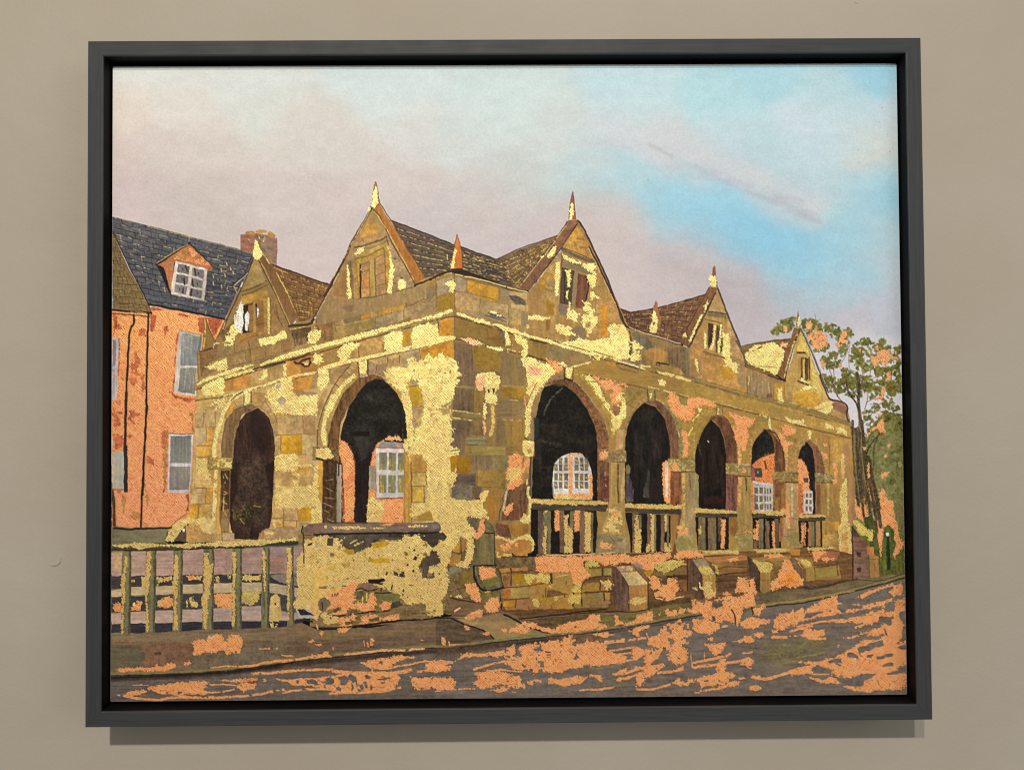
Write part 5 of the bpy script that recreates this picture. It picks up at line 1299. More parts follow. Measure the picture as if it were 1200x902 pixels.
balus((640,590), "690,40 800,45 1180,60 1180,95 900,90 690,75", "690,0 1190,15 1190,50 900,45 690,35", "690,80 1090,100 1090,430 740,430 730,300", 
      [(755,792,90,430,BR), (785,810,100,180,'G'), (775,830,190,440,'G'), (808,832,100,230,OL), (885,918,90,400,BR), (915,950,95,435,'G'), (945,962,95,420,OL), (878,905,360,430,'G'), (1003,1035,95,420,BR), (1038,1060,100,250,'G'), (1035,1085,350,430,'G'), (1058,1076,100,380,OL)])
balus((780,600), "260,10 630,20 625,48 450,45 265,40", "258,-32 400,-25 620,-5 625,15 260,8", "258,40 550,45 550,330 340,335 280,330 265,200",
      [(283,345,45,330,(102,94,64)), (285,305,60,320,BR), (290,310,120,190,'G'), (368,408,48,330,BR), (405,442,48,330,OL), (458,490,48,260,(84,64,48)), (485,518,70,320,'C')])
balus((780,600), "750,15 1045,15 1040,40 900,48 755,40", "750,-12 1045,-8 1045,12 755,15", "760,45 1000,45 1010,320 800,325 765,320",
      [(768,815,150,245,'C'), (790,815,80,160,'C'), (768,808,250,320,(96,70,52)), (815,855,60,320,OL), (872,912,60,320,BR), (885,908,80,310,'C'), (935,958,85,320,'C'), (958,985,60,320,(76,70,50))])
balus((900,560), "262,348 505,345 500,378 270,378", "262,330 500,325 500,345 270,350", "262,375 470,378 470,610 300,610 270,560",
      [(290,325,400,600,'C'), (295,318,385,600,BR), (345,380,450,470,'C'), (350,372,385,600,(150,104,66)), (370,405,385,600,OL), (415,455,380,600,(150,118,74)), (290,312,420,560,'C')])
T(900,560); balus((900,560), "-20,325 150,330 150,350 0,352 -20,350", "-20,312 150,315 140,330 -20,330", "-20,350 75,355 75,610 -20,610", [(-20,8,380,610,BR), (36,56,385,610,'C'), (56,90,360,610,(84,70,52)), (90,130,400,560,(120,84,56))])
# ---------------------------------------------------------------- low stone wall under the arcade
LW = rg('painted_low_wall', 'painted low stone wall with gold and copper leaf')
T(0,0,1)
P("578,652 622,650 790,647 880,646 960,640 1000,650 1020,679 940,688 904,694 810,706 758,716 710,716 610,726 588,720 578,700", (84,68,48), var=.14, st='h')
pal5 = [(124,112,68),(134,112,58),(116,92,62),(142,122,70),(104,96,64),(130,104,56),(96,76,56)]
stones("580,668 690,664 690,676 585,680", 1, (.16,.28), pal5, 51, inset=.7)
stones("585,674 690,672 690,690 587,692", 1, (.16,.26), pal5, 52, inset=.8)
stones("585,689 712,684 712,699 588,704", 1, (.16,.24), pal5, 53, inset=.8)
stones("586,703 712,698 712,712 592,716", 1, (.14,.22), pal5, 54, inset=.8)
T(500,590)
for s, c in (("600,480 870,480 880,520 600,525", (146,128,84)), ("620,530 730,530 730,610 640,600", (154,122,58)), ("740,530 880,525 885,590 745,600", (140,108,66)), ("750,620 850,620 870,690 790,710 760,680", (124,104,34)), ("660,630 740,640 750,730 680,740", (104,80,60)),
              ("735,745 900,735 900,830 740,840", (124,116,74)), ("900,735 1040,730 1040,800 905,820", (128,110,70)), ("660,860 770,850 770,900 665,910", (144,114,44)), ("790,850 920,840 910,910 790,910", (116,92,66)), ("985,830 1100,830 1110,880 1000,890", (132,116,50)), ("655,770 730,760 735,850 660,840", (116,80,44)),
              ("1100,610 1200,610 1200,690 1100,690", (132,120,80)), ("1060,730 1200,720 1200,800 1050,820", (134,112,58))):
    P(s, c, soft=1.2, lab=False, var=.13, rag=.3)
for s in ("735,530 738,610","610,625 900,590 1200,600","600,480 870,475","740,600 735,720","660,745 900,720 1100,690","1040,740 1040,820","660,850 900,830","1085,610 1085,700","780,850 775,910"): L(s, 1.3, (60,46,34), br=.1)
T(640,590)
for s, c in (("340,580 485,570 485,640 400,655 345,630", (122,114,62)), ("500,575 565,570 570,640 505,645", (116,116,74)), ("345,700 460,695 465,760 345,770", (126,110,58)), ("330,810 400,800 400,860 335,860", (112,102,58)), ("405,790 495,785 495,850 410,850", (108,108,72)), ("510,790 555,785 550,850 515,840", (144,118,66)),
              ("0,820 60,840 50,890 0,890", (132,116,50)), ("50,720 230,710 230,790 60,790", (132,114,64)), ("0,770 60,760 200,800 0,830", (84,66,46)), ("330,870 550,855 560,880 340,900", (116,96,76)), ("60,620 205,610 200,680 70,690", (126,116,72)),
              ("800,600 940,590 910,650 860,640", (140,118,44)), ("1010,640 1100,630 1110,680 1030,710 1010,690", (76,64,54)), ("1120,570 1200,550 1200,620 1120,620", (96,82,56)), ("930,600 1120,600 1100,640 960,640", (96,88,56)), ("1140,640 1200,620 1200,780 1160,780", (76,60,46)), ("1110,850 1200,830 1200,900 1100,900", (112,88,52))):
    P(s, c, soft=1.2, lab=False, var=.13, rag=.3)
for s in ("310,900 305,760 330,690 400,650 560,640","580,560 590,700 600,880","490,570 495,640","325,785 590,770","470,700 470,760","500,790 505,860","240,700 230,900","40,600 45,700"): L(s, 1.8, (66,50,38), br=.05)
L("0,455 160,455 440,445 600,430", 1.6, (172,158,128), lab=False); L("430,445 560,450", 1.1, (80,60,42))
T(780,600)
for s, c in (("340,400 700,380 720,420 440,450 360,430", (140,106,72)), ("430,450 720,430 720,540 450,560", (100,82,54)), ("450,570 720,560 700,700 450,710", (78,62,50)), ("735,400 1100,380 1100,430 760,430", (124,104,64)), ("735,440 830,560 830,690 780,690 740,600", (68,54,44)), ("940,440 1030,430 990,560 930,600", (98,84,56)),
              ("80,490 185,470 185,560 80,590", (96,80,56)), ("100,600 185,590 185,690 130,680", (92,70,50)), ("0,560 180,550 180,590 0,600", (60,50,42)), ("310,345 640,335 640,370 330,380", (156,138,90)), ("780,330 1090,320 1100,350 800,360", (152,134,88))):
    P(s, c, soft=1.2, lab=False, var=.14, st='h')
for s in ("430,500 560,480 720,490","440,610 600,600 720,590","500,660 640,650","930,480 1020,470"): L(s, 1.2, (60,48,36), br=.2, op=.8)
for s in ("440,560 580,540 720,530","720,400 740,560 720,700","940,560 1000,550"): L(s, 1.6, (46,36,30), br=.1)
T(900,560)
P("270,700 380,700 400,780 620,770 640,890 410,900 400,850 320,790", (112,98,62), soft=1.2, lab=False, var=.14, st='h'); P("410,800 590,790 600,860 420,880", (118,116,66), soft=1.5, lab=False); P("380,640 620,650 600,720 390,720", (132,92,68), soft=1.5, lab=False, st='h')
P("20,730 130,730 100,840 40,900 0,900 30,800", (96,82,56), soft=1.5, lab=False)
L("400,790 400,900", 1.6, (60,46,34)); L("400,790 620,760", 1.4, (70,56,38), br=.15); L("600,740 610,860", 1.6, (80,56,42)); L("480,620 600,600 620,680", 1.2, (110,84,60))
# copper and gold on the wall
T(640,590)
C("-145,480 0,465 150,470 330,470 440,450 540,460 680,440 760,470 900,440 1090,435 1095,490 1050,500 980,540 930,590 870,570 780,540 700,520 600,540 500,545 430,500 320,520 330,570 370,620 380,640 310,690 300,740 240,700 210,640 205,600 0,605 -70,620 -130,540", rag=.9)
C("1110,450 1200,430 1200,470 1120,490", rag=.7); G("330,520 400,500 450,520 470,550 340,560", rag=.8, tint=(.85,.88,.8)); G("940,545 1060,500 1190,490 1180,530 1060,600 1030,620 940,570", rag=.8, tint=(.85,.88,.8))
G("470,680 560,670 575,720 560,745 520,755 490,720", rag=.8); G("580,710 610,705 650,760 630,770", rag=.6); G("180,840 220,800 305,805 300,880 190,880", rag=.7, tint=(.9,.92,.8)); G("240,720 300,700 300,780 220,780", rag=.8, hole=.1, tint=(.9,.92,.8)); G("70,830 100,815 100,850 75,860", rag=.7)
C("880,640 940,630 1000,670 1010,740 1080,690 1130,660 1140,700 1170,750 1130,800 1120,850 1060,860 1040,830 960,820 930,790 990,760 930,760 900,680", rag=.9); leafpatch("1080,690 1130,665 1140,720 1060,770 1010,760", np.array((220,150,70.)), rag=.8)
L("960,830 1110,860", 1.1, (230,190,170), br=.2); L("1130,830 1200,815", 1.1, (230,190,170), br=.2); P("760,530 800,520 850,550 880,590 800,580", (120,110,110), soft=2, lab=False)
L("80,645 190,625", 1.2, (222,160,110), br=.1); P("830,560 920,580 880,590", (226,140,60), rag=.4, lab=False)
T(500,590)
G("860,625 890,615 940,630 945,660 900,710 850,665", rag=.6, tint=(.9,.92,.8)); G("955,630 1080,620 1080,700 960,690", rag=.5, tint=(.9,.92,.8)); G("925,850 970,840 990,880 980,910 940,910", rag=.7, tint=(.9,.92,.8)); G("1130,820 1150,815 1150,850 1125,860", rag=.5); C("780,700 800,715 790,720", rag=.4); G("1070,720 1085,720 1080,740", rag=.3)
T(780,600)
C("60,385 110,350 190,340 290,345 330,375 320,400 200,400 100,410", rag=.8); C("0,350 40,370 40,400 0,420", rag=.7); G("0,425 100,430 160,420 140,450 60,510 0,530", rag=.6, tint=(.85,.88,.8)); C("530,410 640,400 640,430 560,440", rag=.6, tint=(1,1,1)); C("860,370 1010,365 1030,390 860,400", rag=.6); G("320,345 630,335 640,365 400,365", rag=.5, hole=.1, tint=(.9,.9,.85)); G("780,332 1000,325 1010,350 800,350", rag=.5, hole=.15, tint=(.9,.9,.85))
C("130,440 190,455 185,465 140,460", rag=.4); G("415,460 450,470 460,540 440,550 430,500", rag=.7, hole=.2, tint=(.85,.88,.75))
C("0,590 90,580 95,620 60,640 110,690 60,700 40,740 0,770", rag=.8); C("640,590 720,585 720,690 700,710 610,705 620,640", rag=.8); C("735,590 770,600 770,640 800,715 780,740 720,730", rag=.8); G("630,575 710,575 700,590 640,590", rag=.5); C("500,710 530,700 570,720 560,735 510,730", rag=.5)
C("1060,420 1100,430 1100,480 1150,540 1200,590 1200,640 1100,660 1040,650 940,685 920,680 920,630 1000,540 1010,480", rag=.9); leafpatch("980,600 1060,560 1150,580 1160,620 1060,640 1000,630", np.array((226,146,68.)), rag=1.0, hole=.1); G("930,600 960,590 965,620 935,630", rag=.8, hole=.2); C("1145,440 1170,440 1200,500 1200,560 1180,560", rag=.6)
T(900,560)
C("0,680 90,670 130,680 100,700 0,705", rag=.7); C("360,650 450,645 520,650 460,690 430,740 400,730 390,690", rag=.9); C("470,700 580,705 580,725 480,735", rag=.6); G("340,615 570,608 575,620 460,635 350,635", rag=.5, tint=(.9,.9,.85)); G("0,620 150,625 140,645 0,650", rag=.5, hole=.1, tint=(.88,.88,.84)); P("200,620 280,630 270,680 210,680 180,650", (160,120,60), soft=1.5, lab=False)
G("0,740 30,760 25,810 0,815", rag=.5, tint=(.9,.92,.8))
C("100,800 150,720 180,715 200,740 220,790 270,850 300,870 300,900 60,900", rag=.8, cl=False); leafpatch("130,860 200,830 270,870 280,900 130,900", np.array((226,146,68.)), rag=1.0); C("245,740 265,740 300,830 290,850 260,810", rag=.5)
# buttresses
def butt(o, left, lc, top_, tc_, front, fc, cap=None):
    T(*o); rg('painted_buttress'); P(left, lc, var=.16, st='v', rag=.2); P(front, fc, var=.12, st='v'); P(top_, tc_, var=.1)
    if cap: P(cap, (150,124,100), var=.12)
butt((640,590), "580,560 620,550 650,610 720,700 730,890 720,950 600,930 590,700", (84,64,52), "650,610 790,595 885,700 885,712 725,718", (188,168,118), "725,712 885,708 888,900 880,935 740,955 722,930", (152,112,62), "610,555 760,545 775,590 650,610")
G("640,560 740,555 765,590 700,590", rag=.6, hole=.15); G("690,620 780,610 790,640 740,650", rag=.6, hole=.45); G("720,850 790,830 860,820 870,860 800,890 730,880", rag=.8, hole=.1); L("715,715 722,940", 1.6, (74,54,44)); L("720,712 885,708", 1, (208,190,150), br=.1); L("888,700 892,930", 1.6, (60,46,36)); P("780,560 820,560 880,650 900,700 885,690 800,600", (90,74,60), soft=1.2, lab=False)
butt((780,600), "195,430 230,420 330,560 325,770 260,760 200,690", (82,62,48), "230,420 340,410 430,540 425,560 320,560", (142,130,98), "318,558 430,555 438,740 345,765 325,720", (160,124,62))
G("280,490 340,470 390,490 420,545 330,555", rag=.7, tint=(.92,.94,.84)); G("300,665 340,640 350,610 400,620 395,680 430,700 430,730 380,760 345,740", rag=.8); G("225,665 280,670 275,685 230,680", rag=.4, hole=.1); L("290,620 300,660", 1.3, (230,220,160)); C("350,750 430,730 440,745 370,765", rag=.4); L("188,430 188,690", 1.6, (46,36,30)); 
butt((780,600), "725,400 750,410 830,530 830,700 760,680 730,560", (70,56,46), "750,410 860,420 920,520 915,540 830,530", (136,118,80), "825,530 918,530 915,690 860,715 825,690", (140,108,62))
G("760,425 800,420 830,440 900,435 930,460 935,500 905,530 850,535 820,525 800,480", rag=.6, tint=(.92,.94,.84)); L("825,600 910,605", .9, (110,82,48)); L("820,540 822,700", 1.2, (60,46,36))
butt((900,560), "180,710 210,700 300,800 310,880 290,890", (100,78,54), "225,700 330,720 390,780 320,790", (150,126,72), "315,790 400,785 405,905 320,910", (146,118,64))
G("265,725 310,715 350,730 385,760 375,785 330,775", rag=.6, tint=(.95,.95,.85)); L("320,800 325,910", 1.0, (70,52,38))
# end of the wall at the right
rg('painted_gate_pier')
T(900,560)
P("738,430 790,520 850,550 870,640 885,895 740,900 735,640", (104,78,62), var=.14, st='h')
for s, c in (("750,530 850,540 855,620 750,630", (96,70,56)), ("745,640 865,650 870,740 750,750", (112,86,70)), ("750,755 870,760 875,880 755,880", (108,84,68)), ("775,650 810,650 805,700 775,695", (70,52,42)), ("775,790 815,785 810,830 780,830", (64,48,40)), ("740,440 800,510 800,525 745,510", (74,56,46))): P(s, c, soft=1, lab=False, st='h', var=.14)
P("885,670 965,690 975,890 890,895", (148,112,68), st='v'); P("860,600 920,610 930,680 870,670", (176,112,66), rag=.3); L("890,715 965,720", .9, (90,66,40)); L("930,760 935,820", 1.4, (100,72,44))
L("735,430 740,890", 1.8, (60,44,34))
G("745,370 770,365 830,420 860,450 915,465 910,560 880,545 850,500 800,490 760,420", rag=.7, tint=(.95,.95,.85))

# ---------------------------------------------------------------- near corner: pier, steps, gold wall
rg('painted_buttress', 'painted worn buttress at the foot of the corner')
T(470,560)
P("560,600 640,480 680,540 820,480 820,690 1170,690 1180,780 820,800 880,900 900,1090 860,1120 840,1170 640,1200 400,1200 200,1150 60,1150 60,800 400,760", (96,80,52), var=.18, st='n')
P("490,320 560,330 640,345 690,350 800,410 820,470 680,490 620,480 560,460 480,440", (92,84,62), var=.16, rag=.3)
P("625,500 820,485 820,770 650,775 640,700", (92,86,56), var=.16, st='v'); P("700,560 770,540 770,740 700,750", (104,96,60), soft=4, lab=False, st='v')
L("818,480 820,770", 1.4, (44,38,32)); L("640,775 830,770", 2.2, (40,36,34)); L("680,490 815,482", 1.8, (44,38,34))
C("700,365 730,360 735,460 710,500 665,540 630,530 610,490 670,480 680,420", rag=.6); G("590,480 620,490 600,500", rag=.4)
P("735,375 790,420 815,475 740,480", (98,96,66), soft=1.5, lab=False, rag=.4); P("535,405 600,440 620,470 580,460", (30,26,30), lab=False, rag=.3)
P("450,560 510,530 520,600 510,660 450,650", (160,126,54), lab=False, rag=.4); P("520,540 570,520 575,600 540,650 520,620", (138,102,58), lab=False, rag=.4); P("400,740 460,680 520,680 510,770 440,780", (150,114,54), lab=False, rag=.4); L("450,650 520,665 560,640", 1.4, (84,58,34)); L("520,530 530,730", 1.3, (84,58,34))
T(500,590)
P("410,560 440,555 600,550 640,600 670,740 560,765 470,750 430,690 410,620", (84,78,56), var=.18, lab=False, rag=.3)
L("412,560 412,640 440,710 480,752 560,768 668,738", 2.4, (34,32,30)); L("600,555 640,610 668,735", 1.6, (52,50,38)); P("430,560 450,690 440,660 420,600", (110,104,84), soft=1.4, lab=False)
C("450,570 480,560 600,570 610,650 560,660 545,690 500,680 470,670 460,620", rag=.7); P("480,680 600,640 640,700 560,730 490,720", (98,96,52), soft=2, lab=False)
C("335,710 400,700 440,730 470,800 470,870 420,850 380,820", rag=.7); C("525,870 560,830 610,820 640,880 640,960 600,970 520,930", rag=.7); leafpatch("510,775 555,770 550,795 520,795", np.array((230,150,76.)), rag=.4)
P("480,790 630,770 640,830 560,830 480,860", (96,92,48), soft=2, lab=False); P("640,760 655,900 650,960 640,960", (40,34,28), lab=False)
P("600,170 720,190 740,300 640,290 605,250", (96,66,48), lab=False); P("720,200 890,180 885,260 760,300 740,260", (124,92,44), lab=False, st='v'); P("700,20 820,30 810,130 740,160 700,120", (92,62,46), soft=2, lab=False, st='v')
P("600,290 740,310 745,460 605,470", (148,112,60), lab=False, var=.12); C("640,340 740,330 750,400 720,440 670,430", rag=1.6, hole=.4); G("605,290 640,285 700,310 745,320 740,345 680,325 620,310", rag=.5); G("610,430 750,430 745,460 620,470", rag=.6, hole=.3)
P("745,400 760,340 820,310 890,320 920,370 920,420 880,465 780,462 750,440", (146,106,56), lab=False, var=.12); G("740,345 790,300 870,270 920,290 945,350 940,410 915,430 920,360 890,320 820,310 760,345", rag=.5)
C("770,350 800,345 810,370 790,380 770,375", rag=.6, hole=.2); L("750,440 780,466 880,468 925,430", 1.6, (44,34,28))
P("880,440 960,440 960,465 880,468", (24,20,20), lab=False, rag=.2)
G("805,160 850,85 870,110 895,110 890,175 840,170", rag=.6)
P("180,620 200,560 300,565 310,600 200,625", (116,114,92), lab=False, rag=.3); P("290,600 400,580 400,690 290,720", (112,92,44), lab=False, rag=.3)
L("220,825 340,840 470,860", 1.6, (36,30,26), br=.1); L("240,760 340,740", .9, (60,46,34)); P("330,860 480,870 520,960 250,950", (92,72,48), lab=False, soft=2)
G("215,815 300,800 310,840 290,850", rag=.6, hole=.2)

GW = rg('painted_gilded_wall', 'painted low wall mostly bare gold leaf')
T(370,570)
P("-160,420 0,410 1110,400 1160,440 1170,560 1160,700 1150,900 1130,1100 950,1190 700,1210 100,1240 -60,1235 -60,1090 -190,1060 -190,900 -140,640", (112,94,60), var=.2, st='h')
P("-20,415 1000,405 1080,400 1130,450 1080,470 1040,520 960,480 900,440 850,480 700,470 560,460 480,540 340,580 240,530 120,470 0,440", (64,56,48), lab=False, rag=.6, st='h', var=.14)
P("180,430 760,410 770,450 500,470 460,540 350,570 240,520", (74,68,58), soft=2, lab=False)
G("0,440 90,440 180,450 240,540 340,600 400,560 470,530 560,520 620,480 740,480 780,440 850,430 920,440 950,420 960,460 920,500 960,530 1010,510 1010,580 1000,600 960,620 950,690 900,700 930,780 930,800 1030,810 1040,760 990,760 980,720 1060,680 1120,680 1110,600 1060,540 1080,470 1140,440 1170,460 1180,560 1150,700 1160,900 1110,1000 1115,1130 1060,1150 980,1130 960,1020 800,1040 700,960 620,900 440,840 440,900 340,930 180,960 60,1000 -40,1140 -60,1080 -190,1040 -170,900 -150,700 -100,480", rag=.9, hole=.07)
G("-60,900 100,850 300,900 330,960 250,1000 60,1060 0,1180 -40,1160 -100,1080", rag=.9, hole=.1); G("60,1150 160,1130 250,1160 200,1210 60,1210", rag=.9, hole=.25)
T(370,570)
for s, w in (("220,470 270,440",1),("190,490 240,470",1),("300,500 360,470",1.2),("340,520 410,490",1.4),("360,500 400,510",1),("760,470 830,430",1.5),("780,450 870,460",1.3)): L(s, w, (220,192,110), br=.15, leaf=.7)
for s in ("480,500 600,480 660,500 580,540 500,545", "450,640 640,630 640,670 560,680 460,665", "230,560 330,560 340,600 280,600", "150,600 240,620 200,640"): P(s, (174,138,36), rag=.6, op=.9, lab=False)
P("0,740 100,720 120,800 60,960 20,960", (190,158,70), soft=7, op=.45, lab=False); P("220,680 290,660 300,700 240,730", (160,130,60), rag=.8, op=.7, lab=False); P("120,690 180,690 160,740 100,740", (176,146,60), soft=3, op=.7, lab=False)
P("940,630 1000,610 1010,560 1060,530 1100,600 1100,660 1050,690 990,700 970,800 1020,790 1030,750 1045,800 1000,810 930,805 930,720 900,710", (76,66,52), rag=.6, lab=False); P("1100,530 1130,520 1120,560 1100,570", (60,50,40), rag=.5, lab=False)
for x, y, r_ in ((860,560,14),(870,630,20),(800,690,14),(850,745,14),(910,505,12),(790,630,8),(780,580,7),(1080,770,10),(1100,820,8),(1040,860,7),(1060,640,8),(820,540,8),(690,750,5),(660,760,5),(1050,700,7),(840,670,6),(1090,850,6),(900,600,8),(1090,660,8)):
    P(f"{x-r_},{y+r_*.6} {x},{y-r_} {x+r_},{y-r_*.3} {x+r_*.5},{y+r_}", (58,40,44), rag=.5, lab=False)
P("455,820 590,810 600,830 560,850 590,850 580,865 460,850", (34,28,22), rag=.4, lab=False)
L("150,745 180,745", 1.2, (90,66,30), br=.2)
T(330,670)
P("650,110 720,95 800,110 830,140 760,165 700,150 640,165 640,130", (112,88,72), lab=False, rag=.3); L("640,165 700,150 760,170 830,155", 1.6, (38,30,26)); P("640,170 720,165 720,230 650,240", (84,74,56), lab=False, rag=.4, soft=1.5); P("730,170 800,170 800,200 740,210", (96,86,60), soft=2, lab=False)
P("810,190 960,190 1040,200 1030,250 960,280 840,290 820,240", (98,94,56), lab=False, rag=.4, st='h'); L("820,185 950,188", 1.6, (34,28,26)); P("620,240 660,170 640,260 620,280", (110,102,60), soft=2, lab=False)
P("950,280 1030,255 1060,300 960,330 930,320", (66,58,44), lab=False, rag=.4); P("820,300 900,320 880,345 820,340", (112,96,56), soft=1.5, lab=False)
C("370,150 430,190 500,150 580,120 600,90 660,90 660,120 635,180 640,240 620,260 600,300 580,330 560,380 510,370 520,310 440,330 390,340 430,270 400,230", rag=.9); C("620,290 660,270 720,290 750,260 770,210 800,195 830,230 825,330 720,350 680,330 600,330", rag=1.1, hole=.05); C("840,300 880,280 880,255 950,270 965,290 930,335 880,340 870,310", rag=.7)
for s in ("705,220 712,300","745,190 740,260"): L(s, 1.3, (222,196,110), leaf=.7)
P("400,170 450,130 500,160 450,190", (200,160,70), rag=.8, op=.7, lab=False); P("320,130 395,125 390,150 330,150", (100,80,50), rag=.3, op=.8, lab=False); L("530,130 560,125", 1.4, (50,40,30))
for x, y in ((440,205),(465,200),(490,195),(480,205),(740,270)): P(f"{x-6},{y+12} {x},{y-12} {x+8},{y-6} {x+4},{y+12}", (70,44,60), rag=.3, lab=False)
P("330,240 370,220 420,260 430,290 390,320 360,350 330,340 315,290", (92,82,64), lab=False, rag=.5, st='v'); L("350,270 355,340", 1.4, (44,38,34)); L("205,240 208,290 215,330", 2.0, (40,32,28)); P("215,260 260,260 270,370 240,390 220,360", (184,156,140), lab=False, rag=.4); C("225,340 290,300 290,380 240,390", rag=.9, hole=.2)
P("255,0 330,0 310,180 320,300 300,390 260,360 270,180", (184,156,66), soft=6, op=.35, lab=False, st='v'); P("570,340 650,330 680,350 580,375", (84,72,50), lab=False, rag=.4); P("440,340 500,310 510,360 450,370", (84,70,52), lab=False, rag=.5)
C("415,375 500,350 520,385 450,390 410,390", rag=.5); G("350,370 400,360 380,400 340,395", rag=.9, hole=.25)
for x, y in ((870,155),(960,150),(1065,160),(1105,215),(1060,200),(965,120),(915,10)): P(f"{x-7},{y+16} {x},{y-14} {x+8},{y-6} {x+4},{y+14}", (58,42,50), rag=.5, lab=False)
P("980,0 1080,0 1070,50 1020,45 985,30", (66,56,46), lab=False, rag=.5); G("1015,0 1050,0 1020,40", rag=.4)
use(GW); T(330,670)
P("440,380 560,375 700,355 830,345 1000,335 1000,345 700,372 560,392 440,400", (60,48,36), rag=.7, lab=False)
T(330,670,6)
C("380,350 440,330 500,300 560,320 640,300 700,320 820,300 830,335 700,352 560,372 520,385 420,392", rag=1.1, hole=.3)
P("440,355 500,345 500,368 450,372", (92,72,46), rag=.6, lab=False); P("600,330 680,318 680,345 610,352", (84,68,44), rag=.6, lab=False)
L("250,405 380,400 500,386 600,372 830,345", 2.4, (44,36,28))
# gold on the facade
T(370,370)
G("0,265 200,210 420,150 550,115 700,85 870,40 1000,5 1110,0 1100,15 880,55 720,110 560,155 400,200 200,255 0,295", rag=.35); G("200,300 240,265 330,235 400,240 370,280 320,310 300,370 260,410 220,400 200,350", rag=.7, hole=.02)
G("600,190 640,160 680,140 750,130 765,170 760,290 700,320 620,310 600,290 610,250", rag=.6); G("850,110 900,90 970,70 990,65 1010,90 1060,75 1080,140 1075,220 1040,260 850,280 840,220 830,210 850,150", rag=.7)
L("60,470 200,425 400,385 600,335 780,295 1000,250 1200,200", 4.2, GOLD * .97, leaf=1.0, br=.03, soft=.8)
G("20,480 90,450 110,500 120,560 100,620 40,660 10,590", rag=.7); G("0,340 60,350 65,410 30,430 0,400", rag=1.0, hole=.2); G("0,700 15,720 5,880 -5,880", rag=.4)
G("340,515 350,540 250,630 160,780 110,900 75,900 90,800 180,650 260,570", rag=.35)
G("610,500 680,450 770,470 830,430 800,400 860,370 900,400 960,400 990,340 1050,370 1100,320 1130,360 1200,380 1240,430 1240,560 1210,740 1180,760 1090,820 1120,890 1200,1000 1200,1130 1170,1100 1150,1230 1160,1300 1220,1300 1240,1420 1200,1500 1150,1450 1060,1400 1000,1310 930,1270 940,1180 870,1130 860,1050 920,1010 930,900 950,800 935,640 880,600 940,560 830,570 800,640 790,680 740,660 700,640 610,560", rag=1.3, hole=.06)
G("740,670 790,680 810,640 840,800 855,950 860,1130 820,1140 800,1000 790,880 760,760", rag=.6); G("820,1100 870,1120 930,1180 900,1200 850,1250 840,1290 820,1300 815,1200", rag=.9)
T(370,470)
G("60,230 80,200 105,130 180,0 100,100 70,300 60,390 90,380 95,280", rag=.3); L("78,380 62,300 80,150 120,40 150,-40", 4.6, GOLD, leaf=1.0, br=.02)
G("870,260 900,200 1000,180 1100,60 1180,30 1190,180 1150,300 1180,320 1170,380 1230,410 1210,470 1170,560 1180,640 1150,640 1060,670 1010,600 950,540 930,480 860,450 820,400 870,330", rag=1.2, hole=.05)
G("980,770 1050,740 1130,720 1170,740 1185,860 1220,900 1300,950 1330,880 1340,860 1370,880 1330,980 1320,1040 1360,1100 1400,1140 1350,1200 1220,1190 1140,1210 1080,1240 1180,1400 1150,1450 1100,1420 1060,1320 1000,1310 960,1240 840,1280 835,1170 960,1140 960,900", rag=.7)
G("0,540 20,560 15,850 45,900 45,1150 0,1180", rag=.5); G("780,340 810,330 815,440 790,450 770,400", rag=.4)
T(470,560)
G("260,380 290,300 420,240 440,190 520,200 690,200 740,290 760,370 720,350 650,350 490,320 480,440 540,440 600,470 630,520 640,600 630,700 600,770 560,800 500,780 480,760 560,720 575,640 570,540 520,510 490,590 440,640 440,690 400,740 380,780 330,770 360,730 390,680 360,660 340,640 370,610 360,560 330,530 300,440 350,400".replace("\n"," "), rag=.8)
G("85,230 200,220 260,280 250,300 180,320 110,340 85,345", rag=.8); P("120,340 250,290 270,330 280,380 100,380", (160,128,60), lab=False, soft=1.5)
G("690,150 720,120 770,120 760,150 730,200 710,240 690,210", rag=.6)
T(370,470)
for s, c in (("820,470 940,470 940,500 1010,600 1030,625 840,628 840,545", (172,134,66)), ("1090,70 1180,60 1180,110 1120,130", (150,126,80)), ("850,210 940,180 900,240", (166,138,90))): P(s, c, soft=1.5, lab=False, op=.85, rag=.3)
P("845,60 930,70 925,140 850,180", (164,140,98), soft=1.5, lab=False, op=.9)
# gold round the first arch
T(230,460)
G("610,40 700,0 850,-10 870,40 950,30 1060,20 1060,190 960,200 800,195 700,190 650,100", rag=.7); P("720,60 750,30 780,50 785,110 740,110 715,80", (176,156,130), rag=.4, lab=False)
G("620,-20 740,-90 760,-120 830,-110 850,-20 700,20 640,40", rag=.7); P("700,-60 750,-80 740,-40 700,-30", (176,156,130), rag=.5, lab=False)
G("690,560 780,540 900,545 900,600 880,690 700,695 680,640", rag=.7, hole=.05); G("850,700 900,700 890,820 860,830", rag=.7, hole=.1); G("900,640 1000,620 1010,650 920,665", rag=.7, hole=.2); G("1040,640 1065,640 1070,800 1060,900 1040,950 1020,830", rag=.6)
G("690,830 1060,820 1065,1000 1010,1010 870,1020 690,1010", rag=.7, hole=.03); G("1010,1020 1090,1010 1095,1180 1060,1200 1005,1190", rag=.5); G("670,1130 740,1120 750,1160 700,1200 670,1170", rag=.8, hole=.3)
GP("665,1010 830,1010 850,1025 790,1050 700,1030", rag=.9, hole=.25)
L("340,40 290,90 240,180 200,300 160,450 155,560", 4.6, GOLD, leaf=1.0, br=.06); G("130,60 260,60 240,130 180,150 130,120", rag=1.2, hole=.35); G("420,0 450,-20 475,90 440,105 425,110", rag=.5); L("330,55 410,10", 2.4, (240,218,140), br=.25, leaf=1)
G("0,580 80,600 90,680 110,700 110,820 60,810 0,760", rag=1.4, hole=.25); L("170,690 160,900 150,1120 140,1180", 4.0, GOLD, leaf=1.0, br=.12)
T(125,560)
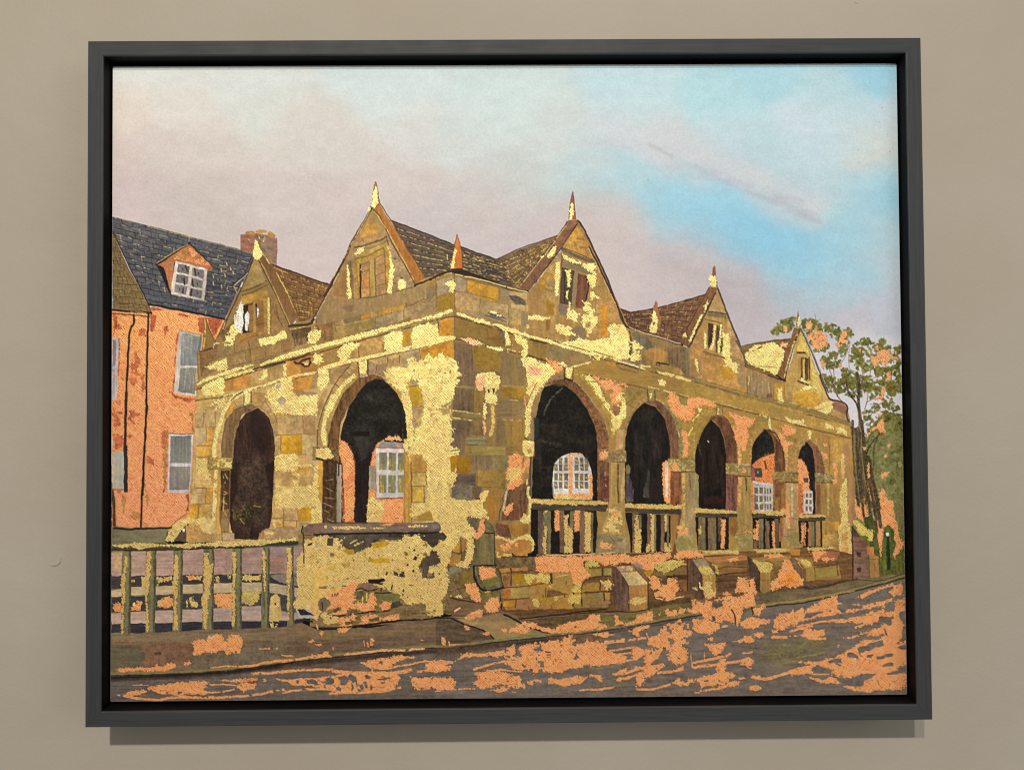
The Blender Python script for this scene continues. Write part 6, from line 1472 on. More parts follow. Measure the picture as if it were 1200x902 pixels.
G("720,352 780,360 900,348 950,380 940,470 900,490 850,480 820,420 720,400 680,430 640,500 590,560 500,560 540,480 590,400 650,380", rag=.8, hole=.04)
L("500,560 560,430 620,370 700,315", .9, (84,66,40)); L("600,560 640,490 690,430", 1.3, (70,56,40)); P("590,560 650,480 690,440 695,560", (92,76,60), lab=False, rag=.3); P("660,450 685,450 680,475 665,475", (230,224,200), rag=.2, lab=False)
P("850,350 910,380 940,450 920,500 860,480 830,440", (196,176,120), soft=4, lab=False, op=.6)
T(230,350)
# gold under and on the near cornice
G("0,755 60,710 200,665 350,610 500,580 510,585 380,630 200,690 60,740 10,770", rag=.3); G("250,690 350,655 500,615 505,640 420,660 330,685 260,700", rag=.4); G("100,740 240,690 240,770 235,850 130,850 90,870 50,850 60,770", rag=.7)
G("580,580 640,550 760,520 980,460 1200,400 1200,385 1010,425 850,470 700,520 600,560", rag=.3); L("570,585 640,560 800,515 1010,455 1200,400", 3.0, GOLD, leaf=1.0, br=.05)
G("585,630 620,625 620,690 590,710 550,715 590,680", rag=.5); G("765,575 795,575 795,690 765,690", rag=.4); G("470,740 560,730 500,755", rag=.5, hole=.2); L("330,850 400,820 570,775 800,700 1070,650", 3.2, GOLD, leaf=1.0, br=.28); L("240,860 330,840", 1.4, GOLD, leaf=1.0, br=.35)
G("1040,490 1110,490 1110,570 1050,580 1010,560", rag=1.2, hole=.32); G("420,820 470,815 475,900 430,900", rag=.6)
P("975,525 1000,530 1012,570 985,605 950,605 915,580", (58,36,28), lab=False, rag=.2); P("950,568 990,560 980,590 950,590", (236,210,140), rag=.2, lab=False); L("860,560 900,575 940,540 1000,530", 2.2, (60,42,32)); L("870,575 920,580 960,600", 1.6, (70,50,38)); P("925,570 970,545 1000,540 985,560 940,575", (190,150,110), lab=False, rag=.2)
L("310,900 350,850 410,820", 1.6, (40,32,28), br=.2); L("500,625 700,575 900,520 1000,480", 2.0, (64,50,36), br=.05)
# gold on the arcade side
T(500,290)
G("0,620 120,580 230,545 230,570 120,600 0,640", rag=.4); L("275,588 400,625 440,640 540,670 700,710 900,780 1010,810 1200,870", 3.2, GOLD, leaf=1.0, br=.06); G("400,620 470,625 540,660 545,680 460,665 420,650", rag=.4); G("640,690 760,720 870,760 940,800 860,800 760,760 700,740 640,715", rag=.6)
G("690,740 720,760 740,860 760,860 700,870 720,960 705,900 690,830", rag=.6, hole=.05); G("770,760 830,790 880,830 890,870 880,950 860,990 830,960 850,880 790,830", rag=.6)
L("600,700 690,740 830,775 920,810 1060,850", 1.4, (60,44,36), br=.2); P("640,730 680,760 690,830 700,860 680,830", (84,78,110), soft=1.5, lab=False, op=.6); G("0,665 50,680 90,670 100,700 105,790 60,850 20,880 0,860", rag=.7)
L("100,800 240,795", 4, GOLD, leaf=1.0, br=.05); GP("285,795 370,795 440,820 500,850 500,860 440,860 390,860 360,830", rag=.5); G("520,865 600,880 670,885 670,910 600,905 540,880", rag=.4); L("690,895 760,910 860,930", 1.4, (214,184,110), br=.3, leaf=.8)
G("895,605 960,600 1090,620 1060,640 900,635", rag=.4); G("880,680 900,685 900,710 885,710", rag=.3); G("1140,690 1200,680 1200,750 1150,740", rag=.7)
T(500,390)
G("430,390 450,360 520,355 590,350 640,380 645,440 630,490 615,500 600,530 620,580 610,640 560,630 520,620 510,540 520,490 500,480 460,510 430,490 440,460", rag=.6); leafpatch("440,390 510,370 520,460 480,500 445,500 430,450", PINKG, rag=.8, hole=.05)
P("535,500 555,500 555,530 540,535", (70,56,46), lab=False, rag=.2); P("575,490 600,490 595,520 580,530", (60,50,40), lab=False, rag=.2)
G("505,620 525,620 520,700 515,790 500,800 500,700", rag=.6, hole=.1); GP("495,760 520,740 515,860 500,920 500,860", rag=.7, hole=.15); L("580,660 582,800 560,900", 4.0, (206,180,104), leaf=.8, br=.08)
G("245,310 330,390 270,400 300,420 240,470 230,400", rag=1.6, hole=.45); L("225,688 300,690 400,710 490,712", 1.2, (206,180,120), br=.35, leaf=.6); L("220,745 300,760 400,775", 1.2, (206,180,120), br=.35, leaf=.6); L("720,590 800,600", 1, (190,160,110), br=.3); L("640,765 740,770 830,772", 1.2, (190,160,100), br=.3)
G("840,215 900,210 960,240 1060,270 1130,330 1080,390 1010,480 950,570 920,680 900,900 870,900 870,720 880,640 900,560 870,530 880,460 880,340 850,290 830,250", rag=.7); leafpatch("900,300 960,290 1020,330 1000,380 920,380 890,340", PINKG, rag=1.1, hole=.15); C("890,480 950,430 960,440 920,490 890,510", rag=.9, hole=.2); C("1100,260 1160,260 1190,320 1160,350 1120,330", rag=.8, hole=.1)
L("860,570 870,640 865,680", 1.6, (226,150,120), br=.2); G("1160,270 1200,260 1200,300 1180,300", rag=.5); L("900,200 1000,240 1090,270 1200,290", 1.4, (60,48,36), br=.15); L("970,440 930,520 900,590 880,650", 1.1, (96,70,40), br=.1); L("870,210 860,290 880,350", .9, (90,84,110), op=.5)
T(500,490)
G("865,0 905,0 900,130 880,180 865,170", rag=.4); P("845,200 900,195 945,215 945,330 900,345 860,330 840,290", (222,196,120), lab=False, rag=.2); G("850,205 935,210 940,320 900,340 860,320 845,260", rag=.3); P("880,280 920,275 925,310 890,315", (150,124,76), lab=False, rag=.3); L("860,170 880,190 940,200", 1.2, (60,46,34), br=.1); L("945,220 945,335 900,348", 1.2, (84,64,44))
P("905,345 925,345 912,700 895,690 890,560 905,430", (72,62,50), lab=False, st='v')
C("725,340 760,315 800,315 850,350 840,380 800,420 850,400 890,350 905,360 900,420 850,470 830,500 840,570 780,620 710,630 700,590 740,560 700,520 690,480 720,430", rag=.7); leafpatch("700,480 750,440 820,440 830,490 800,530 730,560 700,530", np.array((232,196,116.)), rag=.8); L("850,350 845,420 840,440", 1.2, (120,80,50))
C("690,790 720,760 755,750 750,800 710,860 690,850", rag=.6); L("700,640 680,740 670,820", 2.6, (186,170,130), br=.1); L("895,610 885,680 905,720 900,900", 2.8, (232,208,130), leaf=1.0, br=.1); L("880,540 875,580", 1.5, (220,200,130), br=.1)
G("0,620 200,560 205,340 180,480 240,500 200,500 205,345 290,320 280,280 200,240 180,150 210,60 200,20 100,60 0,100", rag=.6, hole=.02); G("470,700 480,650 540,640 540,660 500,720 480,750", rag=.6); G("170,240 290,270 290,300 270,330 200,320", rag=.5); L("210,290 280,280", 1.3, (70,50,36), br=.2); P("205,335 270,335 260,400 240,480 210,470", (150,110,28), lab=False, rag=.4)
T(640,390)
G("0,60 60,80 200,80 300,60 440,70 560,40 590,20 730,20 735,220 700,230 640,250 600,240 540,210 450,240 400,210 380,190 280,165 100,110 0,80", rag=.8, hole=.02); L("420,165 520,200 590,215", 1.4, (120,92,56), br=.1); L("390,200 440,240", 1.2, (90,70,44), br=.2)
L("0,70 140,115 280,160 400,190", 2.2, GOLD, leaf=1.0); L("210,310 290,290 390,260", 2.2, (230,208,130), leaf=1.0, br=.15); L("640,255 720,275 830,310 880,330", 2.4, (222,210,150), leaf=.8, br=.15); L("830,290 910,300", 2.4, (226,206,130), leaf=.8, br=.1); L("980,345 1060,370 1200,405", 2.6, (222,198,120), leaf=1, br=.2)
L("630,240 740,255 860,280", 2.2, (112,96,110), op=.4, br=.2); L("640,270 780,310 900,340 980,350", 1.6, (70,58,44), br=.15); L("510,240 600,270 640,275", 2, (80,66,50), br=.35)
G("985,420 1020,410 1050,440 1040,470 990,460", rag=.5); G("335,385 380,375 440,430 470,480 500,560 560,640 590,740 570,720 520,640 460,560 400,470", rag=.8, hole=.03); G("640,510 680,530 690,640 700,690 690,750 640,740 660,760 660,820 600,880 575,860 590,760 640,700 660,620", rag=.9, hole=.03); G("580,720 680,740 660,820 600,860 580,800", rag=.8)
C("400,385 460,395 460,420 560,420 600,450 690,455 700,480 660,510 650,600 640,640 580,640 570,580 520,520 480,480 460,430", rag=1.0, hole=.08); P("590,640 650,650 640,720 600,730 585,680", (120,86,66), lab=False, rag=.4); L("490,400 600,430 700,450", 1.6, (196,160,110), br=.4, leaf=.5)
C("0,230 30,250 100,265 115,300 135,330 100,355 70,320 40,290", rag=.8, hole=.03) ; G("115,265 150,265 180,290 165,305 130,290", rag=.5); G("0,270 60,320 80,350 0,430", rag=.6, hole=.02)
G("610,590 640,540 690,560 700,680 660,720", rag=1.0, hole=.25); L("900,478 960,490 1100,530", 2.0, (196,176,120), br=.15, leaf=.5)
C("1100,540 1130,535 1160,570 1200,620 1200,760 1140,740 1100,680 1070,610", rag=.7); G("1150,560 1200,580 1200,600 1160,590", rag=.6, hole=.2); G("290,360 320,370 310,380", rag=.4)
L("0,50 100,85 250,130 380,170", 1.2, (60,48,36), br=.3)
T(780,400)
C("40,460 80,465 100,500 130,570 180,570 200,490 300,495 400,530 445,575 330,575 260,590 255,640 220,700 160,720 120,680 60,640 50,580 20,540", rag=.8); G("130,540 170,560 185,570 150,570", rag=.5); G("285,590 315,590 310,620 290,625", rag=.4, hole=.1); L("290,640 240,700", 1.8, (206,184,110), br=.1); L("235,760 200,830", 1.6, (206,184,110), br=.15); P("110,490 190,490 185,570 130,560", (120,104,60), lab=False, rag=.3)
C("550,620 620,640 680,660 760,680 800,685 770,720 720,770 715,900 640,900 600,820 630,760 600,690 570,660", rag=.8); C("150,780 180,790 200,900 150,900", rag=.6); C("590,780 615,790 640,900 620,900", rag=.5); C("1000,740 1060,740 1140,770 1150,790 1100,830 1050,820 1020,770", rag=.7); C("980,800 1010,830 1040,880 1110,890 1120,905 1020,905", rag=.7)
L("0,285 120,320 220,350", 3.0, (222,200,120), leaf=1, br=.1); L("230,355 360,390 500,430 640,470", 2.2, (104,90,60), br=.2); G("1050,670 1100,690 1200,700 1200,730 1120,710", rag=.4); G("800,640 880,660 900,670 820,655", rag=.4)
T(780,500)
C("150,50 185,60 205,150 190,270 150,270 155,160", rag=.6); C("635,0 720,0 715,120 700,210 670,220 650,130 640,60", rag=.6); C("985,50 1010,60 1070,170 1070,250 1040,200 1010,130", rag=.5); C("1060,135 1120,145 1115,160 1060,160", rag=.5); L("100,20 120,80", 1.5, (220,190,130), br=.2); L("640,200 645,330", 1.6, (210,160,90), br=.1)
T(900,440)
C("105,435 180,450 250,470 230,510 170,530 140,490", rag=.7); C("80,500 110,510 145,600 160,690 130,660 110,590", rag=.5); C("145,580 200,585 215,610 165,605", rag=.4); G("150,370 220,390 280,400 310,385 310,430 330,440 270,430 180,410", rag=.5); G("490,415 560,440 570,465 520,470", rag=.7, hole=.05); G("590,460 650,465 690,500 690,525 610,500", rag=.7, hole=.15)
C("420,540 430,560 425,590 415,570", rag=.3); C("485,605 520,605 515,625 485,625", rag=.4); C("565,630 580,620 575,670 560,680", rag=.4); C("490,690 520,690 525,730 500,730", rag=.5); C("555,700 580,705 575,720", rag=.4); C("565,780 600,790 610,900 575,900 580,830", rag=.6); G("645,690 665,700 665,900 645,900", rag=.7, hole=.3, tint=(.92,.92,.88))

use(GW); T(370,570)
P("640,415 1120,408 1150,450 1130,480 1085,475 1060,520 1020,540 975,500 930,470 900,440 860,470 820,440 780,455 640,440", (60,52,46), lab=False, rag=.8, st='h', var=.15)
G("770,430 800,420 830,455 880,430 920,425 945,440 920,480 960,500 930,530 870,500 800,500 740,470", rag=1.0, hole=.15)
CAPS = rg('painted_coping_slab')
T(370,570)
P("-130,370 -60,330 0,325 200,325 540,315 900,325 1060,310 1095,340 1100,380 1080,410 700,410 400,415 100,425 -20,425 -120,410", (94,80,68), var=.14, st='h')
P("0,340 300,345 700,360 1000,330 990,360 600,400 200,405 0,400", (122,106,90), soft=5, lab=False, op=.6); P("540,318 900,320 900,335 560,338", (120,94,74), soft=1.5, lab=False); P("-110,360 40,330 90,360 60,390 -60,395", (110,84,72), soft=3, lab=False)
G("150,355 330,350 440,360 430,378 300,372 160,380", rag=.5); G("480,365 600,360 590,372 490,378", rag=.4, hole=.1); G("800,345 900,340 980,340 980,355 880,362 810,362", rag=.5, hole=.05); C("570,345 600,325 670,325 660,345 600,350", rag=.8, hole=.15)
L("-20,425 200,418 700,412 1080,408", 2.0, (34,30,28)); L("120,320 450,322", 1.4, (54,44,36)); P("1010,330 1080,320 1090,370 1000,380", (116,104,96), soft=3, lab=False); P("70,350 90,345 88,370 72,372", (226,186,130), rag=.3, lab=False)
T(230,560)
L("930,425 925,480 940,500 935,600 945,780", 1.8, (58,46,34)); L("990,400 950,425", 1.4, (226,206,140), br=.2); L("940,500 1000,505", 1.0, (60,46,40)); P("1040,580 1065,575 1065,620 1045,620", (186,160,140), rag=.4, lab=False); P("980,580 1020,565 1010,590 970,600", (44,36,34), rag=.4, lab=False); P("1150,530 1200,530 1200,600 1140,600", (70,62,48), rag=.5, lab=False)
# ---------------------------------------------------------------- ground behind the railing
YD = rg('painted_yard', 'painted mauve and grey yard behind the railing')
T(125,560)
P("40,430 300,440 540,445 500,560 560,590 1700,560 1700,640 1700,1440 30,1440", (108,102,76), var=.1, st='h')
P("40,440 540,445 500,560 40,590", (104,100,76), lab=False, var=.12, st='h'); L("60,445 200,455 300,448 560,440", 2.4, (44,40,36))
T(125,650)
P("35,-20 1720,-70 1720,160 1100,175 850,185 35,195", (160,134,120), lab=False, var=.10, st='h'); P("60,-20 130,-20 130,130 60,150", (196,164,118), soft=3, lab=False, op=.8)
P("35,190 600,180 860,180 1350,165 1600,170 1720,200 1720,300 1200,245 900,265 600,280 200,290 35,310", (56,54,54), lab=False, rag=.4, st='h')
P("35,320 200,290 600,270 900,255 1350,245 1500,260 1720,300 1720,380 1500,345 1350,320 1100,330 850,340 200,360 35,375", (176,158,122), lab=False, rag=.2, st='h', var=.08)
P("35,372 330,365 850,342 1100,335 1400,330 1720,385 1720,560 1560,500 1400,450 1200,460 850,485 500,490 35,510", (62,60,58), lab=False, rag=.4, st='h')
P("35,515 500,490 850,480 1200,455 1400,450 1530,500 1560,500 1720,520 1720,590 1400,580 850,590 200,610 35,615", (164,144,130), lab=False, rag=.2, st='h', var=.08)
P("35,612 400,602 850,590 1400,585 1720,575 1720,650 1200,655 850,660 400,690 35,690", (50,48,54), lab=False, rag=.4, st='h', var=.12)
P("1030,0 1180,0 1180,170 1030,170", (152,126,108), soft=4, lab=False, op=.6); P("1350,0 1550,0 1560,170 1360,150", (132,100,82), soft=3, lab=False, op=.55, st='h', var=.15)
P("1420,180 1560,170 1720,200 1720,300 1620,260 1500,240", (112,104,96), lab=False, rag=.5)
for s in ("1430,40 1700,30","1430,90 1700,80","1420,130 1700,140","950,50 1100,40","950,100 1090,110","450,40 580,60","680,80 840,70","1190,60 1330,50","1190,110 1330,100"): L(s, 1.6, (140,110,100), op=.4, br=.2)
P("1190,-10 1330,-30 1330,20 1190,30".replace("-30","-20"), (142,112,100), soft=3, lab=False, op=.6); P("1320,-60 1560,-60 1550,10 1350,20", (132,114,122), soft=4, lab=False, op=.5)
C("50,440 90,428 125,440 130,500 60,505", rag=.6); C("210,460 250,440 265,405 300,405 300,440 280,490 210,490", rag=.6); C("480,380 530,365 580,390 590,450 520,470 460,460", rag=.7); G("440,400 475,405 460,450 440,450", rag=.5); C("940,345 1100,340 1100,470 970,465 940,420", rag=.5); leafpatch("1180,330 1340,320 1340,400 1280,440 1180,430", GOLD, rag=.8, tint=(.82,.84,.78)); 
G("430,200 500,200 570,195 570,225 480,240 440,265", rag=.7); C("480,215 540,205 560,225 490,240", rag=.5); C("690,190 770,182 780,210 720,225", rag=.7); G("770,190 830,190 820,225 780,220", rag=.6, hole=.1); G("1190,190 1250,180 1300,190 1345,180 1340,225 1250,230 1190,225", rag=.9, hole=.1, st='v'); G("945,200 980,195 985,240 955,245", rag=.7, hole=.15); G("1060,180 1085,180 1080,215 1065,215", rag=.5, hole=.1); C("210,220 250,215 245,240 215,240", rag=.5); G("730,370 760,370 750,400 790,420 790,455 740,460 725,410", rag=.6, hole=.1); G("695,400 705,400 703,460 695,460", rag=.4); P("220,420 240,420 240,450 222,452", (226,208,150), rag=.3, lab=False); G("300,200 350,190 350,240 310,240", rag=.5)
P("1440,370 1480,345 1520,380 1530,560 1500,590 1430,590 1425,440", (184,160,100), lab=False, rag=.4, st='v'); G("1440,380 1480,350 1510,390 1520,450 1440,460", rag=.6); P("1465,425 1485,425 1482,445 1468,445", (40,34,28), lab=False, rag=.2); G("1430,600 1520,600 1500,630 1440,640", rag=1.0, hole=.35)
P("1655,370 1720,360 1800,500 1820,560 1700,560 1655,500", (160,154,144), lab=False, rag=.3); P("1655,480 1720,480 1800,520 1820,540 1700,530", (44,42,42), lab=False, rag=.4); L("1665,575 1720,572 1800,590", 2.2, (50,44,40))
T(125,560)
def post(top, bot, gold, y0, y1):
    T(125,560)
    i = rg('painted_railing_post')
    x0, x1 = top; b0, b1 = bot
    P(f"{x0},{y0} {x1},{y0} {(x1+b1)/2+2},{(y0+y1)/2} {b1},{y1} {b0},{y1} {(x0+b0)/2},{(y0+y1)/2}", (92,90,64), var=.2, st='v')
    L(f"{x1-8},{y0} {(x1+b1)/2-8},{(y0+y1)/2} {b1-8},{y1}", 2.0, (60,58,46), op=.7, br=.1)
    L(f"{(x0*.4+x1*.6)},{y0} {(b0*.4+b1*.6)},{y1}", 2.4, (116,112,80), op=.5, br=.1)
    for g in gold: G(g, rag=.55, tint=(.92, .90, .88))
post((130,210), (120,202), ["150,690 175,690 165,850 155,900 150,1100 135,1380 118,1380 125,1200 130,1000 118,930 140,850"], 630, 1385)
post((340,432), (332,415), ["345,655 380,640 382,800 365,940 345,1100 360,1200 358,1360 335,1360 340,1150 335,960 300,960 310,920 345,850"], 630, 1395)
post((583,665), (573,655), ["590,670 625,680 622,900 610,1100 615,1330 585,1350 580,1180 590,1060 570,1000 580,850 590,740"], 625, 1350)
post((845,942), (832,930), ["850,660 890,660 885,700 900,760 930,740 920,860 920,900 890,960 905,1010 880,1080 870,1340 840,1330 835,1150 820,1120 830,1040 860,1000 845,880"], 625, 1335)
post((1100,1185), (1095,1178), ["1100,660 1125,650 1128,900 1120,1000 1125,1140 1115,1310 1100,1300 1105,1180 1090,1130 1100,1050 1105,900"], 620, 1355)
post((1362,1432), (1350,1418), ["1365,630 1385,640 1392,800 1395,900 1385,1000 1375,1000 1370,850"], 610, 1340)
post((1578,1638), (1580,1645), ["1580,620 1610,620 1625,700 1628,760 1615,900 1600,980 1595,1250 1580,1250 1585,1000 1578,850"], 605, 1300)
rg('painted_handrail')
T(125,560)
P("40,590 200,582 260,570 420,575 600,580 800,570 1000,560 1200,553 1400,545 1650,530 1670,580 1500,600 1200,618 1000,620 800,628 600,640 400,640 200,640 40,640", (70,64,46), st='h', var=.12)
G("45,590 200,582 240,570 400,575 440,585 600,585 700,578 860,580 950,560 1100,555 1200,552 1350,545 1450,545 1660,528 1660,555 1500,570 1350,595 1100,605 960,610 840,600 720,625 600,608 420,605 340,620 290,632 200,610 60,615", rag=.45)
P("1500,570 1660,562 1680,565 1680,590 1500,605 1330,600 1400,585", (52,54,50), lab=False, st='h'); L("40,632 300,640 600,632 860,622 1200,614", 1.6, (40,38,32), br=.1)
for x, y in ((90,630),(200,600),(520,600),(760,605),(1000,580),(1350,580),(640,610),(430,625),(1160,590)): L(f"{x-8},{y} {x+10},{y+3}", .9, (70,56,34), sm=False)
use(GW)
T(230,560)
G("885,700 930,650 945,780 1000,800 1000,1180 950,1150 870,1160 860,1100 890,1000 880,880", rag=.7)

# ---------------------------------------------------------------- pavement, kerb, road
PV = rg('painted_pavement')
T(0,0,1)
P("126,744 206,740 330,735 352,730 372,738 440,735 490,725 528,722 560,725 590,717 612,724 760,714 810,704 900,694 985,682 1060,672 1060,690 960,704 897,712 815,724 765,732 690,744 577,756 530,762 413,771 330,781 240,792 126,796", (96,80,62), var=.13, st='h')
T(120,680,5.4545)
P("45,350 500,345 1200,330 1200,380 500,400 45,385", (112,98,74), lab=False, soft=3, st='h', op=.8); P("45,420 240,410 290,470 260,560 45,570", (84,78,60), lab=False, soft=6, st='h'); P("250,410 560,390 600,520 270,560", (104,78,60), lab=False, soft=6, op=.9)
P("600,480 900,430 1200,380 1200,500 700,550 500,560", (92,84,68), lab=False, soft=6, op=.8); L("45,385 200,388", 1.8, (128,94,66)); P("320,460 370,458 375,475 330,478", (70,56,42), soft=2, lab=False)
T(330,670,6)
P("0,400 250,410 500,430 800,400 1200,350 1200,420 800,450 200,480 0,440", (106,88,62), lab=False, soft=4, op=.7, st='h'); P("0,480 500,470 1200,430 1200,520 900,530 400,560 0,610", (90,74,58), lab=False, soft=5, op=.8, st='h'); P("260,400 400,400 430,440 280,460", (110,96,56), soft=5, lab=False, op=.6)
P("1050,340 1200,330 1200,360 1120,380", (96,84,44), rag=1, lab=False, op=.7)
L("250,405 380,400 600,370 830,345 1000,335 1100,325 1200,330", 1.8, (36,30,26), br=.05)
L("240,370 250,400", 1.4, (210,176,90))
T(510,670,6)
P("120,320 300,290 470,300 560,350 760,440 640,470 400,475 340,420", (140,118,78), lab=False, var=.12, st='h'); P("120,330 220,380 330,410 400,475 220,500 0,520 0,330", (84,70,54), lab=False, var=.14, st='h'); P("300,300 450,290 480,310 520,340 420,350 250,350", (112,94,70), lab=False, soft=3, op=.7)
L("0,325 100,325 210,375 330,410 410,475", 1.9, (42,34,28)); L("480,300 560,340 640,380 700,405 810,432", 2.2, (38,30,26)); P("620,340 1200,280 1200,380 900,400 830,430 700,400", (84,68,44), lab=False, var=.14, st='h'); L("590,330 800,310 1000,285 1200,262", 1.8, (44,36,28))
P("110,180 300,200 440,180 460,290 330,310 110,320", (100,80,56), lab=False, rag=.4, st='h'); L("110,185 200,205 300,215", 1.6, (50,38,30)); L("120,325 250,330 340,300", 1.0, (50,38,30), br=.1)
T(690,670,6)
P("0,330 400,270 700,200 720,270 450,350 200,380 0,400", (96,86,50), lab=False, soft=2, st='h', var=.14); L("0,285 200,280 300,285 420,265", 1.4, (56,46,34), br=.1); P("400,230 700,180 710,220 560,230 430,260", (66,60,40), lab=False, soft=2)
T(870,670,6)
P("130,150 500,110 760,50 900,50 1130,10 1130,30 900,75 500,175 160,225", (100,88,62), lab=False, var=.12, st='h'); L("500,110 640,85 760,55 890,60 980,60 1140,10", 1.3, (60,50,38), br=.1)
L("430,110 500,120 660,80 800,50", 2.6, (56,48,38), op=.7)
# road
RD = rg('painted_road', 'painted grey road broken by long scraps of copper leaf')
T(0,0,1)
P("126,793 240,789 330,778 413,768 497,760 530,759 577,753 643,745.5 690,741 765,729.5 815,721 850,717 897,710 953,703 1020,687 1062,676 1066,818 126,826", (92,84,76), var=.10, st='h')
KB = rg('painted_kerb')
L("126,789 240,786 330,775 413,765 497,757.5 530,757 577,750.5 643,743.5 690,739 765,727.5 815,719 850,715.5 897,708 953,701.5 1020,685 1062,674", 2.4, (112,104,66), lab=True, br=.02)
L("126,796 240,791 330,781 413,771.5 497,764 577,757 643,750", 5.5, (56,46,38), op=.85, soft=3); L("126,792.5 240,788.5 330,777.8 413,768 497,760.4 530,759.8 577,753.3 643,746.3 690,741.8 765,730.3 815,721.7 850,718 897,710.8 953,704 1020,687.6 1062,676.6", 1.6, (44,38,32), br=.05)
L("643,749 690,744.5 765,733 815,724", 2.4, (62,52,42), op=.6, soft=2)
L("126,795 240,790 300,784 344,776", 2.2, (40,36,32)); L("577,751 643,744.3 690,739.5 760,728.5", 1.2, (104,116,72), br=.2); L("880,711 950,701 1000,692", 2.0, (142,120,66), br=.1)
use(RD)
T(330,670,6)
P("0,680 500,660 1200,600 1200,900 0,900", (88,80,70), lab=False, soft=4, var=.1, st='h', op=.5); P("0,660 550,630 560,700 0,700", (84,70,56), lab=False, soft=5, op=.6, st='h')
T(510,670,6)
P("0,800 1200,700 1200,880 0,880", (98,92,86), lab=False, soft=6, st='h', op=.6); P("780,450 1180,430 1180,500 960,500 800,480", (92,70,50), lab=False, soft=5, op=.8); P("0,540 300,520 560,500 300,570 0,600", (78,62,48), lab=False, soft=5, op=.8)
T(870,670,6)
P("130,500 400,480 640,480 560,570 260,670 130,640", (96,88,60), lab=False, soft=14, st='h', op=.7)
# the signature: a pale olive scrawl, not legible
rngs = np.random.default_rng(9)
T(870,730,7.5)
for k in range(30):
    x = 190 + rngs.uniform(0, 480); y = 320 - (x - 190) * .25 + rngs.uniform(-75, 35)
    L(f"{x},{y} {x+rngs.uniform(15,50)},{y-rngs.uniform(20,60)} {x+rngs.uniform(50,110)},{y-rngs.uniform(0,40)}", .9, (122,118,58), op=rngs.uniform(.3,.65), br=.1)
L("470,300 600,285 720,255", .9, (136,134,70), br=.15); L("310,370 400,345 520,330", 1.1, (128,124,60), br=.2); L("340,190 370,175 350,200", .8, (124,120,60))
T(510,670,6)
for s in ("780,860 1000,830 1190,790","1000,790 1190,740","830,830 950,800","960,690 1190,670"): L(s, 1.0, (124,118,60), op=.6, br=.2)
T(690,670,6)
for s in ("0,690 200,660 300,650","50,780 250,740 330,740","120,820 260,790","170,800 310,770"): L(s, 1.0, (124,118,60), op=.6, br=.2)

# copper scraps on pavement and road
def CC(s, rag=.8, hole=.06): C(s, rag=rag, hole=hole, st='h')
T(120,680,5.4545)
C("565,400 600,380 650,375 665,400 660,365 700,360 720,345 760,342 770,390 790,390 820,345 870,345 890,380 895,410 870,460 790,470 745,440 710,465 640,460 620,475 580,475 580,430", rag=.8); P("665,355 690,350 720,360 700,375 670,372", (220,190,170), rag=.6, op=.4, lab=False)
C("80,570 130,560 250,555 330,555 345,530 360,555 400,550 410,530 460,530 460,555 400,580 300,582 220,578 110,588", rag=.6); C("510,530 550,515 565,530 545,548 520,542", rag=.5); L("690,560 780,550 850,548", 1.8, COPPER, leaf=1, br=.2); L("870,552 960,545 1050,525 1200,512", 2.4, COPPER, leaf=1, br=.08)
L("1000,440 1110,435", 1.6, COPPER*.92, leaf=1, br=.2); L("1145,482 1200,488", 1.8, COPPER, leaf=1, br=.15)
L("950,598 1080,592 1200,580", 2.6, COPPER, leaf=1, br=.06); C("750,640 860,635 980,622 980,640 900,655 810,650", rag=.5, hole=.1); C("850,670 900,655 980,660 970,690 900,705 850,690", rag=.8, hole=.15); L("680,670 780,668 850,672", 1.6, COPPER, leaf=1, br=.15); L("660,720 760,712 840,700", 2.0, COPPER, leaf=1, br=.15)
C("290,680 340,672 420,665 500,650 640,645 680,660 660,680 640,700 660,720 620,735 540,725 500,730 420,725 340,720 280,700", rag=.8, hole=.06); C("130,730 170,710 260,700 280,720 240,730 170,745", rag=.5, hole=.05); L("130,738 180,750 280,762 360,765 440,750 620,752 720,752 850,742 960,735 1060,715 1150,700", 2.8, COPPER, leaf=1, br=.08); L("190,670 290,672", 1.2, COPPER, leaf=1, br=.25); L("75,735 120,735", 1.4, (200,170,150), br=.3); L("460,730 520,745 600,752 700,745", 2.2, COPPER, leaf=1, br=.15)
C("1100,630 1150,635 1200,640 1200,655 1130,640", rag=.5); L("1150,720 1210,710", 1.4, COPPER, leaf=1, br=.2); leafpatch("900,640 985,622 980,640 920,650", np.array((214,146,70.)), rag=.5); L("1000,625 1040,640 1000,660", 1.6, (196,150,80), br=.45)
T(330,670,6)
C("390,400 490,390 440,430 400,430", rag=.5); C("268,420 285,420 285,450 268,455", rag=.4); C("180,490 215,475 230,490 200,500", rag=.3); C("225,508 280,505 275,522 240,522", rag=.3); C("620,475 640,472 642,510 620,515", rag=.4, hole=.1); L("575,490 580,520", 1.3, COPPER, leaf=1, br=.2); L("600,500 605,525", 1.3, COPPER, leaf=1, br=.2); C("1120,460 1145,460 1148,510 1128,512", rag=.4); L("1170,490 1175,512", 1.2, COPPER, leaf=1); C("345,530 365,535 360,550", rag=.3); L("975,480 1020,485", 1.2, (190,150,100), br=.4)
L("0,635 180,605 350,592", 2.2, COPPER, leaf=1, br=.1); C("200,590 280,580 300,560 325,565 330,590 260,600", rag=.5); L("440,585 560,570 700,555 860,552 1000,540", 2.4, (220,166,118), leaf=1, br=.12); L("30,590 80,595", 1.4, COPPER, leaf=1, br=.2)
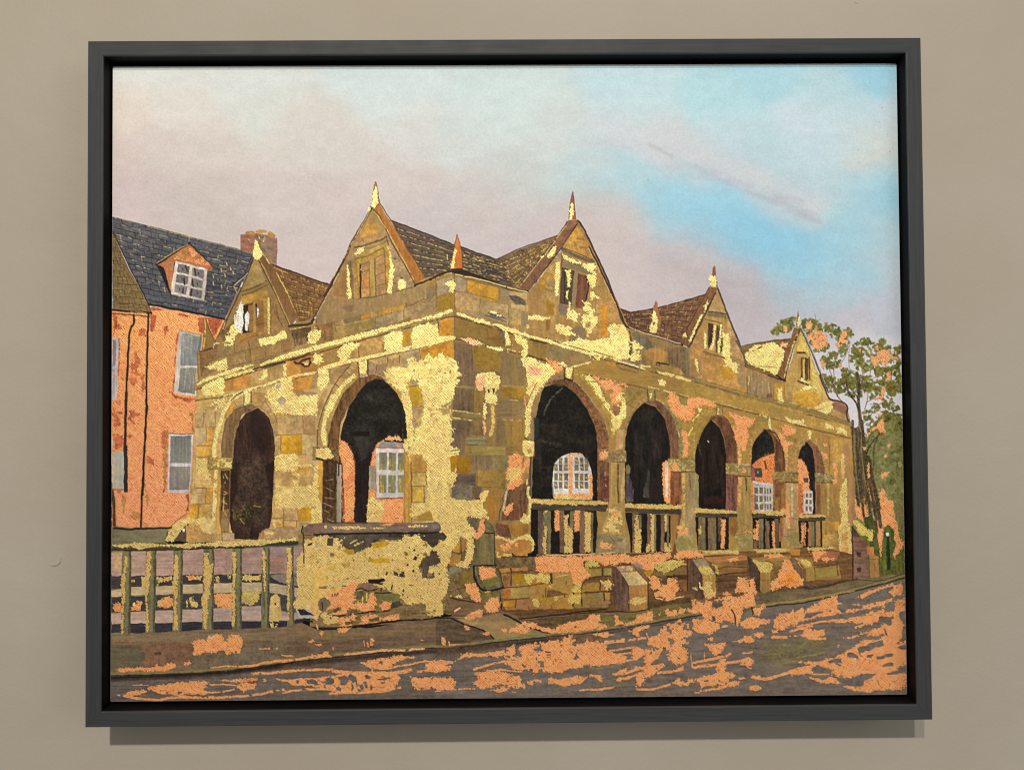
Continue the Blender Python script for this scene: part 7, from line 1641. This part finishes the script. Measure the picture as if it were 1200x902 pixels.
L("0,705 140,690 350,686", 2.6, COPPER, leaf=1, br=.05); CC("550,635 620,625 700,605 860,590 930,600 870,615 800,640 760,660 720,690 640,690 600,670", .7, .08); L("360,700 500,710 640,715 800,710 910,690", 4.0, COPPER, leaf=1, br=.15); L("740,680 840,660 900,655 960,635 1010,628", 2.0, COPPER, leaf=1, br=.1)
CC("350,740 420,720 560,715 760,700 830,740 780,830 700,845 560,852 380,855 300,830 320,780", .9, .2); CC("50,765 160,750 330,740 340,760 200,770 300,790 280,815 180,800 60,800", .8, .12); L("20,850 120,830 250,825 340,830", 2.4, COPPER, leaf=1, br=.1); L("330,856 600,850 720,840 830,810", 2.0, COPPER, leaf=1, br=.1)
for x, y, a, b_ in ((330,770,34,26),(430,765,34,34),(480,745,16,24),(510,760,14,20),(600,740,16,14),(690,640,16,6),(395,825,18,16),(210,775,44,16),(560,815,18,26),(585,800,16,24),(625,810,10,22),(490,815,10,24),(520,790,8,16),(545,835,14,8)):
    P(f"{x-a},{y-b_*.6} {x},{y-b_} {x+a},{y-b_*.2} {x+a*.7},{y+b_} {x-a*.6},{y+b_*.8}", (86,82,78), rag=.9, lab=False)
C("905,740 960,745 1060,740 1200,750 1200,820 1100,840 1050,815 950,830 910,800 900,770", rag=.8, hole=.03); C("1010,640 1060,625 1150,628 1200,625 1200,640 1140,670 1180,685 1100,700 1070,710 1010,700", rag=.8, hole=.05); L("940,705 1010,700", 2.4, COPPER, leaf=1, br=.15); L("1000,628 1200,632", 2.0, COPPER, leaf=1, br=.1)
L("0,765 50,765 140,752", 2.2, COPPER, leaf=1, br=.1); L("0,830 40,850", 1.4, COPPER, leaf=1, br=.2)
T(510,670,6)
C("0,625 90,630 150,620 180,580 240,575 400,570 480,550 560,510 560,580 450,600 330,590 200,600 110,640 60,660 110,670 100,690 0,710", rag=.7, hole=.03); C("0,745 100,745 140,770 120,830 0,840", rag=.7); L("130,828 270,820", 2.0, COPPER, leaf=1, br=.08); C("40,460 62,465 66,515 45,515", rag=.4); L("90,495 98,518", 1.2, COPPER, leaf=1); L("100,515 170,512", 1.4, (196,150,110), br=.2)
C("200,375 225,375 235,405 208,408", rag=.4); C("325,430 370,425 375,450 340,445", rag=.4); C("200,320 260,280 330,265 325,320 260,330 210,335", rag=.4); C("205,90 280,80 315,150 315,215 280,210 240,160 210,140", rag=.5); C("340,250 380,190 430,180 450,220 440,280 380,290 350,270", rag=.6)
L("135,280 170,255", 1.8, (226,170,140)); C("460,410 560,390 570,365 600,375 660,410 640,430 540,425 480,425", rag=.7, hole=.18); C("600,345 700,365 760,395 820,405 880,370 1000,345 1070,335 1080,300 1150,305 1150,365 1200,370 1200,400 1100,410 960,425 820,435 720,405 640,400 605,370", rag=.7, hole=.02)
C("1110,435 1200,425 1210,465 1160,455 1120,445", rag=.5)
C("590,520 700,500 730,510 680,550 720,570 760,550 740,500 800,490 860,480 870,510 900,460 960,450 970,480 940,510 1000,510 1060,480 1120,500 1200,490 1200,645 1100,660 1060,665 940,680 900,712 760,705 740,670 720,700 690,720 690,680 640,680 620,640 600,640 560,620 480,610 490,600 600,600 580,560", rag=1.0, hole=.10)
P("770,558 815,560 812,570 770,570", (110,64,40), rag=.2, lab=False); P("730,630 760,630 760,670 730,670", (90,82,74), rag=.5, lab=False); P("970,600 990,560 995,585 1010,600 985,620 965,615", (90,82,74), rag=.3, lab=False)
L("270,685 340,665 430,640 520,630 640,640", 2.6, COPPER, leaf=1, br=.12); C("480,640 600,630 690,650 660,680 600,690 540,690 520,665", rag=.9, hole=.15); L("360,700 450,690 480,690", 2.4, COPPER, leaf=1, br=.1); L("480,690 560,700 600,700", 1.6, COPPER, leaf=1, br=.1)
CC("265,715 380,700 460,700 590,730 590,770 630,800 620,820 520,810 460,790 380,810 310,820 270,780 300,750", 1.0, .02); C("370,835 450,820 470,805 510,820 500,840 430,845", rag=.5); L("540,845 560,850", 1, COPPER, leaf=1); C("640,765 740,760 740,775 685,770 685,800 650,790", rag=.4); C("785,740 860,755 940,740 980,730 1060,740 1100,720 1160,725 1165,770 1140,760 1080,730 1020,780 980,790 900,805 860,790 790,785", rag=.6, hole=.02); L("1015,832 1100,828 1180,825", 2.0, COPPER, leaf=1, br=.08)
T(690,670,6)
C("0,300 70,305 75,370 130,380 120,395 0,410", rag=.6); C("30,440 60,430 100,430 130,420 140,440 170,440 100,465", rag=.5); C("0,500 60,485 110,520 120,545 150,560 260,600 250,640 160,655 60,655 0,665", rag=.8, hole=.02)
for s, w in (("120,500 250,485 390,465",2.6),("150,555 240,540 310,530",2.4),("190,580 300,570",2.2),("110,490 200,480 260,470",1.8),("260,625 330,615",2.2)): L(s, w, COPPER, leaf=1, br=.15)
C("180,310 200,310 200,340 230,345 240,365 180,378", rag=.6, hole=.1); C("260,365 320,340 330,310 440,275 455,330 400,350 300,370 250,375", rag=.7, hole=.02); C("270,410 310,410 330,390 420,375 420,390 350,420 345,460 310,440", rag=.6, hole=.1); C("485,295 500,290 495,315", rag=.3); C("525,270 550,260 560,280 610,265 615,305 560,310 530,290", rag=.6); C("625,265 640,250 680,265 660,300 630,300", rag=.6)
C("690,260 730,260 720,195 800,210 800,240 820,205 855,205 860,260 930,230 940,200 870,200 900,190 990,170 1040,180 1090,160 1120,130 1130,60 1160,50 1165,100 1180,150 1150,170 1160,240 1090,250 1080,290 1040,380 980,350 880,350 860,340 800,330 780,290 700,290", rag=.8, hole=.02); C("1040,55 1100,40 1110,130 1060,140 1030,140", rag=.6)
C("730,330 800,335 860,350 915,365 915,400 870,420 850,440 780,430 720,410 735,370", rag=.6); C("1060,350 1150,330 1200,340 1200,385 1150,405 1060,380", rag=.6); C("1150,260 1200,240 1200,300 1160,310", rag=.6); L("930,385 980,385", 2.6, COPPER, leaf=1, br=.2); C("660,360 700,365 700,400 680,400 690,380", rag=.5); C("620,340 640,330 645,352 615,352", rag=.4); C("835,465 865,465 865,480 835,475", rag=.4)
L("1000,265 1020,300 1025,370", 1.8, (70,52,40), br=.1); P("860,310 885,320 885,345 865,345", (84,70,64), rag=.3, lab=False); P("870,225 930,210 940,240 890,260", (84,76,62), rag=.5, lab=False); P("1090,260 1150,260 1150,320 1060,340", (92,86,74), rag=.5, lab=False); L("1140,250 1150,300", 1.8, (60,44,34))
C("520,385 600,360 660,380 660,410 725,420 720,450 660,460 690,500 650,520 690,550 680,640 600,650 550,610 570,560 520,530 480,600 430,640 460,650 530,650 500,690 450,730 400,740 360,800 325,800 330,720 380,680 330,700 300,680 400,650 380,600 440,560 500,540 410,510 420,460 480,440", rag=1.0, hole=.07)
C("300,530 350,520 370,545 440,545 430,570 380,590 330,625 300,610", rag=.8, hole=.05); L("170,720 260,710 340,680", 3.0, COPPER, leaf=1, br=.12); C("210,690 260,675 265,700 230,720 180,725", rag=.5); C("180,750 250,740 330,720 370,720 320,740 230,765 190,770", rag=.5); L("330,825 440,825 520,805 600,780 690,790", 2.4, COPPER, leaf=1, br=.05); C("595,780 620,745 645,750 630,770 690,785 690,800 620,795", rag=.5); L("480,710 560,705 640,690", 3.0, COPPER, leaf=1, br=.15); C("595,690 650,660 670,640 660,690 620,700", rag=.5, hole=.1); L("400,430 470,600 560,575", 1.6, COPPER, leaf=1, br=.3)
C("0,720 50,725 90,745 80,770 50,740 0,730", rag=.4); L("0,830 80,825 170,810", 2.2, COPPER, leaf=1, br=.1)
C("800,505 860,510 950,495 950,530 920,570 870,585 840,540", rag=.6); C("990,490 1060,475 1090,455 1140,455 1150,485 1090,500", rag=.5, hole=.03); C("1150,440 1200,430 1200,465 1160,460", rag=.4); C("1085,570 1140,560 1140,575 1090,580", rag=.3); C("1070,620 1100,605 1150,610 1155,640 1110,665 1065,650", rag=.6, hole=.05)
L("730,640 800,625 880,610 940,595 990,578", 2.8, COPPER, leaf=1, br=.1); L("740,675 800,660 900,655 960,640 1070,625", 3.2, COPPER, leaf=1, br=.12); C("710,640 725,640 740,680 720,680", rag=.3); L("806,570 808,620", 1.0, COPPER, leaf=1, br=.2); L("712,570 716,640", 1.0, COPPER, leaf=1, br=.3)
C("880,670 920,620 960,600 955,640 960,700 1000,700 1020,730 980,760 940,800 900,790 860,800 790,815 760,770 680,790 700,760 800,740 900,710", rag=.8, hole=.02); C("735,850 780,835 900,810 1000,770 1050,770 1050,800 960,815 900,830 800,840 750,860", rag=.6, hole=.03); C("1045,750 1090,740 1095,755 1060,760", rag=.3); C("1120,800 1160,795 1180,815 1160,840 1125,825", rag=.5, hole=.05); C("1145,740 1200,730 1200,750 1160,755", rag=.4)
T(870,670,6)
C("215,380 220,330 250,300 330,290 345,265 360,290 380,270 420,245 430,290 470,240 560,200 620,170 665,165 665,205 700,220 640,240 660,260 700,290 600,305 520,320 440,340 400,350 360,385 330,370 270,425 250,400 215,395", rag=.8, hole=.03)
P("440,295 560,270 570,280 470,325 430,325", (92,86,80), rag=.5, lab=False)
C("205,410 240,408 240,430 210,432", rag=.4); L("205,460 300,458", 3.2, COPPER, leaf=1, br=.1); L("320,455 330,455", 1.5, COPPER, leaf=1); C("355,450 420,430 430,400 480,390 500,410 570,405 575,440 530,455 580,465 580,480 480,480 430,455", rag=.7, hole=.02); L("330,418 400,400 480,380", 2.6, COPPER, leaf=1, br=.06)
C("790,180 860,145 920,120 980,105 1040,90 1050,72 1060,95 1120,80 1115,160 1060,170 1030,150 1010,130 960,130 880,165 830,185", rag=.6, hole=.02); C("770,230 815,222 815,235 780,238", rag=.3); C("835,230 900,220 980,205 1050,180 1050,210 960,240 860,262 760,285 700,290 720,270 840,255", rag=.6, hole=.03); L("380,385 560,350 700,335", 2.4, COPPER, leaf=1, br=.05)
C("600,350 700,335 850,310 900,285 970,275 985,220 1000,230 990,275 1060,275 1065,210 1130,180 1140,270 1100,285 1100,340 1130,370 1120,460 1080,500 1140,490 1145,520 1090,530 1145,545 1150,640 1080,680 1145,720 1145,790 1110,830 980,830 860,845 760,835 700,800 800,810 840,800 850,770 900,740 930,720 870,710 820,720 780,740 700,735 620,720 600,700 640,690 540,660 400,640 385,630 470,635 560,625 640,600 720,565 790,510 870,480 970,470 1000,440 870,455 880,430 770,460 710,472 800,440 900,410 960,400 980,360 1040,370 1060,320 960,320 950,350 880,370 800,390 790,385 860,360 760,355 650,355", rag=.9, hole=.0)
for s in ("590,635 640,610 690,605 690,640 610,640", "490,670 540,680 620,690 620,705 530,710 485,700", "700,770 760,750 830,720 930,715 900,745 850,765 835,805 760,800 720,790", "745,565 810,590 815,615 760,605 730,590", "800,540 870,510 920,490 985,480 985,520 900,545 820,570", "935,595 1000,580 1055,575 1050,595 970,615 940,615", "965,655 1030,640 1055,640 1050,660 980,670", "1085,525 1140,510 1145,540 1110,545", "1010,715 1080,690 1140,680 1140,700 1060,725 1010,722",
          "870,590 910,585 900,600 875,600", "960,320 1030,315 1040,370 1015,380 990,360 950,350", "990,400 1005,420 1015,450 1000,440", "640,640 690,650 680,660", "1005,225 1060,210 1065,270 1010,270", "1100,280 1140,275 1140,345 1105,335", "1120,380 1145,380 1145,480 1115,470", "1050,100 1060,120 1010,140 880,200 840,190 960,130"):
    P(s, (92,86,80), rag=.7, lab=False)
C("460,740 580,760 600,742 650,745 680,780 600,785 520,770", rag=.5, hole=.02); C("330,700 400,680 480,660 490,715 420,720 340,725", rag=.6); L("65,738 130,752 200,745 300,712 400,680 480,665", 3.4, COPPER, leaf=1, br=.03); C("40,800 90,795 130,820 90,840 45,825", rag=.5, hole=.1)
L("500,722 600,720", 2.0, COPPER, leaf=1, br=.08); C("0,335 60,325 120,330 190,335 180,355 100,380 70,400 0,395", rag=.7, hole=.02); C("0,460 50,452 70,475 40,500 0,490", rag=.6, hole=.03); C("75,435 140,425 150,445 110,470 80,460", rag=.5, hole=.15); L("0,575 60,565", 2.0, COPPER, leaf=1, br=.05); C("0,620 40,600 75,620 60,655 20,660 0,645", rag=.6, hole=.05); C("0,740 15,740 15,755 0,755", rag=.3); C("100,260 150,215 155,255 130,270 110,310 75,305", rag=.6); C("0,170 70,160 90,240 0,250", rag=.6); L("30,670 55,680", 1, COPPER, leaf=1); C("655,520 675,515 665,535", rag=.3)
T(1000,740,1); P("0.5,31.5 2,31 2.5,33 1,33.6", (236,220,200), rag=.0, lab=False); T(0,0,1)
# dabs where the frame maker's and painter's hands wore the edge

# ---------------------------------------------------------------- brush texture over everything
def blur(a):
    b = a.copy(); b[1:-1] = (a[:-2] + 2 * a[1:-1] + a[2:]) / 4
    c = b.copy(); c[:, 1:-1] = (b[:, :-2] + 2 * b[:, 1:-1] + b[:, 2:]) / 4
    return c
COL += .6 * (COL - blur(blur(COL)))                # crisp, loaded brush edges
grain = np.random.default_rng(99).normal(0, 1, (NY, NX))
sky_ = LAB == 0
tex = 1 + np.where(sky_, .003, .012) * n_h + .014 * n_s + .012 * grain + np.where(sky_, 0, .045 * n_m + .035 * noise(3.2, 3.0, 41) + .03 * noise(13, 11, 42))
hue = np.stack([1 + .02 * noise(7, 6, 43), 1 + .012 * noise(6, 7, 44), 1 + .035 * noise(8, 7, 45)], 2)
COL *= np.where(sky_[..., None], 1, hue)
COL *= tex[..., None]
LUM = COL @ np.array((.3, .59, .11))
def sst(a, b, x):
    t = np.clip((x - a) / (b - a), 0, 1); return t * t * (3 - 2 * t)
COL *= (1 + np.where(sky_, 0, .16) * sst(35, 85, LUM) * (1 - sst(155, 200, LUM)) * (1 - (1 - LEAF) * .85 * sst(88, 135, LUM)))[..., None]
COL[sky_] *= np.array((.995, .998, 1.018))
arc_ = ((LAB == RF) & (PX0 > 600) & (LEAF < .3))[..., None]
COL = np.where(arc_, COL * np.array((1.09, 1.07, 1.0)), COL)
lw_ = ((LAB == LW) & (LEAF < .3))[..., None]
COL = np.where(lw_, COL * np.array((1.13, 1.03, .90)), COL)
grd = ((LAB != 0) & (LAB != TREE))[..., None]        # warm ground colour under everything but the sky and the tree
COL = np.where(grd, COL * np.array((1.015, .992, .985)), COL)
COL = np.clip(COL, 4, 248)

# ---------------------------------------------------------------- oil paint and leaf material
def paint_material():
    m, nt, b = mat('oil_paint_and_metal_leaf_on_canvas')
    at = N(nt, 'ShaderNodeAttribute', attribute_name='paint')
    tc = N(nt, 'ShaderNodeTexCoord')
    sp = N(nt, 'ShaderNodeSeparateXYZ'); nt.links.new(tc.outputs['Object'], sp.inputs[0])
    leaf = at.outputs['Alpha']
    # canvas weave: over and under threads, a little irregular
    nz = N(nt, 'ShaderNodeTexNoise'); nz.inputs['Scale'].default_value = 260; nz.inputs['Detail'].default_value = 2
    nt.links.new(tc.outputs['Object'], nz.inputs['Vector'])
    wob = math_n(nt, 'MULTIPLY', math_n(nt, 'SUBTRACT', nz.outputs['Fac'], .5), 9.0)
    per = 2 * math.pi / .00168
    a = math_n(nt, 'SINE', math_n(nt, 'ADD', math_n(nt, 'MULTIPLY', sp.outputs[0], per), wob))
    c = math_n(nt, 'SINE', math_n(nt, 'ADD', math_n(nt, 'MULTIPLY', sp.outputs[2], per), wob))
    tw = math_n(nt, 'MULTIPLY', a, c)                                   # -1..1 plain weave
    dg = math_n(nt, 'SINE', math_n(nt, 'ADD', math_n(nt, 'MULTIPLY', math_n(nt, 'ADD', sp.outputs[0], math_n(nt, 'MULTIPLY', sp.outputs[2], 1.0)), per * .80), wob))
    wv = math_n(nt, 'ADD', math_n(nt, 'MULTIPLY', tw, .62), math_n(nt, 'MULTIPLY', dg, .16))
    n2 = N(nt, 'ShaderNodeTexNoise'); n2.inputs['Scale'].default_value = 900; n2.inputs['Detail'].default_value = 3
    nt.links.new(tc.outputs['Object'], n2.inputs['Vector'])
    # worn leaf: the size shows dark in the hollows of the weave
    pit = N(nt, 'ShaderNodeMapRange'); pit.inputs[1].default_value = -.15; pit.inputs[2].default_value = -1.0
    pit.inputs[3].default_value = 0; pit.inputs[4].default_value = 1
    nt.links.new(math_n(nt, 'ADD', wv, math_n(nt, 'MULTIPLY', math_n(nt, 'SUBTRACT', n2.outputs['Fac'], .5), 3.4)), pit.inputs[0])
    fac = math_n(nt, 'MULTIPLY', math_n(nt, 'MULTIPLY', pit.outputs[0], leaf), .85)
    dark = N(nt, 'ShaderNodeMix', data_type='RGBA', blend_type='MULTIPLY')
    dark.inputs['Factor'].default_value = 1
    dark.inputs[7].default_value = (.42, .31, .17, 1)
    nt.links.new(at.outputs['Color'], dark.inputs[6])
    mx = N(nt, 'ShaderNodeMix', data_type='RGBA')
    nt.links.new(fac, mx.inputs['Factor']); nt.links.new(at.outputs['Color'], mx.inputs[6]); nt.links.new(dark.outputs[2], mx.inputs[7])
    hi = N(nt, 'ShaderNodeMapRange'); hi.inputs[1].default_value = .35; hi.inputs[2].default_value = 1.1  # leaf sparkle: highlights painted into the base colour on the raised weave
    nt.links.new(math_n(nt, 'ADD', wv, math_n(nt, 'MULTIPLY', math_n(nt, 'SUBTRACT', n2.outputs['Fac'], .5), 3.4)), hi.inputs[0])
    br = N(nt, 'ShaderNodeMix', data_type='RGBA', blend_type='SCREEN')
    br.inputs[7].default_value = (.55, .42, .24, 1)
    nt.links.new(math_n(nt, 'MULTIPLY', math_n(nt, 'MULTIPLY', hi.outputs[0], leaf), .6), br.inputs['Factor'])
    nt.links.new(mx.outputs[2], br.inputs[6])
    nt.links.new(br.outputs[2], b.inputs['Base Color'])
    nt.links.new(math_n(nt, 'MULTIPLY', leaf, .30), b.inputs['Metallic'])
    nt.links.new(math_n(nt, 'MULTIPLY_ADD', leaf, -.17, .58), b.inputs['Roughness'])
    b.inputs['Specular IOR Level'].default_value = .14
    h = math_n(nt, 'ADD', math_n(nt, 'MULTIPLY', wv, math_n(nt, 'MULTIPLY_ADD', leaf, .88, .13)), math_n(nt, 'MULTIPLY', n2.outputs['Fac'], .8))
    bp = N(nt, 'ShaderNodeBump'); bp.inputs['Strength'].default_value = .55; bp.inputs['Distance'].default_value = .00016
    nt.links.new(h, bp.inputs['Height']); nt.links.new(bp.outputs[0], b.inputs['Normal'])
    return m
MP = paint_material()

# one mesh per painted thing, all cut from the same fine grid of the canvas
LC = s2l(COL)
LIGHT = np.array((1.0, .985, .955))                 # the lamps' own tint and level, taken out of the pigments
LC = np.clip(LC / LIGHT * GAIN - .004, .001, .92)
RGBA = np.concatenate([LC, LEAF[..., None]], 2).astype(np.float32).reshape(-1, 4)
ZL = (CY - .00001 * np.clip(n_h + n_m, -1, 1)).reshape(-1)
XYZ = np.stack([GX.reshape(-1) + OFF.x, ZL + OFF.y, GZ.reshape(-1) + OFF.z], 1).astype(np.float32)
J, I = np.mgrid[0:NY - 1, 0:NX - 1]
v00 = (J * NX + I).reshape(-1)
FL = LAB[:-1, :-1].reshape(-1)
Q = np.stack([v00, v00 + NX, v00 + NX + 1, v00 + 1], 1)
order = np.argsort(FL, kind='stable'); FLs = FL[order]
lo = np.searchsorted(FLs, np.arange(len(names))); hi_ = np.searchsorted(FLs, np.arange(len(names)), 'right')
for k, nm in enumerate(names):
    if hi_[k] - lo[k] < 12:
        if hi_[k] > lo[k]: FLs[lo[k]:hi_[k]] = k
        if hi_[k] == lo[k]: continue
    q = Q[order[lo[k]:hi_[k]]]
    vv, inv = np.unique(q.reshape(-1), return_inverse=True)
    me = bpy.data.meshes.new(nm)
    nf = len(q)
    me.vertices.add(len(vv)); me.vertices.foreach_set('co', XYZ[vv].reshape(-1))
    me.loops.add(nf * 4); me.loops.foreach_set('vertex_index', inv.astype(np.int32).reshape(-1))
    me.polygons.add(nf)
    me.polygons.foreach_set('loop_start', np.arange(0, nf * 4, 4, dtype=np.int32))
    me.polygons.foreach_set('use_smooth', np.zeros(nf, bool))
    me.update(calc_edges=True)
    ca = me.color_attributes.new('paint', 'FLOAT_COLOR', 'POINT')
    ca.data.foreach_set('color', RGBA[vv].reshape(-1))
    me.materials.append(MP)
    o = bpy.data.objects.new(nm, me)
    scn.collection.objects.link(o)
    o.parent = canvas
    if k in labels: o['label'] = labels[k]

scn.render.engine = 'CYCLES'
scn.cycles.filter_width = 1.1
